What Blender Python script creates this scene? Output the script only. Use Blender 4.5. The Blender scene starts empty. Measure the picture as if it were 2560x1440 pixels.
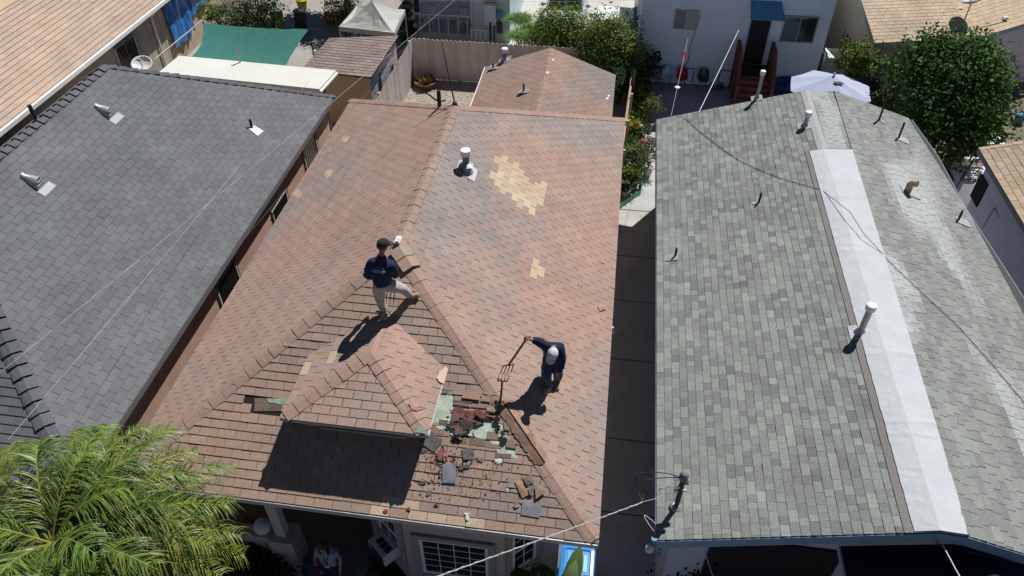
import bpy, bmesh, math, random
from mathutils import Vector, Matrix, noise
R_ = random.Random(7)
sc = bpy.context.scene
V = Vector
# ------------------------------------------------------------------ camera
F = 1888.0; CX, CY = 1280.0, 720.0; CZ = 14.8
Yc = V((362.7, -1703.1, F)).normalized()
Dc = V((2.1, 2093.0, F)); Dc = (Dc - Dc.dot(Yc)*Yc).normalized()
Zc = -Dc; Xc = Yc.cross(Zc)
cam = bpy.data.cameras.new('camera'); co = bpy.data.objects.new('camera', cam)
sc.collection.objects.link(co)
# camera axes in world: right=(Xc.x,Yc.x,Zc.x), down=(..y), forward=(..z)
rt = V((Xc.x, Yc.x, Zc.x)); dn = V((Xc.y, Yc.y, Zc.y)); fw = V((Xc.z, Yc.z, Zc.z))
m = Matrix(((rt.x, -dn.x, -fw.x, 0), (rt.y, -dn.y, -fw.y, 0), (rt.z, -dn.z, -fw.z, CZ), (0, 0, 0, 1)))
co.matrix_world = m
cam.sensor_width = 36; cam.lens = F/2560*36; cam.clip_start = 0.1; cam.clip_end = 3000
sc.camera = co
# ------------------------------------------------------------------ light
SUN = V((.34, .54, 1.0)).normalized()
w = bpy.data.worlds.new('World'); sc.world = w; w.use_nodes = True
nt = w.node_tree; bg = nt.nodes['Background']
sky = nt.nodes.new('ShaderNodeTexSky'); sky.sky_type = 'NISHITA'; sky.sun_disc = False
sky.sun_elevation = math.asin(SUN.z); sky.sun_rotation = math.atan2(SUN.x, SUN.y)
sky.altitude = 50; sky.air_density = 0.55; sky.dust_density = 0.05; sky.ozone_density = 2.0
nt.links.new(sky.outputs[0], bg.inputs[0]); bg.inputs[1].default_value = 0.05
sl = bpy.data.lights.new('sun', 'SUN'); sl.energy = 5.0; sl.angle = math.radians(.53); sl.color = (1, .975, .94)
so = bpy.data.objects.new('sun', sl); sc.collection.objects.link(so)
so.rotation_euler = (-SUN).to_track_quat('-Z', 'Y').to_euler(); so.location = (30, 50, 90)
sc.view_settings.view_transform = 'Standard'; sc.view_settings.look = 'None'
sc.view_settings.exposure = 0.12; sc.view_settings.gamma = 1
# ------------------------------------------------------------------ surveying: sight lines of the photo to points of the place
def ray(u, v):
    a, b, c = u-CX, v-CY, F
    return V((Xc.x*a+Xc.y*b+Xc.z*c, Yc.x*a+Yc.y*b+Yc.z*c, Zc.x*a+Zc.y*b+Zc.z*c))
C0 = V((0, 0, CZ))
def onz(u, v, z): r = ray(u, v); return C0 + r*((z-CZ)/r.z)
def ony(u, v, y): r = ray(u, v); return C0 + r*(y/r.y)
def onpl(u, v, P, N): r = ray(u, v); return C0 + r*((V(P)-C0).dot(V(N))/r.dot(V(N)))
# ------------------------------------------------------------------ materials
MATS = {}
def _n(nt, t, x=0, y=0): n = nt.nodes.new(t); n.location = (x, y); return n
def mat(name, col=(.5, .5, .5), rough=.8, var=.12, scale=3.0, fine=0.0, fscale=60, bump=0.0, bscale=40, metal=0.0, attr=False, spec=.3, stain=None, stain_scale=.6, stain_lo=.5, stain_hi=.7, transl=0.0, wash=None):
    if name in MATS: return MATS[name]
    m = bpy.data.materials.new(name); m.use_nodes = True; nt = m.node_tree
    b = nt.nodes['Principled BSDF']; L = nt.links
    b.inputs['Roughness'].default_value = rough; b.inputs['Metallic'].default_value = metal
    b.inputs['Specular IOR Level'].default_value = spec
    tc = _n(nt, 'ShaderNodeNewGeometry'); pos = tc.outputs['Position']
    if attr:
        a = _n(nt, 'ShaderNodeAttribute'); a.attribute_name = 'Col'; src = a.outputs['Color']
    else:
        a = _n(nt, 'ShaderNodeRGB'); a.outputs[0].default_value = (*col, 1); src = a.outputs[0]
    def mul(src, sc_, amt, det=4):
        n = _n(nt, 'ShaderNodeTexNoise'); n.inputs['Scale'].default_value = sc_; n.inputs['Detail'].default_value = det
        L.new(pos, n.inputs['Vector'])
        r = _n(nt, 'ShaderNodeMapRange'); r.inputs[1].default_value = .28; r.inputs[2].default_value = .72
        r.inputs[3].default_value = 1-amt; r.inputs[4].default_value = 1+amt
        L.new(n.outputs[0], r.inputs[0])
        x = _n(nt, 'ShaderNodeMix'); x.data_type = 'RGBA'; x.blend_type = 'MULTIPLY'; x.inputs[0].default_value = 1
        L.new(src, x.inputs[6]); L.new(r.outputs[0], x.inputs[7]); return x.outputs[2]
    if var: src = mul(src, scale, var)
    if fine: src = mul(src, fscale, fine, 2)
    if stain:
        n = _n(nt, 'ShaderNodeTexNoise'); n.inputs['Scale'].default_value = stain_scale; n.inputs['Detail'].default_value = 6
        n.inputs['Roughness'].default_value = .65
        L.new(pos, n.inputs['Vector'])
        r = _n(nt, 'ShaderNodeMapRange'); r.inputs[1].default_value = stain_lo; r.inputs[2].default_value = stain_hi
        L.new(n.outputs[0], r.inputs[0])
        x = _n(nt, 'ShaderNodeMix'); x.data_type = 'RGBA'; L.new(r.outputs[0], x.inputs[0]); L.new(src, x.inputs[6])
        x.inputs[7].default_value = (*stain, 1); src = x.outputs[2]
    if wash:        # chalky bloom: strength per shingle in the alpha of 'Col' (1 = none), broken up by fine noise
        n = _n(nt, 'ShaderNodeTexNoise'); n.inputs['Scale'].default_value = 11; n.inputs['Detail'].default_value = 8; n.inputs['Roughness'].default_value = .8
        L.new(pos, n.inputs['Vector'])
        s1 = _n(nt, 'ShaderNodeMath'); s1.operation = 'SUBTRACT'; s1.inputs[0].default_value = 1; L.new(a.outputs['Alpha'], s1.inputs[1])
        s2 = _n(nt, 'ShaderNodeMath'); s2.operation = 'ADD'; L.new(n.outputs[0], s2.inputs[0]); L.new(s1.outputs[0], s2.inputs[1])
        r = _n(nt, 'ShaderNodeMapRange'); r.inputs[1].default_value = .80; r.inputs[2].default_value = 1.2; r.inputs[4].default_value = .7; L.new(s2.outputs[0], r.inputs[0])
        x = _n(nt, 'ShaderNodeMix'); x.data_type = 'RGBA'; L.new(r.outputs[0], x.inputs[0]); L.new(src, x.inputs[6]); x.inputs[7].default_value = (*wash, 1); src = x.outputs[2]
    L.new(src, b.inputs['Base Color'])
    if bump:
        n = _n(nt, 'ShaderNodeTexNoise'); n.inputs['Scale'].default_value = bscale; n.inputs['Detail'].default_value = 5
        L.new(pos, n.inputs['Vector'])
        bp = _n(nt, 'ShaderNodeBump'); bp.inputs['Strength'].default_value = bump; bp.inputs['Distance'].default_value = .02
        L.new(n.outputs[0], bp.inputs['Height']); L.new(bp.outputs[0], b.inputs['Normal'])
    if transl:
        t = _n(nt, 'ShaderNodeBsdfTranslucent'); L.new(src, t.inputs[0])
        mx = _n(nt, 'ShaderNodeMixShader'); mx.inputs[0].default_value = transl
        L.new(b.outputs[0], mx.inputs[1]); L.new(t.outputs[0], mx.inputs[2])
        L.new(mx.outputs[0], nt.nodes['Material Output'].inputs[0])
    MATS[name] = m; return m
# ------------------------------------------------------------------ mesh builder
class MB:
    def __init__(s): s.v = []; s.f = []; s.c = []; s.mi = []; s.cur = (1, 1, 1); s.m = 0
    def face(s, pts, col=None):
        n = len(s.v); s.v.extend([tuple(p) for p in pts]); s.f.append(tuple(range(n, n+len(pts)))); s.c.append(col or s.cur); s.mi.append(s.m)
    def mesh(s, verts, faces, col=None):
        n = len(s.v); s.v.extend([tuple(p) for p in verts])
        for f in faces: s.f.append(tuple(n+i for i in f)); s.c.append(col or s.cur); s.mi.append(s.m)
    def box(s, lo, hi, col=None, M=None):
        (x0, y0, z0), (x1, y1, z1) = lo, hi
        vs = [V((x, y, z)) for z in (z0, z1) for y in (y0, y1) for x in (x0, x1)]
        if M: vs = [M @ p for p in vs]
        s.mesh(vs, [(0, 2, 3, 1), (4, 5, 7, 6), (0, 1, 5, 4), (1, 3, 7, 5), (3, 2, 6, 7), (2, 0, 4, 6)], col)
    def slab(s, pts, t, col=None):      # polygon thickened along its normal downward
        pts = [V(p) for p in pts]; n = nrm(pts); lo = [p-n*t for p in pts]; k = len(pts)
        s.mesh(pts+lo, [tuple(range(k)), tuple(range(2*k-1, k-1, -1))]+[(i, k+i, k+(i+1) % k, (i+1) % k) for i in range(k)], col)
    def prism(s, base, d, col=None):
        base = [V(p) for p in base]; d = V(d); top = [p+d for p in base]; k = len(base)
        s.mesh(base+top, [tuple(range(k-1, -1, -1)), tuple(range(k, 2*k))]+[(i, (i+1) % k, k+(i+1) % k, k+i) for i in range(k)], col)
    def tube(s, path, r, k=8, col=None, cap=True):
        path = [V(p) for p in path]; rs = r if isinstance(r, (list, tuple)) else [r]*len(path)
        vs = []; u = None
        for i, p in enumerate(path):
            d = (path[min(i+1, len(path)-1)]-path[max(i-1, 0)]).normalized()
            if u is None: u = d.orthogonal().normalized()
            u = (u-d*u.dot(d)).normalized(); w = d.cross(u)
            for j in range(k):
                a = 2*math.pi*j/k; vs.append(p+(u*math.cos(a)+w*math.sin(a))*rs[i])
        fs = [(i*k+j, i*k+(j+1) % k, (i+1)*k+(j+1) % k, (i+1)*k+j) for i in range(len(path)-1) for j in range(k)]
        if cap: fs += [tuple(range(k-1, -1, -1)), tuple(range((len(path)-1)*k, len(path)*k))]
        s.mesh(vs, fs, col)
    def lathe(s, c, prof, k=16, col=None, ax=V((0, 0, 1)), sx=1, sy=1):   # prof: (r, h)
        c = V(c); q = ax.to_track_quat('Z', 'Y'); vs = []
        for r, h in prof:
            for j in range(k):
                a = 2*math.pi*j/k; vs.append(c+q @ V((r*math.cos(a)*sx, r*math.sin(a)*sy, h)))
        n = len(prof)
        fs = [(i*k+j, i*k+(j+1) % k, (i+1)*k+(j+1) % k, (i+1)*k+j) for i in range(n-1) for j in range(k)]
        fs += [tuple(range(k-1, -1, -1)), tuple(range((n-1)*k, n*k))]
        s.mesh(vs, fs, col)
    def ball(s, c, r, k=12, n=8, col=None, jit=0):
        c = V(c); r = V(r) if not isinstance(r, (int, float)) else V((r, r, r)); vs = []
        for i in range(n+1):
            t = math.pi*i/n
            for j in range(k):
                a = 2*math.pi*j/k; q = 1+(R_.uniform(-jit, jit) if jit else 0)
                vs.append(c+V((r.x*math.sin(t)*math.cos(a)*q, r.y*math.sin(t)*math.sin(a)*q, r.z*math.cos(t)*q)))
        s.mesh(vs, [(i*k+j, (i+1)*k+j, (i+1)*k+(j+1) % k, i*k+(j+1) % k) for i in range(n) for j in range(k)], col)
    def build(s, name, mats, parent=None, smooth=False, origin=None, loose=False):
        me = bpy.data.meshes.new(name)
        if origin is None:
            xs = [p[0] for p in s.v]; ys = [p[1] for p in s.v]; zs = [p[2] for p in s.v]
            origin = V(((min(xs)+max(xs))/2, (min(ys)+max(ys))/2, min(zs)))
        origin = V(origin)
        me.from_pydata([(p[0]-origin.x, p[1]-origin.y, p[2]-origin.z) for p in s.v], [], s.f)
        if not isinstance(mats, (list, tuple)): mats = [mats]
        for mm in mats: me.materials.append(mm)
        me.polygons.foreach_set('material_index', s.mi)
        at = me.color_attributes.new('Col', 'FLOAT_COLOR', 'CORNER'); buf = []
        for f, c in zip(s.f, s.c): buf.extend([c[0], c[1], c[2], c[3] if len(c) > 3 else 1.0]*len(f))
        at.data.foreach_set('color', buf)
        if smooth: me.polygons.foreach_set('use_smooth', [True]*len(s.f))
        me.update(); me.validate()
        o = bpy.data.objects.new(name, me); sc.collection.objects.link(o)
        place(o, origin, parent); return o
WL = {}
def place(o, loc, parent=None):
    loc = V(loc); WL[o.name] = loc.copy()
    if parent is not None:
        o.parent = parent; o.location = loc-WL[parent.name]
    else: o.location = loc
def nrm(p):
    n = V((0, 0, 0))
    for i in range(len(p)):
        a, b = p[i], p[(i+1) % len(p)]; n += V(((a.y-b.y)*(a.z+b.z), (a.z-b.z)*(a.x+b.x), (a.x-b.x)*(a.y+b.y)))
    return n.normalized()
def tag(o, label=None, cat=None, group=None, kind=None):
    if label: o['label'] = label
    if cat: o['category'] = cat
    if group: o['group'] = group
    if kind: o['kind'] = kind
    return o
def thing(name, loc, label, cat, group=None):
    o = bpy.data.objects.new(name, None); sc.collection.objects.link(o); o.empty_display_size = .2
    place(o, loc); return tag(o, label, cat, group)
def kids(o): return [c for c in bpy.data.objects if c.parent == o]
def copy_tree(o, parent=None):
    c = o.copy(); sc.collection.objects.link(c); c.parent = parent
    for ch in kids(o):
        copy_tree(ch, c)
    return c
def vn(x, y, s=0): return noise.noise(V((x, y, s*7.31)))
def mixc(a, b, t): return tuple(a[i]*(1-t)+b[i]*t for i in range(3))
def jit(c, s): k = 1+R_.uniform(-s, s); return tuple(x*k for x in c[:3])+tuple(c[3:])
# ------------------------------------------------------------------ shingles
def clip(poly, clipper):            # both CCW lists of (a,b)
    out = poly
    for i in range(len(clipper)):
        ax, ay = clipper[i]; bx, by = clipper[(i+1) % len(clipper)]
        if not out: return []
        inp, out = out, []
        def side(p): return (bx-ax)*(p[1]-ay)-(by-ay)*(p[0]-ax)
        for j in range(len(inp)):
            p, q = inp[j], inp[(j+1) % len(inp)]; sp, sq = side(p), side(q)
            if sp >= 0: out.append(p)
            if (sp >= 0) != (sq >= 0):
                t = sp/(sp-sq); out.append((p[0]+(q[0]-p[0])*t, p[1]+(q[1]-p[1])*t))
    return out
class Plane:
    def __init__(s, pts, eave=(0, 1)):       # pts world polygon, CCW from outside; eave = edge of it
        s.pts = [V(p) for p in pts]; s.n = nrm(s.pts)
        if s.n.z < 0: s.pts.reverse(); s.n = -s.n; eave = (len(pts)-1-eave[1], len(pts)-1-eave[0])
        s.O = s.pts[eave[0]].copy(); s.e = (s.pts[eave[1]]-s.O).normalized(); s.s = s.n.cross(s.e).normalized()
        s.ab = [s.to(p) for p in s.pts]
    def to(s, p): d = V(p)-s.O; return (d.dot(s.e), d.dot(s.s))
    def at(s, a, b, h=0): return s.O+s.e*a+s.s*b+s.n*h
    def px(s, u, v, h=0):
        return onpl(u, v, s.O+s.n*h, s.n)
    def pab(s, u, v): return s.to(s.px(u, v))
def inpoly(p, poly):
    c = False; j = len(poly)-1
    for i in range(len(poly)):
        if (poly[i][1] > p[1]) != (poly[j][1] > p[1]) and p[0] < (poly[j][0]-poly[i][0])*(p[1]-poly[i][1])/(poly[j][1]-poly[i][1])+poly[i][0]: c = not c
        j = i
    return c
def shingles(mb, pl, pal, ex=.16, tab=.33, gap=.012, th=.011, rnd=None, stag=.5, lift=.003, deck=(.03, .025, .02), curl=0.02, deckt=.06):
    k = len(pl.ab); mb.slab([pl.at(a, b, -.004) for a, b in pl.ab], deckt, deck)  # deck darker than the tabs: shade in the slots put into its colour
    bmax = max(b for a, b in pl.ab); bmin = min(b for a, b in pl.ab); amin = min(a for a, b in pl.ab); amax = max(a for a, b in pl.ab)
    i = math.floor(bmin/ex)
    while i*ex < bmax:
        b0 = i*ex; a = amin-tab+((i*stag) % 1)*tab+(R_.uniform(-.012, .012)); j = 0
        if rnd: a = amin-R_.uniform(0, .3)
        while a < amax:
            wd = tab if not rnd else R_.uniform(*rnd)
            q = [(a+gap/2, b0), (a+wd-gap/2, b0), (a+wd-gap/2, b0+ex+.004), (a+gap/2, b0+ex+.004)]
            c = pal(i, j, a+wd/2, b0+ex/2)
            if c is not None:
                r = clip(q, pl.ab)
                if len(r) > 2:
                    t = th+(R_.uniform(0, lift)); t2 = t
                    if R_.random() < curl: t += R_.uniform(.004, .014)
                    if rnd and R_.random() < .4: t += .006
                    def hh(p):
                        f = (p[1]-b0)/ex; g = (p[0]-a)/wd
                        return (t*(1-g)+t2*g)*(1-f)+.002*f+.001
                    top = [pl.at(p[0], p[1], hh(p)) for p in r]; n = len(r)
                    lo = [pl.at(p[0], p[1], -.003) for p in r]
                    fs = [tuple(range(n))]
                    for z in range(n):
                        p, q2 = r[z], r[(z+1) % n]
                        if p[1] > b0+ex*.98 and q2[1] > b0+ex*.98: continue
                        fs.append((z, n+z, n+(z+1) % n, (z+1) % n))
                    mb.mesh(top+lo, fs, c)
            a += wd; j += 1
        i += 1
def caps(mb, A, B, n1, n2, pal, wd=.16, step=.27, h0=.021, h1=.015, skip=None, sag=0):
    A, B = V(A), V(B); d = (B-A).normalized(); L = (B-A).length; n1, n2 = V(n1), V(n2)
    w1 = n1.cross(d); w1 = w1 if w1.z < 0 else -w1
    w2 = n2.cross(d); w2 = w2 if w2.z < 0 else -w2
    if abs(w1.z) < 1e-6: pass
    nm = (n1+n2).normalized(); k = int(L/step)
    for i in range(k):
        if skip and skip(i/k): continue
        t0 = i/k*L; t1 = (i+1.12)/k*L; t1 = min(t1, L)
        jj = R_.uniform(-.006, .006); a0 = h0+R_.uniform(-.004, .006)
        def row(t, h):
            p = A+d*t; a_, b_ = p+w1*(wd+jj)+n1*h, p+w2*(wd+jj)+n2*h; c_ = p+nm*(h*1.6+.012); out = []
            for q in range(7):
                u = q/6; out.append(a_*(1-u)**2+c_*2*u*(1-u)+b_*u*u)
            out[3] = out[3]+nm*.012; return out
        r0 = row(t0, a0); r1 = row(t1, h1); b0 = [q-nm*.05 for q in r0]; b1 = [q-nm*.04 for q in r1]
        K = 7; col = pal(i); dkc = tuple(x*.22 for x in col[:3])  # cap edges darkened: asphalt edge tone with the shadow gap painted in
        mb.mesh(r0+r1, [(q, q+1, K+q+1, K+q) for q in range(K-1)], col)
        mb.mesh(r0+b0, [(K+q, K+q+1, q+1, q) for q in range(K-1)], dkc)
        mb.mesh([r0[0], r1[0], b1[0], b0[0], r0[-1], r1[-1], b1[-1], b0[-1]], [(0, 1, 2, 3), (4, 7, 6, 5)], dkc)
# ================================================================== setting
M_shin = mat('shingle', attr=True, rough=.95, var=.10, scale=1.1, fine=.16, fscale=38, bump=.35, bscale=160, spec=.15)
M_conc = mat('concrete', (.30, .285, .26), rough=.9, var=.12, scale=.9, fine=.06, fscale=30, stain=(.17, .16, .15), stain_scale=.8, stain_lo=.55, stain_hi=.8, bump=.2)
M_concd = mat('dark_concrete', (.13, .125, .12), rough=.9, var=.15, scale=1.3, fine=.08, fscale=30, stain=(.09, .085, .08), stain_scale=1.1, stain_lo=.5, stain_hi=.75)
M_concw = mat('pale_concrete', (.48, .46, .42), rough=.9, var=.06, scale=1.2, fine=.05, fscale=30, stain=(.4, .38, .35), stain_scale=1.0, stain_lo=.6, stain_hi=.85)
M_dirt = mat('dirt', (.16, .13, .10), rough=1, var=.3, scale=1.5, fine=.2, fscale=25, bump=.5)
M_white = mat('white_paint', (.74, .74, .73), rough=.55, var=.06, scale=3, stain=(.5, .48, .44), stain_scale=2.5, stain_lo=.6, stain_hi=.9)
M_attr = mat('painted', attr=True, rough=.7, var=.08, scale=4, fine=.05)
M_gloss = mat('glossy', attr=True, rough=.28, var=.03, scale=3, spec=.5)
M_metal = mat('galvanised', (.36, .37, .39), rough=.5, var=.15, scale=9, metal=.55, spec=.5, stain=(.32, .27, .22), stain_scale=5, stain_lo=.6, stain_hi=.85)
M_black = mat('black_plastic', (.018, .018, .022), rough=.55, var=.1)
M_glass = mat('window_glass', (.012, .018, .018), rough=.08, var=.3, scale=2, spec=.7)
M_dark = mat('dark_interior', (.012, .012, .013), rough=.9, var=.1)

g = MB(); g.face([(-400, -300, -.02), (400, -300, -.02), (400, 900, -.02), (-400, 900, -.02)])
o = g.build('ground', M_dirt); tag(o, kind='structure')
def sheet(name, pts, m, z=0.0, kind='structure', t=.1):
    g = MB(); g.slab([V((p[0], p[1], z)) for p in pts], t); o = g.build(name, m); tag(o, kind=kind); return o
sheet('front_path', [(-12, -4), (.45, -4), (.45, 6.4), (-12, 6.4)], M_concd, -.012)
# driveway of poured slabs with open joints
g = MB(); y = -2.0; ys = []
while y < 20.2: ys.append(y); y += 2.17
ys = [-2.0, 1.2, 4.35] + [onz(1570, v, 0).y for v in (1100+186, 1100, 900, 752, 640)] + [20.6, 23.2, 26.4, 29.8]
ys = sorted(ys)
for a, b in zip(ys, ys[1:]):
    g.slab([V((.10, a+.02, .0)), V((1.86, a+.02, .0)), V((1.86, b-.02, .0)), V((.10, b-.02, .0))], .12)
tag(g.build('driveway', mat('driveway_slab', (.40, .395, .375), rough=.9, var=.12, scale=1.2, fine=.07, fscale=30, stain=(.17, .165, .16), stain_scale=1.3, stain_lo=.55, stain_hi=.8)), kind='structure')
sheet('patio', [(1.87, 21.5), (9.4, 21.5), (9.4, 29.8), (1.87, 29.8)], mat('patio_slab', (.36, .36, .36), rough=.9, var=.12, scale=1.1, fine=.06, fscale=25, stain=(.24, .24, .24), stain_scale=1.2, stain_lo=.55, stain_hi=.8), .0)
sheet('backyard', [(-19, 20.7), (-8.3, 20.7), (-8.3, 50), (-19, 50)], M_conc, .0)
sheet('side_yard', [(-8.25, 29.2), (.0, 29.2), (.0, 36), (-8.25, 36)], M_dirt, .0)
sheet('alley', [(-4.9, 31), (.75, 31), (.75, 60), (-4.9, 60)], M_concw, .012)
# gravel yard
gb = MB(); gb.slab([V(p) for p in ((-8.25, 20.6, 0), (-4.1, 20.6, 0), (-4.1, 28.75, 0), (-8.25, 28.75, 0))], .1, (.33, .28, .24))
for k in range(5200):
    x = R_.uniform(-8.2, -4.15); y = R_.uniform(22.5, 28.7); r = R_.uniform(.015, .038); c = jit((.50, .42, .36), .35)
    if R_.random() < .3: c = jit((.3, .27, .25), .3)
    a = R_.uniform(0, 3); p = [V((x+r*math.cos(a+q*1.57)*R_.uniform(.7, 1.2), y+r*math.sin(a+q*1.57), .002)) for q in range(4)]
    t = V((x, y, r*.9))
    gb.mesh(p+[t], [(0, 1, 4), (1, 2, 4), (2, 3, 4), (3, 0, 4)], c)
tag(gb.build('gravel', mat('gravel', attr=True, rough=1, var=.1, fine=.2, fscale=40)), kind='stuff')
# brick paving on the far right
gb = MB(); gb.slab([V(p) for p in ((8.7, 14, -.01), (18, 14, -.01), (18, 27, -.01), (8.7, 27, -.01))], .1, (.20, .15, .13))
for i in range(60):
    for j in range(30):
        x = 10.0+j*.21+(i % 2)*.1; y = 15.5+i*.105*1.0
        if y > 22.6: continue
        c = mixc((.50, .33, .28), (.42, .34, .30), R_.random()); gb.box((x, y, -.005), (x+.195, y+.095, .012+R_.uniform(0, .004)), jit(c, .18))
tag(gb.build('brick_paving', mat('brick', attr=True, rough=.9, var=.15, scale=2, fine=.1)), kind='structure')

# ================================================================== brown house
ZE = 3.4; SL = .56; X0, X1, Y0, Y1 = -7.99, .49, 6.52, 20.5; XM = (X0+X1)/2; HR = (X1-X0)/2; ZR = ZE+SL*HR
LB = 'tan stucco house with the worn brown hip roof the two workers stand on'
house = thing('brown_house', ((X0+X1)/2, (Y0+Y1)/2, 0), LB, 'house')
M_stuc = mat('tan_stucco', (.40, .335, .30), rough=.95, var=.08, scale=1.5, fine=.10, fscale=45, bump=.5, bscale=70, stain=(.30, .25, .22), stain_scale=1.2, stain_lo=.6, stain_hi=.8)
br1, br2, br3, br4 = (.345, .228, .185), (.325, .233, .195), (.235, .219, .21), (.345, .242, .175)
def brown(pl, seed, grey=.0, warm=0.0, tan=None, holes=None, dk=1.0, dash=0.0):
    def f(i, j, a, b):
        if holes:
            for h in holes:
                if inpoly((a, b), h): return None
        if tan:
            for t in tan:
                if inpoly((a, b), t): return jit(mixc((.48, .38, .275), (.44, .33, .235), R_.random()), .10) if R_.random() > dash else jit(mixc(br1, br4, .5), .06)
        n = vn(a*.55, b*.8, seed); n2 = vn(a*.23+4, b*.35+9, seed+3)
        c = mixc(br1, br2, min(1, max(0, .5+n)))
        k = min(1, max(0, (n2+grey)*2.0+.18+.5*vn(a*1.6, b*2.2, seed+20)+R_.uniform(-.16, .16)+(.35 if R_.random() < .08+grey*.3 else 0)))
        c = mixc(c, br3, k*.8)
        if warm: c = mixc(c, br4, warm*max(0, min(1, .55+vn(a*2, b*2, seed+8)+R_.uniform(-.3, .3))))
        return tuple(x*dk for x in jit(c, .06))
    return f
eL = V((X0, Y1, ZE)); A_ = V((XM, Y0+HR, ZR)); B_ = V((XM, Y1-HR, ZR))
FL, FR, BL, BR = V((X0, Y0, ZE)), V((X1, Y0, ZE)), V((X0, Y1, ZE)), V((X1, Y1, ZE))
pF = Plane([FL, FR, A_]); pR = Plane([FR, BR, B_, A_]); pB = Plane([BR, BL, B_]); pL = Plane([BL, FL, A_, B_])
def pxpoly(pl, pts): return [pl.pab(*p) for p in pts]
tanR = [pxpoly(pR, [(1238, 390), (1268, 390), (1270, 409), (1300, 415), (1302, 428), (1323, 432), (1325, 448), (1356, 452), (1364, 480), (1360, 508), (1350, 514), (1340, 534), (1320, 528), (1302, 514), (1284, 494), (1258, 480), (1250, 466), (1226, 446), (1229, 425), (1238, 420)]),
        pxpoly(pR, [(1335, 656), (1358, 656), (1352, 690), (1331, 690)])]
tanL = [pxpoly(pL, q) for q in ([(738, 475), (762, 475), (752, 497), (735, 497)], [(958, 538), (972, 538), (965, 562), (952, 562)], [(862, 338), (880, 338), (872, 353), (858, 353)], [(816, 425), (830, 425), (824, 442), (812, 442)])]
hole_main = [(1085, 970), (1128, 975), (1133, 1000), (1150, 1016), (1200, 1018), (1215, 1040), (1245, 1045), (1258, 1075), (1275, 1105), (1290, 1140), (1262, 1142), (1240, 1115), (1222, 1092), (1150, 1088), (1118, 1078), (1085, 1060)]
hole_left = [(632, 992), (748, 992), (748, 1030), (632, 1030)]
tanF = [pxpoly(pF, [(910, 1268), (1000, 1274), (1330, 1312), (1268, 1352), (1000, 1306), (905, 1296)]), pxpoly(pF, [(962, 1250), (1030, 1254), (1035, 1275), (960, 1270)])]
roof = MB()
shingles(roof, pF, brown(pF, 1, -.06, .75, tanF, [pxpoly(pF, hole_main), pxpoly(pF, hole_left)], dash=.35), curl=.12, gap=.009, th=.012, lift=.006)
shingles(roof, pR, brown(pR, 2, .13, 0, tanR), curl=.03)
shingles(roof, pL, brown(pL, 3, -.10, .0, tanL), curl=.03)
shingles(roof, pB, brown(pB, 4, -.05), curl=.03)
ro = roof.build('roof', M_shin, house)
# cracked dark slots and lifted flaps near the damage
capc = lambda i: jit(mixc((.325, .213, .174), (.32, .22, .18), R_.random()), .04)
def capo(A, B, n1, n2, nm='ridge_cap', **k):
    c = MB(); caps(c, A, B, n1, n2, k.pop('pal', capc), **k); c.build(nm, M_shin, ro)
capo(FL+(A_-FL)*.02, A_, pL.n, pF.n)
L_hip = (A_-FR).length
def hipt(u, v):
    best = min(((onpl_d(u, v, FR+(A_-FR)*t), t) for t in [q/400 for q in range(401)]))
    return best[1]
def proj(p):
    d = V(p)-C0; x = rt.dot(d); y = dn.dot(d); z = fw.dot(d); return (CX+F*x/z, CY+F*y/z)
def onpl_d(u, v, P): q = proj(P); return (q[0]-u)**2+(q[1]-v)**2
tb0, tb1 = hipt(1345, 1150), hipt(1258, 1018)
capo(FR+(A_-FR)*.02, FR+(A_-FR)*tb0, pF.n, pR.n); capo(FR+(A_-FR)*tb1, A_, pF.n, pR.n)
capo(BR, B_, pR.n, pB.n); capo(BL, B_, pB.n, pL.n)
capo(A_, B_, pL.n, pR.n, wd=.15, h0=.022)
# the stripped stretch of hip: scalloped older caps
sc_ = MB(); n = 17
for i in range(n):
    t = tb0+(tb1-tb0)*(i+.5)/n; p = FR+(A_-FR)*t; d = (A_-FR).normalized()
    for nn, ww in ((pR.n, pR.n.cross(d)), (pF.n, pF.n.cross(d))):
        ww = ww if ww.z < 0 else -ww
        pts = []
        for q in range(9):
            a = math.pi*q/8; pts.append(p+d*(math.cos(a)*.13)+ww*(math.sin(a)*R_.uniform(.13, .17))+nn*(.035-.01*math.sin(a)+R_.uniform(0, .008)))
        low = [x-nn*.03 for x in pts]
        sc_.mesh(pts+low, [tuple(range(9))]+[(q, 9+q, 10+q, q+1) for q in range(8)], jit(mixc((.21, .14, .105), (.34, .22, .16), R_.random()), .15))
sc_.build('stripped_hip', M_shin, ro)
# old green layer and torn dark red layer showing in the hole
und = MB()
def blob(mb, pl, pts, h, col, th=.012, rough=0, sub=4):
    q = [pl.pab(*p) for p in pts]; out = []
    for i in range(len(q)):
        a, b = q[i], q[(i+1) % len(q)]
        for k in range(sub):
            t = k/sub; e = rough if k else rough*.4
            out.append((a[0]+(b[0]-a[0])*t+R_.uniform(-e, e), a[1]+(b[1]-a[1])*t+R_.uniform(-e, e)))
    mb.slab([pl.at(a, b, h) for a, b in out], th, col)
blob(und, pF, [(1085, 970), (1132, 970), (1140, 1010), (1210, 1015), (1250, 1040), (1268, 1090), (1295, 1145), (1255, 1148), (1225, 1100), (1110, 1085), (1080, 1060)], .004, (.47, .54, .44), .006, .03)
M_og = mat('old_green', attr=True, rough=.95, var=.25, scale=6, fine=.2, fscale=50, bump=.5, stain=(.12, .09, .06), stain_scale=7, stain_lo=.62, stain_hi=.75)
und.build('old_green_layer', M_og, ro); und = MB()
blob(und, pF, [(636, 996), (745, 996), (745, 1028), (636, 1028)], .004, (.16, .12, .095), .006, .01)
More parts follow.
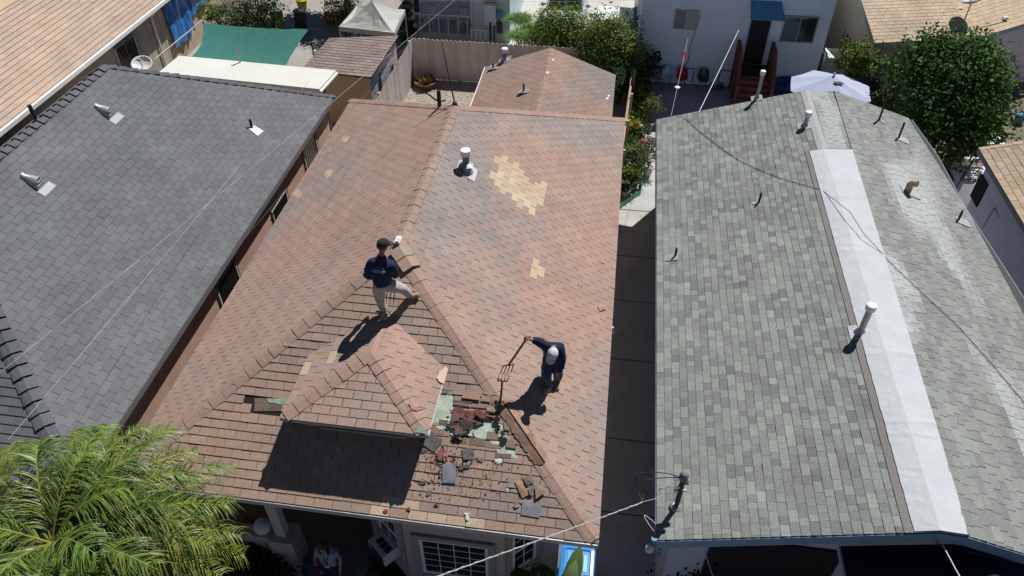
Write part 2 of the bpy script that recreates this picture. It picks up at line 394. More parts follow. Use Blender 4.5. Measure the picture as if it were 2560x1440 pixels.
blob(und, pF, [(668, 995), (722, 996), (720, 1010), (700, 1012), (670, 1004)], .012, (.26, .34, .26), .006, .02)
blob(und, pF, [(705, 1012), (745, 1012), (745, 1027), (708, 1024)], .012, (.26, .34, .26), .006, .02)
und.build('old_green_layer', mat('old_green', attr=True, rough=.95, var=.25, scale=6, fine=.2, fscale=50, bump=.5, stain=(.12, .09, .06), stain_scale=7, stain_lo=.62, stain_hi=.75), ro)
rd = MB()
reds = [(.20, .075, .07), (.17, .10, .085), (.12, .085, .07), (.07, .055, .045)]
for k, pts in enumerate([[(1132, 1026), (1150, 1018), (1172, 1028), (1198, 1022), (1205, 1040), (1190, 1052), (1165, 1050), (1135, 1045)],
    [(1128, 1040), (1160, 1042), (1185, 1050), (1212, 1048), (1205, 1060), (1180, 1058), (1150, 1060), (1130, 1055)],
    [(1118, 1062), (1150, 1058), (1175, 1060), (1182, 1072), (1165, 1082), (1140, 1076)],
    [(1155, 1050), (1180, 1056), (1178, 1075), (1158, 1078)], [(1190, 1024), (1222, 1036), (1215, 1046), (1192, 1042)], [(1140, 1074), (1165, 1078), (1158, 1092), (1138, 1086)]]):
    blob(rd, pF, pts, .03+.014*k, reds[k % 4], .012, .035, 5)
for k in range(16):
    u, v = R_.uniform(1122, 1200), R_.uniform(1024, 1078); s = R_.uniform(2, 6)
    blob(rd, pF, [(u-s, v+R_.uniform(-2, 2)), (u+R_.uniform(-3, 3), v-s*.6), (u+s, v), (u+R_.uniform(-2, 2), v+s*.5)], R_.uniform(.04, .08), jit(R_.choice(reds), .4), .012, .015, 2)
rd.build('torn_red_layer', mat('torn', attr=True, rough=.95, var=.2, scale=9, fine=.2, fscale=60, bump=.5), ro)
# tabs with their dark backs, slipped or folded over at the hole's rim
fl = MB()
dk = [(.17, .125, .10), (.20, .15, .12), (.26, .165, .115)]
for pts, c, h in [([(1126, 1090), (1166, 1092), (1168, 1110), (1128, 1108)], 0, .03), ([(1172, 1094), (1212, 1097), (1214, 1116), (1172, 1113)], 1, .03), ([(1216, 1100), (1252, 1103), (1254, 1122), (1214, 1119)], 2, .025),
    ([(1218, 1076), (1248, 1078), (1246, 1100), (1216, 1098)], 1, .04), ([(1238, 1128), (1280, 1130), (1278, 1146), (1238, 1144)], 0, .03), ([(1098, 1042), (1122, 1044), (1118, 1065), (1098, 1060)], 0, .03),
    ([(1132, 975), (1205, 982), (1204, 992), (1132, 986)], 2, .05), ([(1134, 988), (1180, 992), (1182, 1008), (1133, 1002)], 1, .045), ([(1158, 978), (1202, 984), (1200, 1002), (1156, 996)], 2, .09), ([(1205, 986), (1228, 990), (1226, 1006), (1203, 1003)], 2, .06),
    ([(1134, 1000), (1175, 1004), (1176, 1018), (1134, 1012)], 0, .06), ([(1178, 1006), (1220, 1010), (1218, 1022), (1178, 1018)], 2, .05), ([(1197, 1024), (1242, 1030), (1240, 1048), (1196, 1040)], 2, .07), ([(1255, 1045), (1268, 1052), (1276, 1078), (1262, 1075)], 1, .06),
    ([(1264, 1095), (1284, 1100), (1290, 1122), (1266, 1118)], 1, .06), ([(1076, 1064), (1112, 1068), (1110, 1086), (1078, 1082)], 2, .03)]:
    q = [pF.pab(*p) for p in pts]; cc = jit(dk[c], .12)
    if c == 2: cc = jit((.27, .175, .13), .15)
    top = [pF.at(a, b, h*(.62 if k > 1 else .2)) for k, (a, b) in enumerate(q)]; lo = [p-pF.n*.012 for p in top]
    fl.mesh(top+lo, [(0, 1, 2, 3), (7, 6, 5, 4)]+[(i, 4+i, 4+(i+1) % 4, (i+1) % 4) for i in range(4)], cc)
for k in range(8):     # scraps of roofing felt along the torn edge
    u, v = (R_.uniform(1236, 1278), 0); v = 1040+(u-1236)*2.2+R_.uniform(-12, 10); s = R_.uniform(4, 9)
    blob(fl, pF, [(u-s, v), (u, v-s), (u+s, v-2), (u+2, v+s)], R_.uniform(.03, .08), jit((.04, .033, .03), .4), .01, .02, 2)
# black gap at the top of the hole
blob(fl, pF, [(1098, 962), (1138, 970), (1137, 990), (1096, 988)], .006, (.006, .006, .007), .004, .0, 1)
blob(fl, pF, [(1215, 1029), (1240, 1034), (1236, 1042), (1216, 1039)], .085, (.008, .007, .007), .004, .0, 1)
fl.build('slipped_tabs', M_shin, ro)
# wing roof over the back
WX0, WX1, WY = -4.22, .10, 23.3; WM = (WX0+WX1)/2; WZ = 4.2; ws = (WZ-ZE)/((WX1-WX0)/2); yv = Y1-(WZ-ZE)/SL
wr = MB()
pWL = Plane([V((WX0, WY, ZE)), V((WX0, Y1, ZE)), V((WM, yv, WZ)), V((WM, WY, WZ))]); pWR = Plane([V((WX1, Y1, ZE)), V((WX1, WY, ZE)), V((WM, WY, WZ)), V((WM, yv, WZ))])
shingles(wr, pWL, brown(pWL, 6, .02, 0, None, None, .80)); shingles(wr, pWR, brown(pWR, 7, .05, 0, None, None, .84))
wo = wr.build('wing_roof', M_shin, house)
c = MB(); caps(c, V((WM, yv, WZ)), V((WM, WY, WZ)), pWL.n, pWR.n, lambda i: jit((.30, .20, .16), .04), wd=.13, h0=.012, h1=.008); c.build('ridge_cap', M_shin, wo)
# dormer
DZ = 4.67; dx0, dx1, dy = -5.0, -2.45, 7.33; dm = (dx0+dx1)/2; dA = V((dm, 8.6, 5.13)); yV = Y0+(5.13-ZE)/SL; dV = V((dm, yV, 5.13)); yE = Y0+(DZ-ZE)/SL
dr = MB()
pDF = Plane([V((dx0, dy, DZ)), V((dx1, dy, DZ)), dA]); pDL = Plane([V((dx0, yE, DZ)), V((dx0, dy, DZ)), dA, dV]); pDR = Plane([V((dx1, dy, DZ)), V((dx1, yE, DZ)), dV, dA])
tD = [pxpoly(pDL, q) for q in ([(770, 888), (784, 888), (776, 922), (762, 922)], [(812, 884), (838, 884), (826, 918), (806, 918)])]
tD2 = [pxpoly(pDR, [(932, 836), (958, 836), (950, 868), (925, 862)])]
dw = MB(); dw.prism([(dx0+.25, dy+.35, 3.85), (dx1-.25, dy+.35, 3.85), (dx1-.25, dy+.35, DZ-.02), (dx0+.25, dy+.35, DZ-.02)], (0, 1.1, 0), (.25, .2, .17))
dor = dw.build('dormer', M_attr, house)
shingles(dr, pDF, brown(pDF, 11, .0, .25), curl=.05); shingles(dr, pDL, brown(pDL, 12, -.08, .1, tD)); shingles(dr, pDR, brown(pDR, 13, .03, .1, tD2))
dr.build('dormer_roof', M_shin, dor)
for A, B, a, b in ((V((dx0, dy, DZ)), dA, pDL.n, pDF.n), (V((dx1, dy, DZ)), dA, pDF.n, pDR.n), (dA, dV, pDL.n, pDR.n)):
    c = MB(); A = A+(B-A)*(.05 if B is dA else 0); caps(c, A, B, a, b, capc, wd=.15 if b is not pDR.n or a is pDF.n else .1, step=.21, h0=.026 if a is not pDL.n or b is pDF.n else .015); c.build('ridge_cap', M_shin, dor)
f_ = MB()
def fascia(mb, pts, h=.13, t=.03, z=0, col=(.33, .31, .30), out=.006):
    for a, b in zip(pts, pts[1:]):
        a, b = V(a), V(b); d = (b-a).normalized(); n_ = d.cross(V((0, 0, 1)))
        o_ = n_*out
        mb.prism([a+o_+V((0, 0, z)), b+o_+V((0, 0, z)), b+o_+V((0, 0, z-h)), a+o_+V((0, 0, z-h))], -n_*t, col)
fascia(f_, [(dx0, yE, DZ), (dx0, dy, DZ), (dx1, dy, DZ), (dx1, yE, DZ)], .05, z=-.012, col=(.42, .38, .36)); f_.build('fascia', M_attr, dor)
f_ = MB(); f_.box((dx1+.004, dy, DZ-.03), (dx1+.016, yE-.02, DZ+.010), (.55, .53, .51)); f_.build('drip_edge', M_attr, dor)
# vents cut from louvre of the dormer front
lv = MB()
for k in range(5): lv.box((dx0+.5, dy+.32, 4.05+k*.11), (dx1-.5, dy+.345, 4.11+k*.11), (.3, .26, .24))
lv.build('louvre', M_attr, dor)
# main fascia, gutter edge, soffit
f_ = MB(); fascia(f_, [(X0, Y0, ZE), (X1, Y0, ZE), (X1, Y1, ZE), (WX1+.02, Y1, ZE)], .15, z=-.014, col=(.40, .38, .37)); fascia(f_, [(WX0, WY, ZE), (WX0, Y1, ZE), (X0, Y1, ZE), (X0, Y0, ZE)], .15, z=-.014, col=(.40, .38, .37))
f_.build('fascia', M_attr, house)
f_ = MB(); f_.box((X0+.01, Y0-.035, ZE-.035), (X1-.01, Y0-.008, ZE-.008), (.55, .55, .56)); f_.build('drip_edge', M_metal, house)
s_ = MB(); s_.box((X0+.03, Y0+.03, ZE-.20), (X1-.03, Y1-.03, ZE-.16), (.30, .28, .26)); s_.build('soffit', M_attr, house)
# walls: body, porch recess at the left front, bay at the front right
yb = 6.95
W = MB(); top = ZE-.2
xl = -4.02
bay = [(xl, 7.75), (-3.02, yb), (-1.12, yb), (-.52, 7.5), (-.17, 7.5)]
foot = bay+[(-.17, 20.0), (-7.5, 20.0), (-7.5, 9.4), (xl, 9.4)]
n = len(foot); W.mesh([(x, y, 0) for x, y in foot]+[(x, y, top) for x, y in foot], [(i, (i+1) % n, n+(i+1) % n, n+i) for i in range(n)])
W.prism([(WX0+.2, 20.01, 0), (WX1-.2, 20.01, 0), (WX1-.2, 20.01, top), (WX0+.2, 20.01, top)], (0, 3.1, 0))
W.build('wall', M_stuc, house)
W = MB(); W.face([(WX0+.2, 23.12, top), (WX1-.2, 23.12, top), (WX1-.2, 23.12, ZE-.05), (WM, 23.12, WZ-.08), (WX0+.2, 23.12, ZE-.05)]); W.build('gable', M_stuc, house)
P_ = MB(); P_.box((-7.85, 6.95, 0), (xl-.02, 9.4, .38), (.12, .12, .13)); P_.build('porch_floor', M_concd, house)
P_ = MB(); P_.box((-7.8, 6.95, .38), (-5.55, 7.2, 1.25)); P_.box((-5.78, 6.85, 0), (-5.3, 7.3, 1.32)); P_.build('porch_wall', M_stuc, house)
P_ = MB(); P_.box((-5.66, 6.98, 1.32), (-5.46, 7.16, top), (.42, .43, .42)); P_.build('porch_post', M_attr, house)
P_ = MB(); P_.ball((-5.95, 7.08, 1.45), .17, 16, 10, (.55, .55, .56)); P_.build('globe_ornament', M_attr, house, smooth=True)
P_ = MB()
for k in range(3): P_.box((-5.2, 6.35-.32*k+.3, 0), (xl-.1, 6.95-.32*k, .38-.12*k-.02))
P_.build('porch_steps', M_concd, house)
def window(parent, p0, dirx, w_, h_, z0, cols, rows, frame=(.62, .66, .66), trim=(.25, .245, .225), tw=.13, fw_=.06, name='window', m_pane=None, sash=None, mull=.018):
    p0 = V((p0[0], p0[1], z0)); d = V((dirx[0], dirx[1], 0)).normalized(); n_ = d.cross(V((0, 0, 1))); up = V((0, 0, 1))
    T = Matrix((( d.x, -n_.x, 0, p0.x), (d.y, -n_.y, 0, p0.y), (0, 0, 1, p0.z), (0, 0, 0, 1)))
    def ring(mb, a, t, y0, y1, col):
        mb.box((-a, y0, -a), (w_+a, y1, -a+t), col, T); mb.box((-a, y0, h_+a-t), (w_+a, y1, h_+a), col, T)
        mb.box((-a, y0, -a+t), (-a+t, y1, h_+a-t), col, T); mb.box((w_+a-t, y0, -a+t), (w_+a, y1, h_+a-t), col, T)
    m_ = MB(); ring(m_, 0, fw_, -.03, .01, frame)
    if sash: m_.box((fw_, -.035, h_*sash-.03), (w_-fw_, .012, h_*sash+.03), frame, T)
    wo_ = m_.build(name, M_attr, parent)
    if tw:
        m_ = MB(); ring(m_, tw, tw-.004, -.05, .0, trim); m_.build('trim', M_attr, wo_)
    m_ = MB(); m_.box((fw_*.5, -.006, fw_*.5), (w_-fw_*.5, .002, h_-fw_*.5), None, T); m_.build('pane', m_pane or M_glass, wo_)
    if cols*rows > 1:
        m_ = MB()
        for k in range(1, cols): x = fw_+(w_-2*fw_)*k/cols; m_.box((x-mull/2, -.014, fw_), (x+mull/2, -.008, h_-fw_), frame, T)
        for k in range(1, rows): z = fw_+(h_-2*fw_)*k/rows; m_.box((fw_, -.0155, z-mull/2), (w_-fw_, -.0085, z+mull/2), frame, T)
        m_.build('muntin', M_attr, wo_)
    return wo_
window(house, (-2.74, yb-.01), (1, 0), 1.30, 1.25, .82, 4, 5, mull=.014)
d1 = V((-3.02-xl, yb-7.75, 0)).normalized()
nb = d1.cross(V((0, 0, 1)))
pb = V((xl, 7.75, 0))+d1*.42+nb*.01
w1 = window(house, (pb.x, pb.y), d1, .68, 1.55, .98, 2, 4, sash=.5)
d3 = V((-.52+1.12, 7.5-yb, 0)).normalized(); n3 = d3.cross(V((0, 0, 1))); pb3 = V((-1.12, yb, 0))+d3*.12+n3*.01
window(house, (pb3.x, pb3.y), d3, .56, 1.35, 1.1, 2, 4, sash=.5)
# window air conditioner
T = Matrix(((d1.x, -nb.x, 0, pb.x), (d1.y, -nb.y, 0, pb.y), (0, 0, 1, 1.0), (0, 0, 0, 1)))
ac = MB(); ac.box((.09, -.36, 0), (.60, -.02, .34), (.50, .53, .55), T); aco = ac.build('air_conditioner', M_attr, house)
g_ = MB(); g_.box((.13, -.368, .04), (.56, -.362, .30), (.02, .02, .022), T)
for k in range(3): g_.box((.2+k*.13, -.27, .342), (.31+k*.13, -.12, .346), (.03, .03, .035), T)
g_.build('grille', M_attr, aco)
# house number, vertical, black
def text(body, size, loc, rx, col, parent=None, name='lettering', M=None, ext=.004, mat_=None):
    cu = bpy.data.curves.new(name, 'FONT'); cu.body = body; cu.size = size; cu.extrude = ext; cu.align_x = 'CENTER'; cu.space_line = .95
    ob = bpy.data.objects.new('tmp', cu); sc.collection.objects.link(ob)
    dg = bpy.context.evaluated_depsgraph_get(); me = bpy.data.meshes.new_from_object(ob.evaluated_get(dg)); bpy.data.objects.remove(ob)
    me.transform(M if M else Matrix.Rotation(rx, 4, 'X')); me.materials.clear(); me.materials.append(mat_ or mat('ink_%d%d%d' % tuple(int(c*99) for c in col), col, rough=.6, var=.02))
    me.name = name
    o = bpy.data.objects.new(name, me); sc.collection.objects.link(o); place(o, loc, parent); return o
ln = V((xl, 7.75, 0))+d1*.2+nb*.012
text('1\n7\n2\n8', .17, (ln.x, ln.y, 2.55), 0, (.01, .01, .01), house, 'house_number', M=Matrix(((d1.x, 0, nb.x, 0), (d1.y, 0, nb.y, 0), (0, 1, 0, 0), (0, 0, 0, 1))))
# plumbing vents and flues
M_fluem = mat('flue_metal', (.13, .15, .18), rough=.5, var=.15, scale=9, metal=.3, stain=(.2, .17, .14), stain_scale=6, stain_lo=.6, stain_hi=.85)
def flue(parent, p, h, r, n_=None, cap=True, m_=None, base=True, name='flue', capcol=(.75, .75, .76), rim=True, flash=(.55, .56, .58), tan_=0):
    p = V(p); a = MB()
    a.tube([p-V((0, 0, .05)), p+V((0, 0, h))], r, 14)
    o = a.build(name, m_ or M_fluem, parent, smooth=False)
    if cap:
        c = MB(); c.lathe(p+V((0, 0, h-.03)), [(r*1.15, -.02), (r*1.55, 0), (r*1.55, .12), (r*1.3, .13), (r*.2, .14)], 16, capcol); c.build('rain_cap', M_white, o)
    if base and n_:
        n_ = V(n_); c = MB(); t = n_.cross(V((1, 0, 0)) if abs(n_.x) < .3 else V((0, 1, 0))).normalized(); u = n_.cross(t)
        c.slab([p+t*a1*r*3.2+u*b1*r*3.2+n_*.026 for a1, b1 in ((-1, -1), (1, -1), (1, 1), (-1, 1))], .012, flash)
        c.lathe(p+V((0, 0, -.0)), [(r*2.1, -.02), (r*1.2, .10), (r*1.1, .12)], 14, flash); c.build('flashing', M_metal, o)
    return o
bp_ = pR.px(1166, 428); flue(house, bp_, .46, .075, pR.n)
c = MB(); c.lathe(bp_, [(.16, .16), (.17, .17), (.09, .22)], 16, (.7, .7, .72)); c.build('storm_collar', M_metal, house)
q_ = pWL.px(1262, 152); flue(house, q_, .34, .07, pWL.n, cap=True)
for u, v, hh in ((1309, 232, .30), (1233, 173, .2)):
    q_ = pWL.px(u, v); o = flue(house, q_, hh, .028, None, cap=False, m_=M_black, base=False, name='vent_pipe')
    c = MB(); c.slab([q_+V((-.18, -.12, 0))+pWL.n*.03, q_+V((.14, -.14, .07))+pWL.n*.02, q_+V((.2, .1, .07))+pWL.n*.02, q_+V((-.1, .14, 0))+pWL.n*.03], .01, (.62, .64, .66)); c.build('flashing', M_metal, o)
# short stubs and guy rod behind the ridge
q_ = V((XM-.45, 16.6, ZR-.3)); flue(house, q_, .5, .05, None, cap=False, m_=M_black, base=False, name='vent_pipe')
c = MB(); t_ = V((XM, 16.35, ZR)); c.tube([t_, t_+V((-.4, .7, 1.25))], [.022, .01], 6, (.05, .04, .04)); c.lathe(t_, [(.07, -.02), (.05, .05), (.02, .07)], 10, (.05, .05, .05)); c.build('antenna_rod', M_black, house)
# white bracket at the front apex of the ridge
c = MB(); t_ = A_+V((-.0, .12, .04)); c.box((t_.x-.05, t_.y-.1, t_.z), (t_.x+.05, t_.y+.1, t_.z+.05), (.72, .73, .75)); c.box((t_.x-.02, t_.y-.12, t_.z+.05), (t_.x+.04, t_.y-.02, t_.z+.09), (.5, .5, .52)); c.build('bracket', M_attr, house)
# lifted and cracked caps at the apex
c = MB()
t_ = FR+(A_-FR)*.93; d = (A_-FR).normalized()
for k, (t, col) in enumerate(((.955, (.31, .25, .20)), (.915, (.35, .24, .19)))):
    p = FR+(A_-FR)*t; ww = pR.n.cross(d); ww = ww if ww.z < 0 else -ww; w2 = pF.n.cross(d); w2 = w2 if w2.z < 0 else -w2
    r0 = [p+ww*.2+pR.n*.06, p+pR.n*.06+pF.n*.04, p+w2*.17+pF.n*.09]; r1 = [x+d*.26-V((0, 0, .02)) for x in r0]
    c.mesh(r0+r1+[x-V((0, 0, .02)) for x in r0+r1], [(0, 1, 4, 3), (1, 2, 5, 4), (6, 9, 10, 7), (7, 10, 11, 8), (0, 6, 7, 1), (1, 7, 8, 2)], col)
for k in range(9):
    u, v = R_.uniform(985, 1005), R_.uniform(640, 662); s = R_.uniform(3, 7)
    blob(c, pF, [(u-s, v), (u, v-s), (u+s, v-2), (u+2, v+s*.6)], R_.uniform(.03, .07), (.02, .017, .015), .012, .01, 2)
c.build('lifted_cap', M_shin, ro)
# pale sealant streaks
c = MB()
pb_ = pWR
for u0, v0, u1, v1_ in ((1370, 294, 1428, 286),):
    A1, B1 = pb_.px(u0, v0, .03), pb_.px(u1, v1_, .03); c.tube([A1, (A1+B1)/2+V((0, .03, 0)), B1], .02, 5, (.62, .6, .58))
for u, v in ((1383, 150), (1368, 181), (1522, 240), (1518, 246)):
    q = pb_.px(u, v, .02); c.ball(q, (.05, .07, .012), 8, 4, (.7, .7, .7), .3)
q = onpl(1283, 279, pB.O, pB.n); c.build('sealant', M_attr, wo)
# gable-end board pieces on wing eave
c = MB(); fascia(c, [(WX0, WY, ZE), (WX0, Y1, ZE)], .10, .03, -.01, (.7, .7, .7), .04); c.build('gutter', M_attr, house)
# broken corner pieces on the dormer
c = MB()
blob(c, pDR, [(1112, 918), (1119, 924), (1110, 962), (1098, 958), (1090, 948), (1096, 934)], .03, (.55, .40, .32), .01, .01, 3)
c.build('worn_corner', M_shin, dor); c = MB()
blob(c, pDF, [(1042, 1068), (1062, 1070), (1066, 1086), (1040, 1082)], .03, (.22, .30, .24), .01, .01, 2)
c.build('worn_corner', M_shin, dor)
c = MB()
for pts, h in (([(1018, 1006), (1036, 1022), (1026, 1026)], .1), ([(1026, 1026), (1060, 1022), (1040, 1030)], .06)):
    q = [pDR.pab(*p) for p in pts]; c.slab([pDR.at(q[0][0], q[0][1], h), pDR.at(q[1][0], q[1][1], .03), pDR.at(q[2][0], q[2][1], .03)], .012, (.40, .23, .17))
c.build('curled_tab', M_shin, dor)
# ================================================================== grey house (left)
GX1, GXr, GZe, GZr, GY0, GY1 = -8.74, -13.04, 3.2, 6.0, 6.35, 21.0
GX0 = 2*GXr-GX1; gr = GX1-GXr
gh = thing('grey_house', ((GX0+GX1)/2, (GY0+GY1)/2, 0), 'pink brick-walled house with the smooth charcoal shingle roof and two half-round vents', 'house')
def greyp(pl, seed):
    def f(i, j, a, b):
        c = mixc((.135, .142, .152), (.146, .146, .157), min(1, max(0, .5+vn(a*.3, b*.3, seed)*1.5)))
        return jit(c, .08)
    return f
gA, gB = V((GXr, GY0+gr, GZr)), V((GXr, GY1-gr, GZr))
a, b, c, d = V((GX0, GY0, GZe)), V((GX1, GY0, GZe)), V((GX1, GY1, GZe)), V((GX0, GY1, GZe))
gF = Plane([a, b, gA]); gR = Plane([b, c, gB, gA]); gBk = Plane([c, d, gB]); gL = Plane([d, a, gA, gB])
r = MB()
for k, pl in enumerate((gF, gR, gBk, gL)): shingles(r, pl, greyp(pl, 20+k), ex=.165, tab=.34, gap=.008, th=.009 if k else .016, curl=.01, deck=(.02, .02, .022))
gro = r.build('roof', M_shin, gh)
gc = lambda i: jit((.108, .115, .127), .1)
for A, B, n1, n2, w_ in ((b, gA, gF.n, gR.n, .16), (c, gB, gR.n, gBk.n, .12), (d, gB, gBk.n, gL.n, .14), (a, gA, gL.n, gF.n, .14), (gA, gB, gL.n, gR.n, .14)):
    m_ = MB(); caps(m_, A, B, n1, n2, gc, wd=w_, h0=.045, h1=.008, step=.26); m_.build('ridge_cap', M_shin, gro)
m_ = MB(); fascia(m_, [a, b, c, d, a], .14, .03, -.014, (.16, .15, .15)); m_.build('fascia', M_attr, gh)
M_pink = mat('pink_wall', (.50, .32, .25), rough=.95, var=.12, scale=2, fine=.08, bump=.4, stain=(.34, .22, .18), stain_scale=1.5, stain_lo=.55, stain_hi=.75)
m_ = MB(); m_.box((GX0+.3, GY0+.3, 0), (GX1-.22, GY1-.3, GZe-.13)); m_.build('wall', M_pink, gh)
for u, v, hh in ((775, 375, 1.3), (693, 490, .9), (572, 715, 1.15)):
    p = ray(u, v); t = (GX1-.21)/p.x; y_ = p.y*t
    w_ = window(gh, (GX1-.21, y_-.55), (0, 1), 1.1, hh, 1.55, 1, 1, frame=(.45, .42, .4), tw=0, name='window')
    m_ = MB()
    for k in range(9): m_.box((GX1-.15, y_-.5+k*.125, 1.5), (GX1-.138, y_-.488+k*.125, 1.6+hh), (.02, .02, .02))
    for z in (1.6, 1.55+hh): m_.box((GX1-.151, y_-.55, z), (GX1-.137, y_+.55, z+.014), (.02, .02, .02))
    m_.build('bars', M_attr, w_)
def halfvent(p, n_):
    n_ = V(n_); n_.normalize(); s_ = V((-n_.z, 0, n_.x)); e_ = V((0, 1, 0))     # s_ up the slope, e_ along it
    P = lambda a, b, h: V(p)+(e_*a+s_*b+n_*h)*.8
    m_ = MB(); K = 12; r0 = .20
    rows = []
    for b, rr in ((0, r0), (.26, r0*.84), (.50, r0*.42), (.56, .10)):
        rows.append([P(-math.cos(math.pi*i/K)*rr, b+(.17*math.sin(math.pi*i/K) if b == 0 else .03*math.sin(math.pi*i/K)), .015+math.sin(math.pi*i/K)*rr*1.15) for i in range(K+1)])
    vs = [q for r_ in rows for q in r_]; n1 = K+1
    m_.mesh(vs, [(k*n1+i, k*n1+i+1, (k+1)*n1+i+1, (k+1)*n1+i) for k in range(3) for i in range(K)], (.60, .61, .64))
    inn = [q-(q-P(0, .1, 0)).normalized()*.012 for q in rows[0]]
    m_.mesh(rows[0]+inn, [(i, i+1, n1+i+1, n1+i) for i in range(K)], (.5, .5, .52))
    o = m_.build('roof_vent', M_metal, gh, smooth=True)
    q = MB(); q.face([P(-math.cos(math.pi*i/K)*r0*.95, .012+.17*math.sin(math.pi*i/K), .013+math.sin(math.pi*i/K)*r0*1.1) for i in range(K+1)], (.01, .01, .012)); q.build('opening', M_dark, o)
    q = MB()
    for k in range(3):
        hh = .03+k*.07; ww = math.sqrt(max(.001, 1-((hh+.02)/(r0*1.15))**2))*r0*.95
        b_ = hh*.72; q.slab([P(-ww, b_-.03, hh+.0), P(ww, b_-.03, hh+.0), P(ww, b_+.02, hh+.03), P(-ww, b_+.02, hh+.03)], .004, (.30, .31, .36))
    q.build('louvre', M_metal, o)
    q = MB(); q.slab([P(-.26, -.22, .022), P(.26, -.22, .022), P(.26, -.0, .03), P(-.26, -.0, .03)], .01, (.6, .61, .63)); q.build('flashing', mat('bright_metal', (.36, .37, .385), rough=.6, metal=.0, var=.08), o)
halfvent(gR.px(283, 292), gR.n); halfvent(gR.px(107, 468), gR.n)
q_ = gR.px(630, 320); o = flue(gh, q_, .27, .035, None, cap=False, m_=M_black, base=False, name='vent_pipe')
m_ = MB(); m_.slab([q_+gR.n*.025+V((x*.6, y, -.65*x*.6)) for x, y in ((-.1, -.12), (.35, -.2), (.42, .12), (.0, .12))], .01, (.6, .61, .63)); m_.build('flashing', M_metal, o)
q_ = gL.px(62, 318); flue(gh, V((GXr-.1, q_.y if 10 < q_.y < 17 else 13.9, GZr-.1)), .45, .045, None, cap=False, m_=M_black, base=False, name='vent_pipe')

# ================================================================== tan house (far left)
th_ = thing('tan_house', (-23, 23, 0), 'long house with the tan shingle roof and white gutter at the left edge', 'house')
tx = -18.33
def tanp(pl, seed, base=((.46, .345, .265), (.41, .32, .26)), jj=.06):
    def f(i, j, a, b):
        return jit(mixc(base[0], base[1], min(1, max(0, .5+vn(a*.5, b*.6, seed)*1.4+R_.uniform(-.3, .3)))), jj)
    return f
tr = -21.4
tR = Plane([V((tx, 8, 3)), V((tx, 34, 3)), V((tr-1.5, 34, 3+.42*(tx-tr+1.5))), V((tr-1.5, 8, 3+.42*(tx-tr+1.5)))])
q0, q1 = tR.px(0, 70), tR.px(105, 0)
zt = .42*(tx-tr)+3
tR = Plane([V((tx, 8, 3)), V((tx, 34, 3)), V((tr, 34, zt)), V((tr, 8, zt))])
m_ = MB(); shingles(m_, tR, tanp(tR, 31), ex=.2, tab=.5, gap=.006, th=.028, curl=.05, deck=(.10, .07, .05))
m_.slab([V((tr, 8, zt+.05)), V((tr, 34, zt+.05)), V((tr-8, 34, zt+.3)), V((tr-8, 8, zt+.3))], .1, (.52, .38, .27)); m_.build('roof', M_shin, th_)
m_ = MB(); m_.box((tx+.0, 8, 2.86), (tx+.11, 34, 2.99), (.72, .72, .70)); m_.build('gutter', M_white, th_)
M_tstuc = mat('grey_stucco', (.30, .285, .25), rough=.95, var=.16, scale=1.5, bump=.4, bscale=40, stain=(.42, .36, .27), stain_scale=.5, stain_lo=.5, stain_hi=.6)
m_ = MB(); m_.box((-27, 8.3, 0), (tx-.45, 28.2, 2.95)); m_.build('wall', M_tstuc, th_)
m_ = MB(); m_.box((-27, 28.22, 0), (tx-.44, 33.7, 2.95)); m_.build('back_wall', mat('board_wall', (.45, .36, .26), rough=.9, var=.2, scale=2), th_)
m_ = MB(); p0 = onz(402, 20, 2.9); m_.tube([(tx+.05, p0.y, 2.9), (tx-.15, p0.y, 2.7), (tx-.36, p0.y, 2.5), (tx-.38, p0.y, .1)], .045, 8, (.72, .72, .71)); m_.build('downspout', M_white, th_)
p = ray(322, 130); t = (tx-.45)/p.x; y_ = p.y*t
w_ = window(th_, (tx-.44, y_-.8), (0, 1), 1.4, 1.2, 1.2, 2, 1, tw=0, name='window'); m_ = MB()
for k in range(12): m_.tube([(tx-.36, y_-.8+k*.125, 1.1), (tx-.36, y_-.8+k*.125, 2.5)], .012, 5, (.10, .08, .07))
for z in (1.2, 1.8, 2.4): m_.tube([(tx-.36, y_-.85, z), (tx-.36, y_+.65, z)], .012, 5, (.10, .08, .07))
m_.build('bars', M_attr, w_)
# blue tarps hung on that wall
def tarp(y0, y1, z0, z1, lab, seed):
    m_ = MB(); N, K = 16, 14; vs = []
    for i in range(N+1):
        for k in range(K+1):
            a, b = i/N, k/K; zz = z1+(z0-z1)*b*(1+.10*vn(a*5, 2, seed))
            vs.append((tx-.40+.10+.05*vn(a*7, b*2, seed)+.06*vn(a*16, b*2.5, seed+2), y0+(y1-y0)*a+.08*b*vn(b*4, 1, seed), zz))
    m_.mesh(vs, [(i*(K+1)+k, (i+1)*(K+1)+k, (i+1)*(K+1)+k+1, i*(K+1)+k+1) for i in range(N) for k in range(K)], (.02, .17, .52))
    m_.mesh([(x-.006, y, z) for x, y, z in vs], [(i*(K+1)+k, i*(K+1)+k+1, (i+1)*(K+1)+k+1, (i+1)*(K+1)+k) for i in range(N) for k in range(K)], (.02, .17, .52))
    tag(m_.build('blue_tarp', mat('tarp_cloth', attr=True, rough=.35, var=.08, scale=8, spec=.5), smooth=True), lab, 'tarp')
tarp(28.6, 30.4, .75, 2.75, 'bright blue tarp hanging beside the white downspout, the longer one', 3)
tarp(30.5, 32.6, 1.45, 2.8, 'shorter blue tarp hanging at the back end of the left wall', 9)

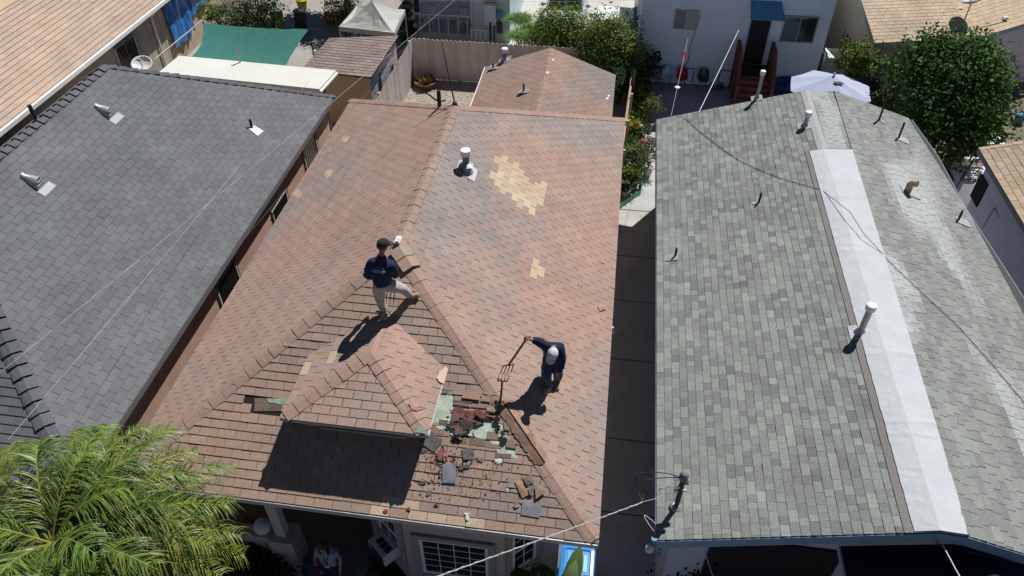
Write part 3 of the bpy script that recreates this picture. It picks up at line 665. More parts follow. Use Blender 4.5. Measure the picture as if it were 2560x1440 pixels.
# ================================================================== yard behind the grey house
pc = thing('patio_cover', (-12.7, 23, 0), 'flat white patio roof behind the charcoal roof', 'patio roof')
z = 2.55; q = [onz(450, 148, z), onz(842, 185, z), onz(800, 232, z), onz(400, 190, z)]
m_ = MB(); m_.slab(q, .14, (.74, .73, .67)); m_.build('roof', mat('flat_roof', (.60, .60, .55), rough=.8, var=.05, scale=1, stain=(.45, .42, .36), stain_scale=2.2, stain_lo=.62, stain_hi=.85, fine=.04, fscale=18), pc)
m_ = MB(); A, B = q[1]+V((.01, 0, .03)), q[2]+V((.01, 0, .03)); m_.tube([A, B], .05, 6, (.7, .7, .7)); m_.build('edge_trim', M_white, pc)
m_ = MB()
for p in q[1:3]: m_ = MB(); m_.box((p.x-.5, p.y-.35, 0), (p.x-.4, p.y-.25, z-.14), (.12, .09, .07)); m_.build('post', M_attr, pc)
for u, v, u2, v2 in ((603, 165, 597, 128),):
    p = onz(u, v, z); m_ = MB(); m_.tube([p, p+V((0, 0, .62))], .035, 8, (.6, .6, .62)); m_.tube([p+V((-.06, 0, .62)), p+V((.06, 0, .62))], .03, 6, (.6, .6, .62)); m_.build('flue', M_metal, pc)
p = onz(780, 192, z+.01); m_ = MB(); m_.lathe(p, [(.09, 0), (.09, .02), (.03, .03)], 12, (.1, .1, .1)); m_.build('drain_cover', M_attr, pc)
# green shade cloth on posts
sc2 = thing('shade_cloth', (-14, 26.5, 0), 'sagging green shade net stretched over the back yard', 'shade cloth')
q = [onz(508, 57, 2.5), onz(772, 72, 2.5), onz(712, 174, 2.3), onz(455, 156, 2.3)]
m_ = MB(); N = 26; vs = []
for i in range(N+1):
    for k in range(N+1):
        a, b = i/N, k/N; p = (q[0]*(1-a)+q[1]*a)*(1-b)+(q[3]*(1-a)+q[2]*a)*b
        sg = math.sin(math.pi*b)*.30*(.6+.4*math.sin(math.pi*a))+math.sin(math.pi*a)*.08
        p = p+V((.22*math.sin(math.pi*b)*(-1 if a > .5 else 1)*abs(2*a-1), 0, -sg+.025*vn(a*22, b*1.2, 5)+.03*vn(a*9+b*8, b*2, 8)*(a > .6)))
        vs.append(p)
m_.mesh(vs, [(i*(N+1)+k, i*(N+1)+k+1, (i+1)*(N+1)+k+1, (i+1)*(N+1)+k) for i in range(N) for k in range(N)], (.04, .165, .135))
cl = m_.build('net', mat('shade_net', attr=True, rough=.85, var=.10, scale=5, fine=.12, fscale=90, transl=.12), sc2, smooth=True)
m_ = MB()
for p in q: m_.tube([(p.x, p.y, 0), (p.x, p.y, p.z+.05)], .025, 6, (.03, .03, .03))
m_.tube([q[1], q[1]+V((.55, 0, 0)), V((q[1].x+.55, q[1].y, 0))], .02, 6, (.03, .03, .03))
m_.build('post', M_black, sc2)
# dish behind the grey ridge
def dish(name, p, aim, r, lab, parent=None, col=(.62, .62, .62), arm=True):
    aim = V(aim).normalized(); o0 = thing(name, p, lab, 'satellite dish')
    m_ = MB(); m_.lathe(V(p)+V((0, 0, .62)), [(.02, 0), (r*.5, .03), (r*.85, .09), (r, .14), (r*1.02, .13), (r*.85, .07), (r*.4, -.01), (.01, -.02)], 20, col, ax=aim, sx=1, sy=.9)
    m_.build('reflector', mat('dish_paint', attr=True, rough=.45, var=.05), o0, smooth=True)
    m_ = MB(); m_.tube([p, V(p)+V((0, 0, .5)), V(p)+V((0, 0, .62))], .025, 8, (.3, .3, .32)); m_.build('mast', M_metal, o0)
    m_ = MB(); c0 = V(p)+V((0, 0, .62)); t = c0+aim*.5+V((0, 0, -.1)); m_.tube([c0+V((0, 0, -.12)), t], .015, 6, (.15, .15, .15)); m_.box(t-V((.06, .04, .03)), t+V((.06, .04, .05)), (.35, .35, .36)); m_.build('feed_arm', M_attr, o0)
    return o0
p = onz(362, 178, 2.4); dish('satellite_dish', V((p.x, p.y, 2.0)), (.2, -.5, .9), .36, 'white satellite dish just behind the corner of the charcoal roof')
# antenna mast / conduit leaning
m_ = MB(); A, B = onz(385, 150, 2.2), onz(505, 52, 2.4); m_.tube([A, B], .03, 6, (.6, .6, .6)); tag(m_.build('rail_pipe', M_metal), 'long white pipe running from the dish to the green net', 'pipe')
# shed
sd = thing('garden_shed', (-9.9, 26, 0), 'small tan shed with the pink-brown shingle roof between two fences', 'shed')
zf, zb = 2.1, 2.75; q = [onz(752, 176, zf), onz(928, 193, zf), onz(998, 94, zb), onz(822, 92, zb)]
pS = Plane(q); m_ = MB(); shingles(m_, pS, tanp(pS, 41, ((.33, .25, .22), (.27, .22, .20)), .14), ex=.14, tab=.3, th=.012, gap=.01); m_.build('roof', M_shin, sd)
m_ = MB(); i1 = [V((p.x+(.1 if k in (0, 3) else -.12), p.y+(.12 if k < 2 else -.12), p.z-.08)) for k, p in enumerate(q)]
m_.mesh([V((p.x, p.y, 0)) for p in i1]+i1, [(0, 1, 5, 4), (2, 3, 7, 6), (3, 0, 4, 7)], (.52, .42, .26)); m_.build('wall', M_attr, sd)
m_ = MB(); m_.mesh([V((i1[1].x, i1[1].y, 0)), V((i1[2].x, i1[2].y, 0)), i1[2], i1[1]], [(0, 1, 2, 3)]); m_.build('side_wall', mat('peeling_wall', (.60, .60, .62), rough=.9, var=.12, scale=3, stain=(.25, .25, .3), stain_scale=7, stain_lo=.5, stain_hi=.62), sd)
m_ = MB()
for k in range(2): m_ = MB(); a = (i1[1]*(.65-.45*k)+i1[2]*(.35+.45*k)); m_.box((a.x-.005, a.y-.06, 1.1), (a.x+.02, a.y+.06, 1.9), (.04, .045, .06)); m_.build('opening', M_attr, sd)
# covered grill
gl = thing('covered_grill', (-9.15, 23.2, 0), 'barbecue under a dark blue cover between the shed and the brown roof', 'grill')
p = onz(868, 238, 1.0)
m_ = MB(); m_.prism([(p.x-.7, p.y, .25), (p.x+.7, p.y, .25), (p.x+.68, p.y, .95), (p.x+.45, p.y, 1.15), (p.x-.45, p.y, 1.15), (p.x-.68, p.y, .95)], (0, .65, 0), (.012, .016, .07)); m_.build('cover', mat('blue_cover', attr=True, rough=.5, var=.15), gl)
m_ = MB()
for x in (-.6, .6): m_.box((p.x+x-.03, p.y+.1, 0), (p.x+x+.03, p.y+.16, .25), (.02, .02, .02))
m_.build('leg', M_attr, gl)
# canopy tent
ct = thing('canopy_tent', (-10.1, 30, 0), 'pale beige pop-up canopy tent in front of the blue-grey house', 'canopy tent')
zc = 2.0; q = [onz(848, 66, zc), onz(985, 82, zc), onz(1012, 24, zc), onz(893, 14, zc)]; cc = sum(q, V((0, 0, 0)))/4; pk = cc+V((0, 0, .75)); m_ = MB()
N = 10
for s_ in range(4):
    a, b = q[s_], q[(s_+1) % 4]; vs = []; fs = []
    for i in range(N+1):
        t = i/N
        for k in range(N+1):
            u = k/N; e = a*(1-u)+b*u; p = e*(1-t)+pk*t; sag = math.sin(math.pi*u)*(1-t)*.18*(1 if t > 0 else .2)+math.sin(math.pi*t)*.10
            if 0 < u < 1: sag += .04*vn(u*6+s_*3, t*5, 3)
            vs.append(p-V((0, 0, sag)))
    fs = [(i*(N+1)+k, i*(N+1)+k+1, (i+1)*(N+1)+k+1, (i+1)*(N+1)+k) for i in range(N) for k in range(N)]
    m_.mesh(vs, fs, (.46, .47, .43)); m_.slab([a, b, b-V((0, 0, .2)), a-V((0, 0, .2))], .01, (.42, .42, .38))
m_.build('cover', mat('canvas', attr=True, rough=.9, var=.06, scale=3, transl=.1), ct, smooth=False)
for p in q: m_ = MB(); m_.tube([(p.x, p.y, 0), p], .03, 6, (.5, .5, .5)); m_.build('leg', M_metal, ct)
m_ = MB()
for k in range(5):
    a = q[0]*(1-k/4)+q[1]*(k/4); b = q[0]*(1-min(1, (k+1)/4))+q[1]*min(1, (k+1)/4)
    m_.tube([a-V((0, 0, .3)), b-V((0, 0, .75))], .014, 5, (.6, .6, .6)); m_.tube([a-V((0, 0, .75)), b-V((0, 0, .3))], .014, 5, (.6, .6, .6))
m_.build('frame', M_metal, ct)
# mesh chairs, buckets and pots in the shade
def sling(p, rz, lab):
    t = thing('patio_chair', p, lab, 'chair'); Mx = Matrix.Translation(p) @ Matrix.Rotation(rz, 4, 'Z')
    m_ = MB()
    for x in (-.27, .27):
        m_.tube([Mx @ V(q) for q in ((x, -.25, 0), (x, -.25, .42), (x, .22, .40), (x, .38, 1.0))], .015, 6, (.03, .03, .03)); m_.tube([Mx @ V(q) for q in ((x, .22, .40), (x, .3, 0))], .015, 6, (.03, .03, .03))
    m_.build('frame', M_black, t)
    m_ = MB(); m_.slab([Mx @ V(q) for q in ((-.26, -.25, .42), (.26, -.25, .42), (.26, .22, .40), (-.26, .22, .40))], .01, (.03, .028, .03)); m_.build('seat', M_attr, t)
    m_ = MB(); m_.slab([Mx @ V(q) for q in ((-.26, .22, .40), (.26, .22, .40), (.26, .38, 1.0), (-.26, .38, 1.0))], .01, (.03, .028, .03)); m_.build('backrest', M_attr, t)
sling(onz(695, 68, .4)*1, .3, 'low dark mesh patio chair behind the green net, nearer the roses')
sling(onz(748, 66, .5)*1, .05, 'dark mesh patio chair behind the green net, nearer the yellow bucket')
for o in bpy.data.objects:
    if o.name.startswith('patio_chair'): o.location.z = 0
def bucket(name, p, r, h, col, lab, cat, soil=False, grp=None):
    t = thing(name, p, lab, cat, grp); m_ = MB(); m_.lathe(p, [(r*.78, 0), (r, h*.86), (r*1.08, h*.87), (r*1.08, h), (r*.95, h), (r*.9, h*.88)], 16, col); m_.build('pot', M_attr, t, smooth=False)
    if soil: m_ = MB(); m_.lathe(V(p)+V((0, 0, h*.8)), [(r*.92, 0), (r*.3, .02)], 12, (.06, .04, .03)); m_.build('soil', M_attr, t)
    return t
bucket('bucket', onz(757, 22, 0), .26, .45, (.40, .36, .03), 'yellow bucket standing in the shaded back yard', 'bucket')
bucket('bucket', onz(758, 36, 0), .16, .24, (.6, .6, .58), 'small white bucket in front of the yellow bucket', 'bucket')
bucket('flower_pot', onz(826, 58, 0), .26, .36, (.25, .07, .03), 'terracotta pot beside the blue planter left of the canopy tent', 'flower pot', True)
bucket('flower_pot', onz(853, 52, 0), .28, .34, (.02, .03, .09), 'dark blue planter left of the canopy tent', 'flower pot', True)

# ================================================================== wooden fences
M_fen = mat('fence_paint', attr=True, rough=.9, var=.10, scale=3, fine=.08, stain=(.20, .17, .15), stain_scale=3, stain_lo=.62, stain_hi=.85)
def fence(A, B, h, lab, col=(.40, .355, .335), bw=.19, round_=True, rails=True, dz=0):
    A, B = V(A), V(B); d = (B-A); L = d.length; d.normalize(); n_ = d.cross(V((0, 0, 1))); t = thing('board_fence', (A+B)/2, lab, 'fence')
    m_ = MB(); k = int(L/bw)
    for i in range(k):
        p = A+d*(i*bw); hh = h+R_.uniform(-.015, .015); w_ = bw-.006; pr = [(0, 0), (w_, 0), (w_, hh-.06), (w_*.85, hh-.02), (w_*.6, hh), (w_*.4, hh), (w_*.15, hh-.02), (0, hh-.06)] if round_ else [(0, 0), (w_, 0), (w_, hh), (0, hh)]
        o_ = n_*R_.uniform(-.006, .006); m_.prism([p+d*a+V((0, 0, b))+o_ for a, b in pr], n_*.02, jit(col, .12))
    m_.build('boards', M_fen, t)
    m_ = MB()
    for z in (.35, h-.35): m_.prism([A+n_*-.05+V((0, 0, z)), B+n_*-.05+V((0, 0, z)), B+n_*-.05+V((0, 0, z+.09)), A+n_*-.05+V((0, 0, z+.09))], n_*.04, jit(col, .1))
    m_.build('rail', M_fen, t); k = int(L/2.4)+1
    for i in range(k+1): p = A+d*(L*i/k)-n_*.1; m_ = MB(); m_.box(p-V((.045, .045, 0)), p+V((.045, .045, h-.1)), jit(col, .1)); m_.build('post', M_fen, t)
fence((-8.28, 22.0, 0), (-8.24, 28.7, 0), 1.78, 'weathered board fence on the left side of the gravel yard')
fence((-8.24, 28.82, 0), (-.4, 28.82, 0), 1.76, 'tall pinkish-grey board fence across the back of the gravel yard', (.56, .49, .46))
a_, b_ = onz(1583, 158, 1.85), onz(1543, 470, 1.6)
fence((a_.x, a_.y, 0), (.36, 17.8, 0), 1.7, 'narrow old plank fence between the brown house and the potted plants', (.40, .30, .21), round_=False)
# round planter of aloe is in the planting section
# ================================================================== blue-grey house at the back
bh = thing('back_house', (-7, 36, 0), 'blue-grey house at the top with a railed porch and a wall heater', 'house')
M_bg = mat('bluegrey_wall', (.55, .66, .72), rough=.9, var=.05, scale=2, fine=.04)
hx0, hx1, hy = -9.3, -4.78, 32.75; px1 = -6.5
m_ = MB(); m_.box((px1, hy, 0), (hx1, 41, 3.6)); m_.box((hx0, hy+1.5, 0), (px1-.002, 41, 3.6)); m_.build('wall', M_bg, bh)
m_ = MB(); m_.box((hx0-.3, hy-.5, 3.6), (hx1+.35, 41.4, 3.7), (.35, .38, .4)); m_.build('roof', M_attr, bh)
m_ = MB(); m_.box((hx0, hy, 0), (px1, hy+1.5, .3), (.4, .42, .43)); m_.build('porch_floor', M_attr, bh)
m_ = MB(); m_.box((-8.3, hy+1.46, .3), (-7.35, hy+1.49, 2.4), (.52, .58, .62)); dd = m_.build('door', M_attr, bh); m_ = MB(); m_.ball((-7.42, hy+1.42, 1.35), .035, 8, 6, (.03, .03, .03)); m_.ball((-7.42, hy+1.42, 1.5), .03, 8, 6, (.03, .03, .03)); m_.build('handle', M_attr, dd)
for x in (hx0+.02, px1-.06):
    m_ = MB(); m_.box((x, hy-.06, 0), (x+.13, hy+.07, 3.6), (.50, .56, .60)); m_.build('porch_post', M_attr, bh)
m_ = MB(); m_.box((hx0+.15, hy-.03, 1.1), (px1-.06, hy+.04, 1.17), (.55, .6, .63))
for k in range(6): m_.box((hx0+.35+k*.44, hy-.01, .3), (hx0+.40+k*.44, hy+.03, 1.1), (.55, .6, .63))
for k in range(4): m_.box((px1+.1+k*.22, hy-.9-.02, .1), (px1+.14+k*.22, hy-.86, .9), (.5, .55, .58))
m_.box((px1+.05, hy-.93, .9), (px1+.9, hy-.86, .96), (.5, .55, .58)); m_.build('railing', M_attr, bh)
m_ = MB(); m_.box((-5.88, hy-.22, 0.88), (-5.38, hy, 1.79), (.75, .78, .80)); m_.box((-5.90, hy-.24, 1.79), (-5.36, hy, 1.89), (.35, .4, .44)); hw = m_.build('water_heater', M_attr, bh)
m_ = MB(); m_.box((-5.67, hy-.225, 0.89), (-5.58, hy-.221, 1.03), (.03, .03, .03)); m_.build('control_panel', M_attr, hw)
m_ = MB(); m_.tube([(-5.48, hy-.12, 0.88), (-5.48, hy-.12, .1)], .03, 6, (.05, .05, .06)); m_.tube([(-5.66, hy-.12, 0.88), (-5.66, hy-.12, .1)], .04, 6, (.04, .04, .05)); m_.build('pipe', M_attr, hw)
m_ = MB(); m_.lathe((-5.24, hy-.13, 1.23), [(.10, 0), (.13, .03), (.13, .2), (.10, .26), (.04, .3)], 12, (.10, .38, .72)); m_.build('gas_cover', M_gloss, bh)
m_ = MB(); m_.box((-5.36, hy-.1, 0.48), (-5.12, hy-.01, 0.98), (.1, .11, .12)); m_.tube([(-5.24, hy-.13, 1.23), (-5.24, hy-.1, 0.58)], .025, 6, (.05, .05, .06)); m_.build('meter_box', M_attr, bh)
def plastic_chair(p, lab, col=(.55, .57, .55)):
    t = thing('plastic_chair', p, lab, 'chair'); m_ = MB(); x, y, z = p
    m_.box((x-.22, y-.2, z+.42), (x+.22, y+.22, z+.46), col); m_.build('seat', M_attr, t)
    m_ = MB(); m_.slab([(x-.22, y+.2, z+.45), (x+.22, y+.2, z+.45), (x+.2, y+.3, z+.85), (x-.2, y+.3, z+.85)], .03, col); m_.build('backrest', M_attr, t)
    for a, b in ((-1, -1), (1, -1), (1, 1), (-1, 1)): m_ = MB(); m_.tube([(x+a*.18, y+b*.17, z+.42), (x+a*.22, y+b*.22, z)], .02, 6, col); m_.build('leg', M_attr, t)
plastic_chair((-8.6, hy+.6, .3), 'pale plastic chair on the porch near its left post'); plastic_chair((-7.0, hy+.5, .3), 'pale plastic chair on the porch behind the railing, right of the door')

# ================================================================== white house
wh = thing('white_house', (4.45, 34, 0), 'two-window white stucco house with a blue awning over its dark door', 'house')
wy = 29.87
M_wst = mat('white_stucco', (.72, .81, .90), rough=.95, var=.04, scale=1.2, fine=.05, fscale=30, bump=.6, bscale=35)
m_ = MB(); m_.box((.90, wy, 0), (8.12, 38, 3.95)); m_.box((2.7, wy+.001, 3.95), (8.12, 38, 7.2)); m_.build('wall', M_wst, wh)  # unseen upper storey, its set-back shaped to shade the patio but not the bushes
m_ = MB(); m_.box((2.5, wy-.2, 7.2), (8.4, 38.4, 7.3), (.5, .5, .5)); m_.box((.9, wy+.02, 3.95), (2.69, 38, 4.0), (.4, .4, .4)); m_.build('roof', M_attr, wh)
M_blind = mat('blind', (.22, .22, .21), rough=.6, var=.2, scale=2)
wn = window(wh, (2.19, wy-.012), (1, 0), .92, .80, 2.32, 1, 1, frame=(.45, .45, .44), tw=0, fw_=.045, m_pane=M_blind)
m_ = MB(); m_.box((2.63, wy-.04, 2.35), (2.67, wy-.005, 3.1), (.5, .5, .49)); m_.box((2.68, wy-.028, 2.37), (3.06, wy-.022, 3.07), (.42, .42, .4)); m_.build('sash', M_attr, wn)
wn = window(wh, (6.38, wy-.012), (1, 0), 1.28, 1.05, 2.06, 1, 1, frame=(.30, .28, .26), tw=0, fw_=.05)
m_ = MB(); m_.box((6.98, wy-.04, 2.1), (7.03, wy-.005, 3.07), (.30, .28, .26)); m_.build('sash', M_attr, wn)
m_ = MB(); m_.box((6.45, wy-.03, 2.12), (6.97, wy-.022, 2.9), (.10, .16, .2)); m_.build('curtain', M_attr, wn)
m_ = MB(); m_.box((5.14, wy-.03, 1.06), (5.9, wy-.01, 3.02), (.022, .018, .02)); dd = m_.build('door', M_attr, wh)
m_ = MB()
for a in (5.10, 5.9): m_.box((a, wy-.045, 1.06), (a+.05, wy-.008, 3.06), (.5, .55, .6))
for k in range(7): m_.box((5.2+k*.1, wy-.037, 1.2), (5.212+k*.1, wy-.031, 2.9), (.05, .04, .045))
m_.build('frame', M_attr, dd)
aw = MB(); aw.slab([(4.98, wy-.02, 3.62), (6.12, wy-.02, 3.62), (6.3, wy-.75, 3.18), (4.98, wy-.75, 3.18)][::-1], .04, (.12, .30, .46)); aw.build('awning', mat('awning', attr=True, rough=.6, var=.1, scale=4), wh)
m_ = MB(); m_.tube([(3.17, wy-.02, 3.0), (3.1, wy-.02, 2.3), (2.98, wy-.02, 1.6), (3.0, wy-.02, 1.0), (2.9, wy-.02, .75)], .012, 6, (.06, .07, .09)); m_.tube([(2.75, wy-.05, .7), (3.3, wy-.05, .72), (3.3, wy-.05, .1)], .02, 6, (.05, .06, .08)); m_.build('conduit', M_attr, wh)
m_ = MB(); m_.tube([(4.8, wy-.05, .72), (4.4, wy-.05, .72), (4.35, wy-.05, .5), (4.35, wy-.05, .05)], .02, 6, (.04, .05, .06)); m_.build('hose_pipe', M_attr, wh)
# stairs
st = thing('wooden_stairs', (5.5, 28.9, 0), 'red-brown wooden stairs with railings up to the dark door', 'stairs')
sx0, sx1, sy = 4.86, 6.12, 27.85; rc = (.20, .065, .045)
M_red = mat('redwood', attr=True, rough=.75, var=.2, scale=6, fine=.1)
m_ = MB()
for k in range(5):
    z_ = .18*(k+1); y_ = sy+.2*k; m_.box((sx0, y_, z_-.04), (sx1, y_+.24, z_), jit((.24, .085, .06), .1)); m_.box((sx0, y_+.2, z_), (sx1, y_+.22, z_+.14), jit(rc, .1))
m_.build('treads', M_red, st)
m_ = MB(); m_.box((sx0, sy+1.0, 1.0), (sx1, wy-.05, 1.05), (.06, .045, .04)); m_.build('landing', M_red, st)
for x in (sx0-.06, sx1):
    m_ = MB(); m_.prism([(x, sy, 0), (x, sy+1.0, .9), (x, wy-.06, .9), (x, wy-.06, 1.05), (x, sy+1.0, 1.05), (x, sy, .2)], (.06, 0, 0), rc); m_.build('stringer', M_red, st)
    m_ = MB()
    for yy, z0 in ((sy+.05, 0), (sy+1.0, 0), (wy-.15, 0)): m_.box((x-.02, yy-.05, z0), (x+.08, yy+.05, 1.15 if yy < sy+.5 else 2.0), rc)
    m_.prism([(x, sy, 1.05), (x, sy+1.0, 1.95), (x, wy-.1, 1.95), (x, wy-.1, 2.04), (x, sy+1.0, 2.04), (x, sy, 1.14)], (.06, 0, 0), jit(rc, .1))
    m_.prism([(x-.03, sy, 1.15), (x-.03, sy+1.0, 2.04), (x-.03, wy-.1, 2.04), (x-.03, wy-.1, 2.07), (x-.03, sy+1.0, 2.07), (x-.03, sy, 1.18)], (.12, 0, 0), jit(rc, .1))
    for k in range(13):
        yy = sy+.12+k*.14; f_z = lambda q: min(.9, (q-sy)*.9)
        m_.box((x+.01, yy, f_z(yy)+.1), (x+.045, yy+.09, f_z(yy)+1.08), jit(rc, .12))
    m_.build('railing', M_red, st)
# shell chairs against the white wall
def shell(u, v, col, lab):
    p = onz(u, v, 0); x = p.x; y = wy-.45; t = thing('shell_chair', (x, y, 0), lab, 'chair', None)
    m_ = MB(); N = 8; vs = []
    prof = [(-.22, .44), (-.1, .42), (.05, .42), (.16, .46), (.22, .56), (.26, .70), (.28, .82)]
    for k, (yy, zz) in enumerate(prof):
        wd = [.20, .22, .23, .23, .225, .21, .15][k]
        for i in range(N+1):
            a = -1+2*i/N; vs.append((x+a*wd, y+yy-(abs(a)**2)*(.10 if k > 3 else 0), zz+(abs(a)**2)*(.09 if k < 4 else .02)))
    fs = [(k*(N+1)+i, k*(N+1)+i+1, (k+1)*(N+1)+i+1, (k+1)*(N+1)+i) for k in range(len(prof)-1) for i in range(N)]; nv = len(vs)
    m_.mesh(vs+[(a, b+.008, c-.012) for a, b, c in vs], fs+[tuple(reversed([nv+q for q in f])) for f in fs], col); m_.build('seat_shell', M_gloss, t, smooth=True)
    for a, b in ((-1, -1), (1, -1), (1, 1), (-1, 1)): m_ = MB(); m_.tube([(x+a*.08, y+b*.08, .42), (x+a*.22, y+b*.2, 0)], .009, 5, (.02, .02, .02)); m_.build('leg', M_black, t)
shell(1664, 212, (.42, .60, .68), 'pale blue shell chair against the white wall'); shell(1700, 212, (.42, .03, .035), 'red shell chair against the white wall'); shell(1752, 213, (.015, .09, .06), 'dark green shell chair against the white wall')
m_ = MB(); p = onz(1790, 218, 0); m_.tube([p+V((.25*math.cos(a), .25*math.sin(a)-.1, .02+.01*a)) for a in [q*.5 for q in range(40)]], .015, 5, (.02, .03, .03)); tag(m_.build('garden_hose', M_black), 'coiled dark hose on the patio right of the green chair', 'hose')
# utility cabinet beside the house
cb = thing('storage_cabinet', (8.7, 29.6, 0), 'grey-green metal cabinet beside the right corner of the white house', 'cabinet')
A = onz(2035, 197, 0); hh = 1.75; T0 = onz(2045, 106, hh); m_ = MB(); m_.box((8.3, 29.3, 0), (9.15, 30.1, hh-.03), (.36, .40, .38)); m_.build('body', M_attr, cb)
m_ = MB(); m_.box((8.26, 29.26, hh-.03), (9.19, 30.14, hh+.03), (.66, .64, .58)); m_.build('top', M_attr, cb)
m_ = MB(); m_.lathe((8.8, 29.7, hh+.03), [(.10, 0), (.12, .03), (.10, .05)], 12, (.45, .42, .3)); tag(m_.build('bowl', M_attr), 'small bowl on top of the grey-green cabinet', 'bowl')
# umbrella
um = thing('patio_umbrella', (8.0, 26.8, 0), 'pale lilac patio umbrella with a dark patch, behind the green-grey roof', 'umbrella')
pk = onz(2085, 190, 2.55); rr = 1.45; m_ = MB(); vs = [pk]; K = 8
for k in range(K):
    a = 2*math.pi*k/K+.25; vs.append(pk+V((rr*math.cos(a), rr*math.sin(a), -.48)))
    a2 = a+math.pi/K; vs.append(pk+V((rr*.93*math.cos(a2), rr*.93*math.sin(a2), -.52)))
m_.mesh(vs+[v_-V((0, 0, .008)) for v_ in vs], [(0, 1+k, 1+(k+1) % 16) for k in range(16)]+[(17, 18+(k+1) % 16, 18+k) for k in range(16)], (.46, .50, .66)); m_.build('canopy', mat('lilac_cloth', attr=True, rough=.85, var=.05, scale=3, transl=.15), um)
m_ = MB(); m_.tube([pk-V((0, 0, 2.5)), pk+V((0, 0, .12))], .025, 8, (.6, .6, .6)); m_.build('pole', M_metal, um)
m_ = MB(); m_.lathe(pk+V((0, 0, -.02)), [(.05, 0), (.05, .05), (.02, .08)], 8, (.6, .6, .62)); m_.build('finial', M_attr, um)
m_ = MB(); q0 = pk+V((.10, -.35, -.10)); m_.slab([q0+V((-.16, .05, .03)), q0+V((-.05, -.06, .0)), q0+V((.16, -.03, -.01)), q0+V((.22, .03, .01)), q0+V((.05, .09, .035))], .012, (.02, .03, .09)); m_.build('patch', M_attr, um)
# covered items next to the stairs
m_ = MB(); p = onz(1975, 215, .5)
for (x, y, z, a, b, c_) in ((0, .5, .25, .75, .42, .38), (.55, .2, .22, .4, .35, .3)): m_.ball((p.x+x, p.y+y, z), (a, b, c_), 14, 8, (.03, .05, .22), .12)
tag(m_.build('covered_pile', mat('navy_tarp', attr=True, rough=.4, var=.2, scale=5), smooth=False), 'low pile under a blue tarp right of the red stairs', 'tarp')
m_ = MB(); p = onz(2000, 222, .4); m_.box((p.x-.3, p.y-.2, 0), (p.x+.35, p.y+.25, .45), (.03, .03, .035)); m_.box((p.x+.05, p.y-.21, .3), (p.x+.3, p.y+.1, .5), (.35, .03, .06)); tag(m_.build('cool_box', M_attr), 'dark box with a red lid beside the lilac umbrella', 'box')
# ================================================================== green-grey house (right)
NX0, NR, NY0, NY1, NZ, NZr = 1.49, 5.62, 6.95, 21.3, 3.0, 4.27
R2a, R2b = V((6.05, NY0, 4.25)), V((6.42, NY1, 4.33))
nh = thing('green_roof_house', (5.4, 14, 0), 'blue-trimmed house with the mottled green-grey shingle roof and white ridge strip', 'house')
a, b = V((NX0, NY0, NZ)), V((NX0, NY1, NZ)); r1a, r1b = V((NR, NY0, NZr)), V((NR, NY1, NZr))
kL = Plane([b, a, r1a, r1b])
E1 = V((8.85, NY1, 3.58)); nn = (R2a-R2b).cross(E1-R2b)
ev = [E1]+[onpl(u, v, R2b, nn) for u, v in ((2345, 390), (2415, 520), (2560, 745))]; dlast = (ev[-1]-ev[-2]); k_ = (NY0-ev[-1].y)/dlast.y
E2 = V((10.2, NY0, 0)); t = nn.normalized(); E2.z = R2b.z-((E2.x-R2b.x)*t.x+(E2.y-R2b.y)*t.y)/t.z
kR = Plane([E2]+ev[::-1]+[R2b, R2a], (0, 1)) if False else None
pts = [R2a, E2]+ev[::-1]+[R2b]
kR = Plane([E2]+ev[::-1]+[R2b, R2a], (0, 1))
kR.e = (R2b-R2a).normalized()*(1 if kR.n.z > 0 else -1); kR.e = (R2b-R2a).normalized(); kR.s = kR.n.cross(kR.e).normalized()
if kR.s.z < 0: kR.e = -kR.e; kR.s = kR.n.cross(kR.e).normalized()
kR.ab = [kR.to(p) for p in kR.pts]
def ccw(ab): return sum(ab[i][0]*ab[(i+1) % len(ab)][1]-ab[(i+1) % len(ab)][0]*ab[i][1] for i in range(len(ab))) > 0
if not ccw(kR.ab): kR.ab.reverse()
def greenp(seed, wash=0):
    gs = [(.245, .268, .245), (.275, .298, .268), (.20, .222, .208), (.165, .17, .172), (.225, .215, .215), (.15, .155, .158), (.31, .33, .30)]
    def f(i, j, a, b):
        r = R_.random(); c = gs[0] if r < .3 else gs[1] if r < .5 else gs[2] if r < .66 else gs[3] if r < .8 else gs[4] if r < .9 else gs[5] if r < .96 else gs[6]
        c = mixc(c, (.238, .25, .242), .35); c = tuple(x*.93 for x in c)
        if wash:
            k = vn(a*.35, b*1.3, seed)*1.5+vn(a*.9, b*2.2, seed+4)*.5; k = max(0, k*1.7-.12)
            c = mixc(c, (.245, .25, .235), .45); w_ = wash(a, b); return jit(c+(1-max(0, min(.60, .24+k*.45))*w_,), .09)
        return jit(c, .09)
    return f
M_shg = mat('shingle_laminated', wash=(.52, .54, .55), attr=True, rough=.95, var=.08, scale=1.0, fine=.22, fscale=45, bump=.4, bscale=160, spec=.15)
m_ = MB(); shingles(m_, kL, greenp(51), ex=.155, rnd=(.11, .29), gap=.004, th=.010, lift=.004, deck=(.05, .055, .05)); 
mid = Plane([r1a, R2a, R2b, r1b], (0, 3)); 
mid.e = (r1b-r1a).normalized(); mid.s = mid.n.cross(mid.e).normalized(); mid.ab = [mid.to(p) for p in mid.pts]
if not ccw(mid.ab): mid.ab.reverse()
bm_ = max(q[1] for q in kR.ab)
wsh = lambda a, b: 1.0 if bm_-1.7 < b else max(.25, 1-(bm_-1.7-b)*.55)
shingles(m_, mid, greenp(52, lambda a, b: .9), ex=.155, rnd=(.16, .30), gap=.006, th=.008, deck=(.08, .085, .08))
shingles(m_, kR, greenp(53, wsh), ex=.155, rnd=(.2, .33), gap=.010, th=.010, deck=(.07, .075, .07))
nro = m_.build('roof', M_shg, nh)
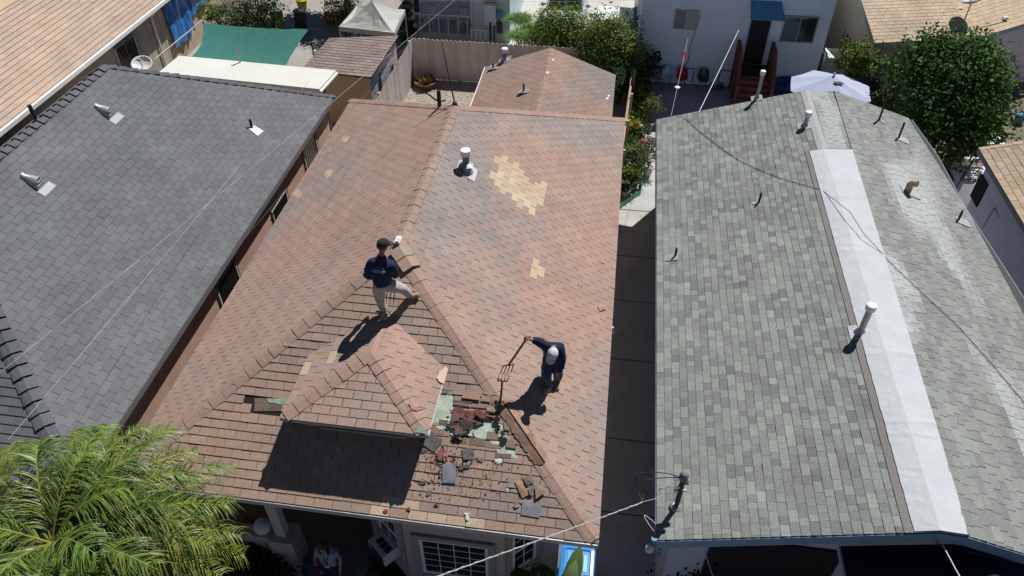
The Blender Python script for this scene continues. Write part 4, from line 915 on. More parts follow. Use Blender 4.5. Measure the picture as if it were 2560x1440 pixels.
# brown under-strip and white membrane along the ridge
m_ = MB()
def onL(u, v, h): return onpl(u, v, kL.O+kL.n*h, kL.n)
def onM(u, v, h):
    p = onpl(u, v, mid.O+mid.n*h, mid.n)
    if mid.to(p)[1] > 0 and False: return p
    return p
def strip(L_, Rr, hL, col, mb, N=40, wob=.0, right=True):
    rows = []
    for i in range(N+1):
        t = i/N; u0, v0 = L_[0][0]+(L_[1][0]-L_[0][0])*t, L_[0][1]+(L_[1][1]-L_[0][1])*t; p0 = onL(u0, v0, hL)
        y_ = p0.y; pr = V((NR, y_, NZr+hL*1.1))
        if Rr: u1, v1 = Rr[0][0]+(Rr[1][0]-Rr[0][0])*t, Rr[0][1]+(Rr[1][1]-Rr[0][1])*t; p1 = onpl(u1, v1, kR.pts[0]+kR.n*hL, kR.n)
        xr2 = R2a.x+(R2b.x-R2a.x)*(y_-NY0)/(NY1-NY0); zr2 = R2a.z+(R2b.z-R2a.z)*(y_-NY0)/(NY1-NY0)
        row = [p0+V((R_.uniform(-wob, wob), 0, 0)), (p0+pr)/2+V((0, 0, R_.uniform(0, .006))), pr]
        if Rr:
            if p1.x > xr2: row += [V((xr2, y_, zr2+hL*1.1)), V((p1.x+R_.uniform(-wob*1.5, wob*1.5), y_, p1.z))]
            else: row += [(pr+V((xr2, y_, zr2+hL)))/2, V((xr2, y_, zr2+hL))]
        if wob and R_.random() < .06: row = [q+V((0, R_.uniform(-.05, .05), R_.uniform(.004, .014))) for q in row]
        rows.append(row)
    k = len(rows[0]); vs = [p for r_ in rows for p in r_]; n0 = len(vs); vs += [p-V((0, 0, .015)) for p in vs]
    fs = [(i*k+q, i*k+q+1, (i+1)*k+q+1, (i+1)*k+q) for i in range(N) for q in range(k-1)]
    fs += [(i*k, (i+1)*k, n0+(i+1)*k, n0+i*k) for i in range(N)]+[(i*k+k-1, n0+i*k+k-1, n0+(i+1)*k+k-1, (i+1)*k+k-1) for i in range(N)]
    fs += [(q, q+1, n0+q+1, n0+q) for q in range(k-1)]+[(N*k+q, n0+N*k+q, n0+N*k+q+1, N*k+q+1) for q in range(k-1)]
    mb.mesh(vs, fs, col)
strip(((2012, 378), (2262, 1332)), ((2030, 378), (2262, 1332)), .022, (.21, .197, .192), m_); m_.build('brown_underlay', M_shg, nro)
m_ = MB(); strip(((2024, 378), (2286, 1328)), ((2088, 376), (2412, 1346)), .040, (.455, .48, .50), m_, 90, .006)
M_mem = mat('membrane', attr=True, rough=.75, var=.05, scale=2.5, fine=.05, fscale=30, bump=.5, bscale=9, stain=(.34, .35, .35), stain_scale=4, stain_lo=.68, stain_hi=.85)
mo = m_.build('white_membrane', M_mem, nro)
m_ = MB(); q = [onL(2005, 228, .02), onL(2048, 378, .02)]
m_.mesh([V((NR-.13, NY1, NZr-.02)), V((NR, NY1, NZr+.03)), V((NR+.12, NY1, NZr+.02)), V((NR-.13, q[1].y, NZr-.02)), V((NR, q[1].y, NZr+.03)), V((NR+.12, q[1].y, NZr+.02))], [(0, 3, 4, 1), (1, 4, 5, 2)], (.36, .37, .36)); m_.build('ridge_cap', M_shg, nro)
fx = MB(); fcol = (.20, .30, .42)
fascia(fx, [b, a, r1a, R2a, E2], .22, .035, -.015, fcol, .02); fascia(fx, ev[::1]+[E2][:0], .15, .03, -.015, fcol); fascia(fx, [ev[-1], E2][::-1], .15, .03, -.015, fcol, -.02); fascia(fx, [E1, R2b, r1b, b], .18, .03, -.015, fcol); fx.build('fascia', M_attr, nh)
M_nw = mat('lilac_stucco', (.42, .46, .56), rough=.95, var=.06, fine=.06, bump=.4, bscale=50)
m_ = MB(); x0, x1, y0, y1 = 1.83, 8.5, 7.35, 20.9
zl = NZ+.307*(x0-NX0)-.1
m_.mesh([(x0, y0, 0), (x1, y0, 0), (x1, y1, 0), (x0, y1, 0), (x0, y0, zl), (x1, y0, 3.35), (x1, y1, 3.35), (x0, y1, zl), (NR, y0, NZr-.12), (NR, y1, NZr-.12)], [(0, 1, 5, 8, 4), (1, 2, 6, 5), (2, 3, 7, 9, 6), (3, 0, 4, 7)]); m_.build('wall', M_nw, nh)
m_ = MB(); m_.box((2.5, 7.30, .1), (4.7, 7.34, 2.75), (.012, .012, .016)); m_.build('porch_shade_panel', M_attr, nh)  # near-black panel on the wall, painted shade of the porch recess
m_ = MB(); q0 = onz(2085, 1372, 3.0); # porch gable roof running towards the street
A = V((4.55, 7.25, 3.05)); m_.slab([A, V((4.55, 4.2, 3.05)), V((6.6, 4.2, 3.65)), V((6.6, 7.25, 3.65))], .06, (.016, .02, .035)); m_.slab([V((6.6, 7.25, 3.65)), V((6.6, 4.2, 3.65)), V((8.7, 4.2, 3.0)), V((8.7, 7.25, 3.0))], .06, (.016, .02, .035)); pr_ = m_.build('porch_roof', M_shin, nh)
m_ = MB(); fascia(m_, [A, V((4.55, 4.2, 3.05))], .12, .03, -.01, (.42, .47, .55), .03); fascia(m_, [V((4.55, 4.2, 3.05)), V((6.6, 4.2, 3.65)), V((8.7, 4.2, 3.0))], .12, .03, -.01, (.42, .47, .55), .03); m_.build('fascia', M_attr, pr_)
m_ = MB(); m_.prism([(4.7, 4.5, 0), (4.85, 4.5, 0), (4.85, 4.5, 2.95), (4.7, 4.5, 2.95)], (0, .15, 0), (.4, .45, .55)); m_.build('porch_post', M_attr, nh)
# its vents
def nflue(u, v, h, r, cap=True, pl=kL, flash=(.5, .51, .52), black=False):
    q = pl.px(u, v); return flue(nh, q, h, r, pl.n if not black else None, cap=cap, m_=M_black if black else M_metal, base=not black, name='vent_pipe' if black else 'flue'), q
nflue(2150, 832, .66, .062, flash=(.5, .45, .38)); nflue(1892, 247, .8, .05); nflue(2012, 316, .36, .06)
for u, v, h, fl_, pl in ((1897, 506, .3, 0, kL), (1688, 641, .26, 1, kL), (2197, 301, .8, 0, kR), (2246, 346, .5, 1, kR), (2395, 551, .3, 1, kR)):
    if pl is kR:
        class Q: pass
        q = onpl(u, v, kR.pts[0], kR.n)
    else: q = pl.px(u, v)
    o = flue(nh, q, h, .028, None, cap=False, m_=M_black, base=False, name='vent_pipe')
    m_ = MB(); n_ = pl.n; s_ = .19 if fl_ else .07; e_ = V((0, 1, 0)); t_ = e_.cross(n_).normalized()
    dx = -.1 if pl is kL else .1
    m_.slab([q+n_*.028+t_*(dx+a1*s_)+e_*(b1*s_*.8-.03) for a1, b1 in ((-1, -.8), (.9, -1), (1, .9), (-.8, 1))][::1], .01, (.62, .62, .66)); m_.build('flashing', M_metal, o)
q = onpl(2268, 480, kR.pts[0], kR.n); m_ = MB(); m_.tube([q-V((0, 0, .02)), q+V((0, 0, .22)), q+V((.03, -.04, .3)), q+V((.10, -.12, .33))], .085, 12, (.45, .33, .22)); o = m_.build('gooseneck_vent', mat('rusty', (.42, .31, .22), rough=.7, var=.25, scale=9), nh)
m_ = MB(); m_.slab([q+kR.n*.03+V((x, y, -.307*x)) for x, y in ((-.16, -.14), (.3, -.2), (.3, .1), (-.16, .18))], .012, (.55, .45, .36)); m_.build('flashing', M_metal, o)
# dark tube laid on that roof as the painted shadow of a wire
pts = []
for u, v in ((1712, 295), (1745, 325), (1800, 368), (1850, 402), (1900, 425), (1950, 445), (2010, 462), (2055, 475)): pts.append(onL(u, v, .028))
for u, v in ((2125, 530), (2160, 585), (2230, 660), (2320, 745), (2400, 820), (2480, 910), (2560, 1005), (2600, 1050)): pts.append(onpl(u, v, kR.pts[0]+kR.n*.03, kR.n))
wire_shadows = []
m_ = MB(); m_.tube(pts, .007, 5, (.04, .045, .04)); tag(m_.build('wire_shadow', M_black), 'painted shadow line of an overhead wire across the green-grey roof and its white strip', 'wire shadow')
# service mast
q = kL.px(1690, 1268); sm = thing('service_mast', q, 'dark electric service mast with looped wires at the near corner of the green-grey roof', 'service mast')
top = ony(1702, 1190, q.y); m_ = MB(); m_.tube([q-V((0, 0, .3)), V((q.x, q.y, top.z))], .045, 10, (.05, .05, .06)); m_.build('mast_pole', M_attr, sm)
tz = V((q.x, q.y, top.z)); m_ = MB(); m_.lathe(tz, [(.05, -.1), (.07, -.08), (.08, .02), (.05, .08), (.01, .10)], 12, (.16, .17, .18)); m_.build('weatherhead', M_attr, sm)
m_ = MB()
for dz, dx, dy in ((-.28, -.07, -.02), (-.40, -.08, -.03), (-.36, .06, -.02), (-.15, .06, -.02)): m_.lathe(tz+V((dx, dy, dz)), [(.02, -.03), (.045, -.02), (.03, 0), (.045, .02), (.02, .03)], 10, (.7, .7, .7) if dz < -.2 else (.1, .1, .1), ax=V((0, 1, .2)).normalized())
m_.build('insulator', M_gloss, sm)
m_ = MB(); m_.lathe(q+kL.n*.02, [(.11, 0), (.10, .015), (.055, .05)], 12, (.4, .41, .42)); m_.build('flashing', M_metal, sm)
def arc(A, B, sag, n=14, side=V((0, 0, 0))): return [A.lerp(B, i/n)-V((0, 0, sag))*4*(i/n)*(1-i/n)+side*4*(i/n)*(1-i/n) for i in range(n+1)]
spl = V((q.x-.75, q.y-.35, tz.z-.35))
m_ = MB(); h0 = tz+V((-.05, -.02, -.02))
m_.tube(arc(h0, spl+V((-.05, .35, .25)), -.10)+arc(spl+V((-.05, .35, .25)), spl+V((.12, -.02, 0)), .1, 6)[1:], .009, 5, (.04, .04, .045)); m_.tube(arc(h0, spl+V((.15, .3, .2)), -.03)+arc(spl+V((.15, .3, .2)), spl+V((.1, -.02, 0)), .08, 6)[1:], .009, 5, (.05, .05, .05))
m_.tube(arc(h0, spl+V((.35, .2, .1)), .05)+arc(spl+V((.35, .2, .1)), spl+V((.1, -.01, 0)), -.05, 6, V((.2, 0, 0)))[1:], .007, 5, (.4, .4, .38)); m_.build('drip_loop', M_attr, sm)
m_ = MB(); fld = V((NX0-.05, NY0+.02, NZ-.05)); m_.lathe(fld+V((-.05, -.08, -.05)), [(.03, .0), (.07, -.04), (.075, -.13), (.05, -.14)], 12, (.62, .64, .66)); m_.lathe(fld+V((0, -.02, .05)), [(.05, -.03), (.06, 0), (.05, .05)], 10, (.15, .28, .38)); m_.box(fld+V((-.03, -.05, -.1)), fld+V((.04, .05, .04)), (.15, .25, .33)); m_.build('floodlight', M_attr, nh)
m_ = MB(); m_.tube([fld+V((.03, 0, 0)), V((NX0+.2, NY0+.2, 2.7)), V((1.79, 7.5, 2.2)), V((1.79, 7.5, .1))], .012, 5, (.45, .42, .4)); m_.build('wall_conduit', M_attr, nh)
m_ = MB(); m_.tube(arc(V((NX0-.02, NY0+.3, NZ+.02)), V((NX0-.04, NY0+.15, NZ)), .0, 12, V((-.2, .15, .1))), .006, 5, (.6, .6, .6)); m_.build('wire_loop', M_attr, nh)
# ------------------------------------------------------------------ overhead wires
def wire(pts, r, lab, col=(.5, .5, .5), sag=.25, name='overhead_wire', twist=0, cat='wire', grp=None):
    m_ = MB()
    for a, b in zip(pts, pts[1:]): m_.tube(arc(V(a), V(b), sag, 24), r, 5, col)
    if twist:
        for a, b in zip(pts, pts[1:]):
            pp = arc(V(a), V(b), sag, 200); m_.tube([p+V((0, math.cos(i*.7)*twist, math.sin(i*.7)*twist)) for i, p in enumerate(pp)], r*.6, 4, col)
    return tag(m_.build(name, M_attr), lab, cat, grp)
far = onz(1080, 1442, 4.6); far = spl+(far-spl)*1.3
wire([spl+V((.1, -.02, 0)), far], .009, 'thick twisted grey power line from the mast across the brown eave', (.42, .41, .39), .02, twist=.012)
z1, z2 = 5.2, 6.6
def span(u0, v0, zz0, u1, v1, zz1, r, lab, col, ext=.15, sag=0.05, twist=0):
    a, b = onz(u0, v0, zz0), onz(u1, v1, zz1); d = b-a; return wire([a-d*ext, b+d*ext], r, lab, col, sag, twist=twist)
span(1135, 0, 6.0, 0, 928, 7.0, .0035, 'pale twisted power line crossing from the top centre down to the left edge', (.40, .40, .38), twist=.006)
span(1105, 0, 6.1, 640, 560, 6.6, .003, 'thin dark phone line running just left of the pale twisted line', (.10, .10, .10))
span(781, 192, 2.6, 20, 1100, 5.6, .003, 'thin grey wire from the flat white roof down over the charcoal roof', (.45, .46, .48), ext=0)
span(1570, 0, 5.2, 1100, 0, 5.6, .004, 'thin wire at the very top edge above the back alley', (.3, .3, .3), ext=.1)
A = onz(1876, 14, 3.4); B = kL.px(1747, 281, .03); wire([A, B], .010, 'straight white cable from the awning down to the green-grey roof', (.66, .68, .72), .03)
A = onz(1734, 28, 3.1); B = V((1.9, NY1-.02, NZ+.15)); pp = arc(A, B, .1, 20)
m_ = MB(); m_.tube(pp, .005, 4, (.5, .5, .5)); tag(m_.build('string_line', M_attr), 'thin string from the white wall to the green-grey roof carrying ornaments', 'string')
c0 = pp[9]; m_ = MB()
for k in range(6): a = k*math.pi/3; m_.ball(c0+V((.09*math.cos(a), 0, .09*math.sin(a))), (.06, .02, .06), 8, 5, (.75, .12, .25))
m_.ball(c0, (.04, .03, .04), 8, 5, (.8, .7, .2)); m_.ball(c0+V((0, 0, -.2)), (.05, .02, .08), 8, 5, (.7, .15, .3)); tag(m_.build('pinwheel', M_gloss), 'pink flower pinwheel hanging on the string before the red chair', 'ornament')
c0 = pp[15]; m_ = MB(); m_.lathe(c0, [(.09, 0), (.09, .01), (.02, .03)], 12, (.6, .6, .6))
for k in range(5): m_.tube([c0+V((.05*math.cos(k*1.26), .05*math.sin(k*1.26), 0)), c0+V((.05*math.cos(k*1.26), .05*math.sin(k*1.26), -.3-.04*k))], .008, 5, (.1, .14, .25))
tag(m_.build('wind_chime', M_attr), 'white disc wind chime hanging on the string above the patio', 'wind chime')
wire([V((2.3, NY0-.02, 2.9)), V((3.6, 4.5, 1.2))], .008, 'grey cable dropping from the green-grey house eave near the mast', (.5, .5, .52), .05)
wire([V((5.75, NY0-.05, 4.0)), V((6.3, 2.0, 5.2))], .010, 'white service cable leaving the gable peak towards the street', (.6, .6, .62), .12, twist=.008)
m_ = MB(); m_.tube([V((NR, NY0-.06, 4.1)), V((5.75, NY0-.07, 3.95)), V((5.95, NY0-.07, 3.98)), V((6.9, NY0-.07, 3.8))], .012, 5, (.02, .02, .03)); m_.build('gable_cable', M_attr, nh)

# ================================================================== right-hand houses
rh = thing('tan_roof_house', (13, 31, 0), 'house with the pale tan shingle roof and a satellite dish at the top right', 'house')
A, B, L = onz(2187, 108, 3), onz(2440, 96, 3), onz(2560, 60, 3)
d = (B-A).normalized(); u_ = V((-d.y, d.x, 0)); sl_ = .28
Bk = onz(2122, 0, 3.2)
q1 = A+(Bk-A).normalized()*9; q1.z = 3+((q1-A).dot(u_))*sl_
hipt_ = V((0, 0, 0)); pl1 = Plane([A, B, B+u_*9+V((0, 0, 9*sl_)), q1])
hp = onpl(2375, 0, A, pl1.n); hp = B+(hp-B)*1.8
pl1 = Plane([A, B, hp, q1]); m_ = MB(); shingles(m_, pl1, tanp(pl1, 61, ((.50, .385, .27), (.44, .35, .26)), .08), ex=.19, tab=.34, gap=.010, th=.010, deck=(.16, .12, .09))
L2 = B+(L-B)*2.2; pl2 = Plane([B, L2, hp]); shingles(m_, pl2, tanp(pl2, 62, ((.50, .385, .27), (.44, .35, .26)), .08), ex=.19, tab=.34, gap=.010, th=.010, deck=(.16, .12, .09)); m_.build('roof', M_shin, rh)
m_ = MB(); fascia(m_, [q1, A, B, L2], .16, .03, -.012, (.32, .38, .38)); m_.build('fascia', M_attr, rh)
M_lil = mat('lilac_wall', (.66, .60, .66), rough=.95, var=.06, fine=.10, fscale=30, bump=.5, bscale=50)
i_ = u_*.4
m_ = MB(); a0, b0 = A+i_+d*.5, B+i_+d*.1; m_.mesh([V((a0.x, a0.y, 0)), V((b0.x, b0.y, 0)), V((b0.x, b0.y, 2.9)), V((a0.x, a0.y, 2.9)), V((q1.x+.5, q1.y, 0)), V((q1.x+.5, q1.y, q1.z-.1))], [(0, 1, 2, 3), (4, 0, 3, 5)]); m_.build('wall', mat('tan_wall', (.42, .36, .28), rough=.95, var=.1), rh)
dl = (L2-B).normalized(); nl = V((-dl.y, dl.x, 0)); b1, l1 = B+nl*.25, L2+nl*.25; m_ = MB(); m_.mesh([V((b1.x, b1.y, 0)), V((l1.x, l1.y, 0)), V((l1.x, l1.y, 2.9)), V((b1.x, b1.y, 2.9))], [(0, 1, 2, 3)]); m_.build('side_wall', M_lil, rh)
p = pl1.px(2412, 48); dish('satellite_dish', p, (-.25, .2, .95), .42, 'grey satellite dish on the tan roof at the top right', col=(.36, .36, .38))
p = pl2.px(2475, 55, .12); m_ = MB(); m_.tube([pl2.px(2445, 62, .1), p, pl2.px(2515, 46, .1)], .015, 6, (.55, .55, .56)); m_.box(pl2.px(2513, 46, .06)-V((.1, .06, .02)), pl2.px(2513, 46, .06)+V((.1, .06, .06)), (.6, .6, .6)); m_.build('antenna_arm', M_attr, rh)
# lower right house
lh = thing('corner_house', (14, 18, 0), 'house at the right edge with a tan shingle roof and blue-white wall', 'house')
ex_ = 10.83; ze_ = 3.0; c0 = V((ex_, 20.95, ze_)); pl3 = Plane([V((ex_, 20.95, ze_)), V((ex_, 10, ze_)), V((17, 10, ze_+6.17*.3)), V((17, 20.95, ze_+6.17*.3))])
m_ = MB(); shingles(m_, pl3, tanp(pl3, 63, ((.42, .32, .22), (.36, .29, .21)), .1), ex=.19, tab=.34, gap=.012, th=.012, deck=(.12, .09, .07)); r3 = m_.build('roof', M_shin, lh)
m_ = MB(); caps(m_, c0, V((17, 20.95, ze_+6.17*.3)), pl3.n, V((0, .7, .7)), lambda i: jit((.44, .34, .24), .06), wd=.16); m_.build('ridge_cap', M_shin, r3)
m_ = MB(); fascia(m_, [V((17, 20.95, ze_+1.85)), c0, V((ex_, 10, ze_))], .14, .03, -.012, (.35, .33, .3)); m_.build('fascia', M_attr, lh)
m_ = MB(); m_.mesh([(11.12, 20.6, 0), (11.12, 10, 0), (11.12, 10, 2.98), (11.12, 20.6, 2.98), (17, 20.6, 0), (17, 20.6, 4.7)], [(1, 0, 3, 2), (0, 4, 5, 3)]); m_.build('wall', mat('blue_white_wall', (.68, .72, .82), rough=.95, var=.06, fine=.08, bump=.5, bscale=50), lh)
p = ray(2450, 470); t = 11.12/p.x; m_ = MB(); yy = p.y*t; zz = CZ+p.z*t; m_.box((11.08, yy-.35, zz-.45), (11.115, yy+.25, zz+.35), (.02, .02, .025)); m_.build('window', M_attr, lh)
m_ = MB(); m_.tube([(11.09, yy-1.6, zz+.1), (11.09, yy-1.2, zz+.15), (11.09, yy-1.15, zz-.6)], .012, 5, (.3, .25, .25)); m_.build('conduit', M_attr, lh)
# balcony / steps with iron rail, white slab
sl2 = thing('raised_landing', (12.6, 22, 0), 'white landing with black iron railing under the leafy tree', 'landing')
p0, p1 = onz(2450, 375, 1.0), onz(2570, 330, 1.0)
m_ = MB(); m_.box((11.5, 22.15, 0), (14.5, 23.3, 1.0), (.66, .66, .66)); m_.build('slab', M_attr, sl2)
m_ = MB()
for z_ in (1.15, 1.9): m_.tube([(11.5, 22.2, z_), (14.5, 22.2, z_)], .018, 6, (.02, .02, .025))
for k in range(20): m_.tube([(11.5+k*.158, 22.2, 1.0), (11.5+k*.158, 22.2, 1.9)], .010, 5, (.02, .02, .025))
m_.tube([(11.5, 22.2, 1.9), (10.7, 21.0, 1.0), (10.7, 21.0, .0)], .03, 6, (.02, .02, .025)); m_.tube([(10.75, 21.9, .9), (10.7, 21.9, 0)], .035, 6, (.02, .02, .025)); m_.build('railing', M_black, sl2)
m_ = MB(); p = onz(2470, 335, 1.6); 
p = onz(2395, 370, .9); t_ = bucket('water_tub', V((p.x+.3, p.y, 0)), .55, .8, (.50, .52, .52), 'round pale tub at the foot of the leafy tree', 'tub')
p = onz(2485, 400, 0); 
p = onz(2480, 340, 1.2); m_ = MB(); m_.box((p.x-.5, p.y-.4, 1.0), (p.x+.35, p.y+.4, 1.12), (.74, .75, .78)); tag(m_.build('white_table', M_attr), 'white table top on the landing under the leafy tree', 'table')
p = onz(2488, 312, 0); bucket('white_drum', V((p.x, p.y, 0)), .34, .55, (.42, .44, .46), 'grey-white drum in the shade against the lilac wall', 'drum'); 
p = onz(2545, 305, 0); bucket('blue_pail', p, .2, .35, (.06, .22, .36), 'blue pail in the shade against the lilac wall', 'bucket')
# purple table
p = onz(2362, 425, .74); pt = thing('round_table', (p.x, p.y, 0), 'round table under a purple cloth on the brick paving', 'table')
m_ = MB(); m_.lathe((p.x, p.y, .02), [(.50, 0), (.56, .3), (.60, .70), (.59, .725), (.3, .735), (.01, .735)], 28, (.24, .13, .27)); m_.build('cloth', M_attr, pt, smooth=False)
m_ = MB(); m_.ball((p.x-.1, p.y+.05, .79), (.04, .03, .04), 8, 5, (.6, .6, .6)); tag(m_.build('cup', M_attr), 'small pale cup on the purple cloth', 'cup')
# vehicles in the alley
def car(p, rz, L_, W_, H_, col, lab, hood=.26, suv=False, cat='car'):
    t = thing('parked_car', p, lab, cat); Mx = Matrix.Translation(p) @ Matrix.Rotation(rz, 4, 'Z')
    def loft(secs, colr, name, m, smooth=True):
        m_ = MB(); vs = []; k = 0
        for y_, pr in secs:
            ring = [(-x, y_, z) for x, z in pr]+[(x, y_, z) for x, z in reversed(pr)]; k = len(ring); vs += [Mx @ V(q) for q in ring]
        n_ = len(secs); m_.mesh(vs, [(i*k+j, i*k+(j+1) % k, (i+1)*k+(j+1) % k, (i+1)*k+j) for i in range(n_-1) for j in range(k)]+[tuple(range(k)), tuple(range(n_*k-1, (n_-1)*k-1, -1))], colr)
        return m_.build(name, m, t, smooth=smooth)
    w2 = W_/2; zb = .25; zs = H_*.56
    body = [(y_*L_, [(w2*a*.9, zb), (w2*a, zb+.15), (w2*a, zs*c*.92), (w2*a*.93, zs*c), (w2*a*.6, zs*c+.02)]) for y_, a, c in ((-.5, .86, .82), (-.47, .94, .92), (-.3, 1, 1), (.0, 1, 1.02), (.3, 1, .98), (.46, .94, .86), (.5, .84, .7))]
    loft(body, col, 'body', M_gloss, False)
    r0, r1 = (-.47, .22) if suv else (-.36, .2)
    cab = [(r0*L_, [(w2*.9, zs*.96), (w2*.84, zs+.03), (w2*.84, zs+.04)]), ((r0+.07)*L_, [(w2*.9, zs*.96), (w2*.78, H_*.96), (w2*.7, H_-.03)]), ((r0+.2)*L_, [(w2*.92, zs*.96), (w2*.78, H_*.98), (w2*.7, H_)]), ((r1-.2)*L_, [(w2*.92, zs*.96), (w2*.78, H_*.98), (w2*.7, H_)]), (r1*L_, [(w2*.9, zs*.96), (w2*.86, zs+.03), (w2*.86, zs+.04)])]
    loft(cab, (.02, .03, .04), 'windows', M_glass, False)
    m_ = MB(); ya, yb_ = (r0+.06)*L_, (r1-.18)*L_
    q = [(-w2*.72, ya, H_-.01), (w2*.72, ya, H_-.01), (w2*.74, (ya+yb_)/2, H_+.03), (w2*.70, yb_, H_), (-w2*.70, yb_, H_), (-w2*.74, (ya+yb_)/2, H_+.03)]
    m_.slab([Mx @ V(x) for x in q], .05, col)
    m_.build('roof', M_gloss, t)
    m_ = MB()
    for s_ in (-1, 1):
        for yy0, zz0, yy1, zz1 in ((r0*L_, zs, ya, H_), (r1*L_, zs, yb_, H_)): m_.tube([Mx @ V((s_*w2*.87, yy0, zz0)), Mx @ V((s_*w2*.76, yy1, zz1-.02))], .04, 6, col)
        m_.tube([Mx @ V((s_*w2*.77, ya, H_-.01)), Mx @ V((s_*w2*.77, yb_, H_-.01))], .035, 6, col)
    m_.build('pillar', M_gloss, t)
    for s_ in (-1, 1):
        for yy in (-.31, .31):
            m_ = MB(); c_ = Mx @ V((s_*(w2-.11), yy*L_, .32)); ax = (Mx.to_3x3() @ V((1, 0, 0))); m_.lathe(c_, [(.2, -.1), (.31, -.09), (.32, 0), (.31, .1), (.2, .11)], 18, (.02, .02, .02), ax=ax); wo = m_.build('wheel', M_attr, t)
            m_ = MB(); m_.lathe(c_, [(.19, -.115), (.19, .115)], 14, (.4, .4, .42), ax=ax); m_.build('rim', M_metal, wo)
        m_ = MB(); m_.ball(Mx @ V((s_*(w2+.12), .12*L_, zs+.08)), (.12, .07, .08), 10, 6, col); m_.build('mirror', M_gloss, t, smooth=True)
        m_ = MB(); m_.ball(Mx @ V((s_*w2*.7, .485*L_, zs*.72)), (.16, .08, .07), 8, 6, (.6, .6, .6)); m_.build('headlight', M_gloss, t)
        m_ = MB(); m_.ball(Mx @ V((s_*w2*.78, -.485*L_, zs*.78)), (.10, .06, .1), 8, 6, (.3, .02, .02)); m_.build('taillight', M_gloss, t)
p = onz(1405, 30, 1.6); car(V((p.x+.0, p.y+2.6, 0.012)), math.pi, 4.8, 1.85, 1.85, (.42, .45, .44), 'grey-green pickup truck in the alley behind the leafy bushes', suv=True, cat='truck')
p = onz(1535, 30, 1.4); car(V((p.x, p.y+.3, 0.012)), 0, 4.4, 1.78, 1.45, (.78, .79, .80), 'white car in the alley beside the white house', suv=False)
# ================================================================== people
def skin_mesh(chains, sub=2, root=0):
    vs, rs, es = [], [], []
    def idx(p):
        for i, q in enumerate(vs):
            if (q-p).length < 1e-4: return i
        return -1
    for ch in chains:
        last = None
        for item in ch:
            p = V(item[0]); r = item[1]; i = idx(p)
            if i < 0: vs.append(p); rs.append(r if isinstance(r, tuple) else (r, r)); i = len(vs)-1
            if last is not None: es.append((last, i))
            last = i
    me = bpy.data.meshes.new('sk'); me.from_pydata(vs, es, []); o = bpy.data.objects.new('sk', me); sc.collection.objects.link(o)
    md = o.modifiers.new('s', 'SKIN'); md.use_smooth_shade = True; md.branch_smoothing = .4
    if not me.skin_vertices:
        bm = bmesh.new(); bm.from_mesh(me); bm.verts.layers.skin.verify(); bm.to_mesh(me); bm.free()
    sv = me.skin_vertices[0].data
    for i, r in enumerate(rs): sv[i].radius = r; sv[i].use_root = (i == root)
    ss = o.modifiers.new('u', 'SUBSURF'); ss.levels = sub; ss.render_levels = sub
    dg = bpy.context.evaluated_depsgraph_get(); out = bpy.data.meshes.new_from_object(o.evaluated_get(dg)); bpy.data.objects.remove(o); return out
def skin_part(name, chains, mt, parent, col, extra=None, sub=2):
    me = skin_mesh(chains, sub); m_ = MB(); fo = .0 if mt is M_skin else .012
    m_.mesh([v.co+v.normal*(fo*(noise.noise(v.co*13)+.8*noise.noise(v.co*27))) for v in me.vertices], [tuple(p.vertices) for p in me.polygons], col)
    if extra: extra(m_)
    return m_.build(name, mt, parent, smooth=True)
M_skin = mat('skin', attr=True, rough=.55, var=.05, scale=8, spec=.35)
M_cloth = mat('clothing', attr=True, rough=.85, var=.12, scale=9, fine=.08, bump=.35, bscale=14)
def frame(f, u):   # forward, up -> right
    f = V(f).normalized(); u = V(u); u = (u-f*u.dot(f)).normalized(); return f, u, f.cross(u)
def hand(w, d, pn, curl=.5, s=1.0, thumb=1):     # wrist, direction, palm normal -> finger chains
    d = V(d).normalized(); pn = V(pn); pn = (pn-d*pn.dot(d)).normalized(); sd = d.cross(pn)*thumb; w = V(w); pm = w+d*.045*s; ch = [[(w, .026*s), (pm, (.036*s, .02*s))]]
    kn = w+d*.085*s
    for k, (o_, L_) in enumerate(((.030, .070), (.010, .078), (-.010, .072), (-.028, .056))):
        b = kn+sd*o_*s; c1 = b+(d*math.cos(curl*.7)+pn*math.sin(curl*.7))*L_*.45*s; c2 = c1+(d*math.cos(curl*2)+pn*math.sin(curl*2))*L_*.35*s; c3 = c2+(d*math.cos(curl*2.8)+pn*math.sin(curl*2.8))*L_*.25*s
        ch.append([(pm, .03*s), (b, .0115*s), (c1, .0095*s), (c2, .0085*s), (c3, .007*s)])
    t0 = w+d*.03*s; t1 = w+d*.055*s+sd*.045*s+pn*.012*s; t2 = w+d*.085*s+sd*.05*s+pn*.035*s
    ch.append([(w, .026*s), (t1, .013*s), (t2, .009*s)]); return ch
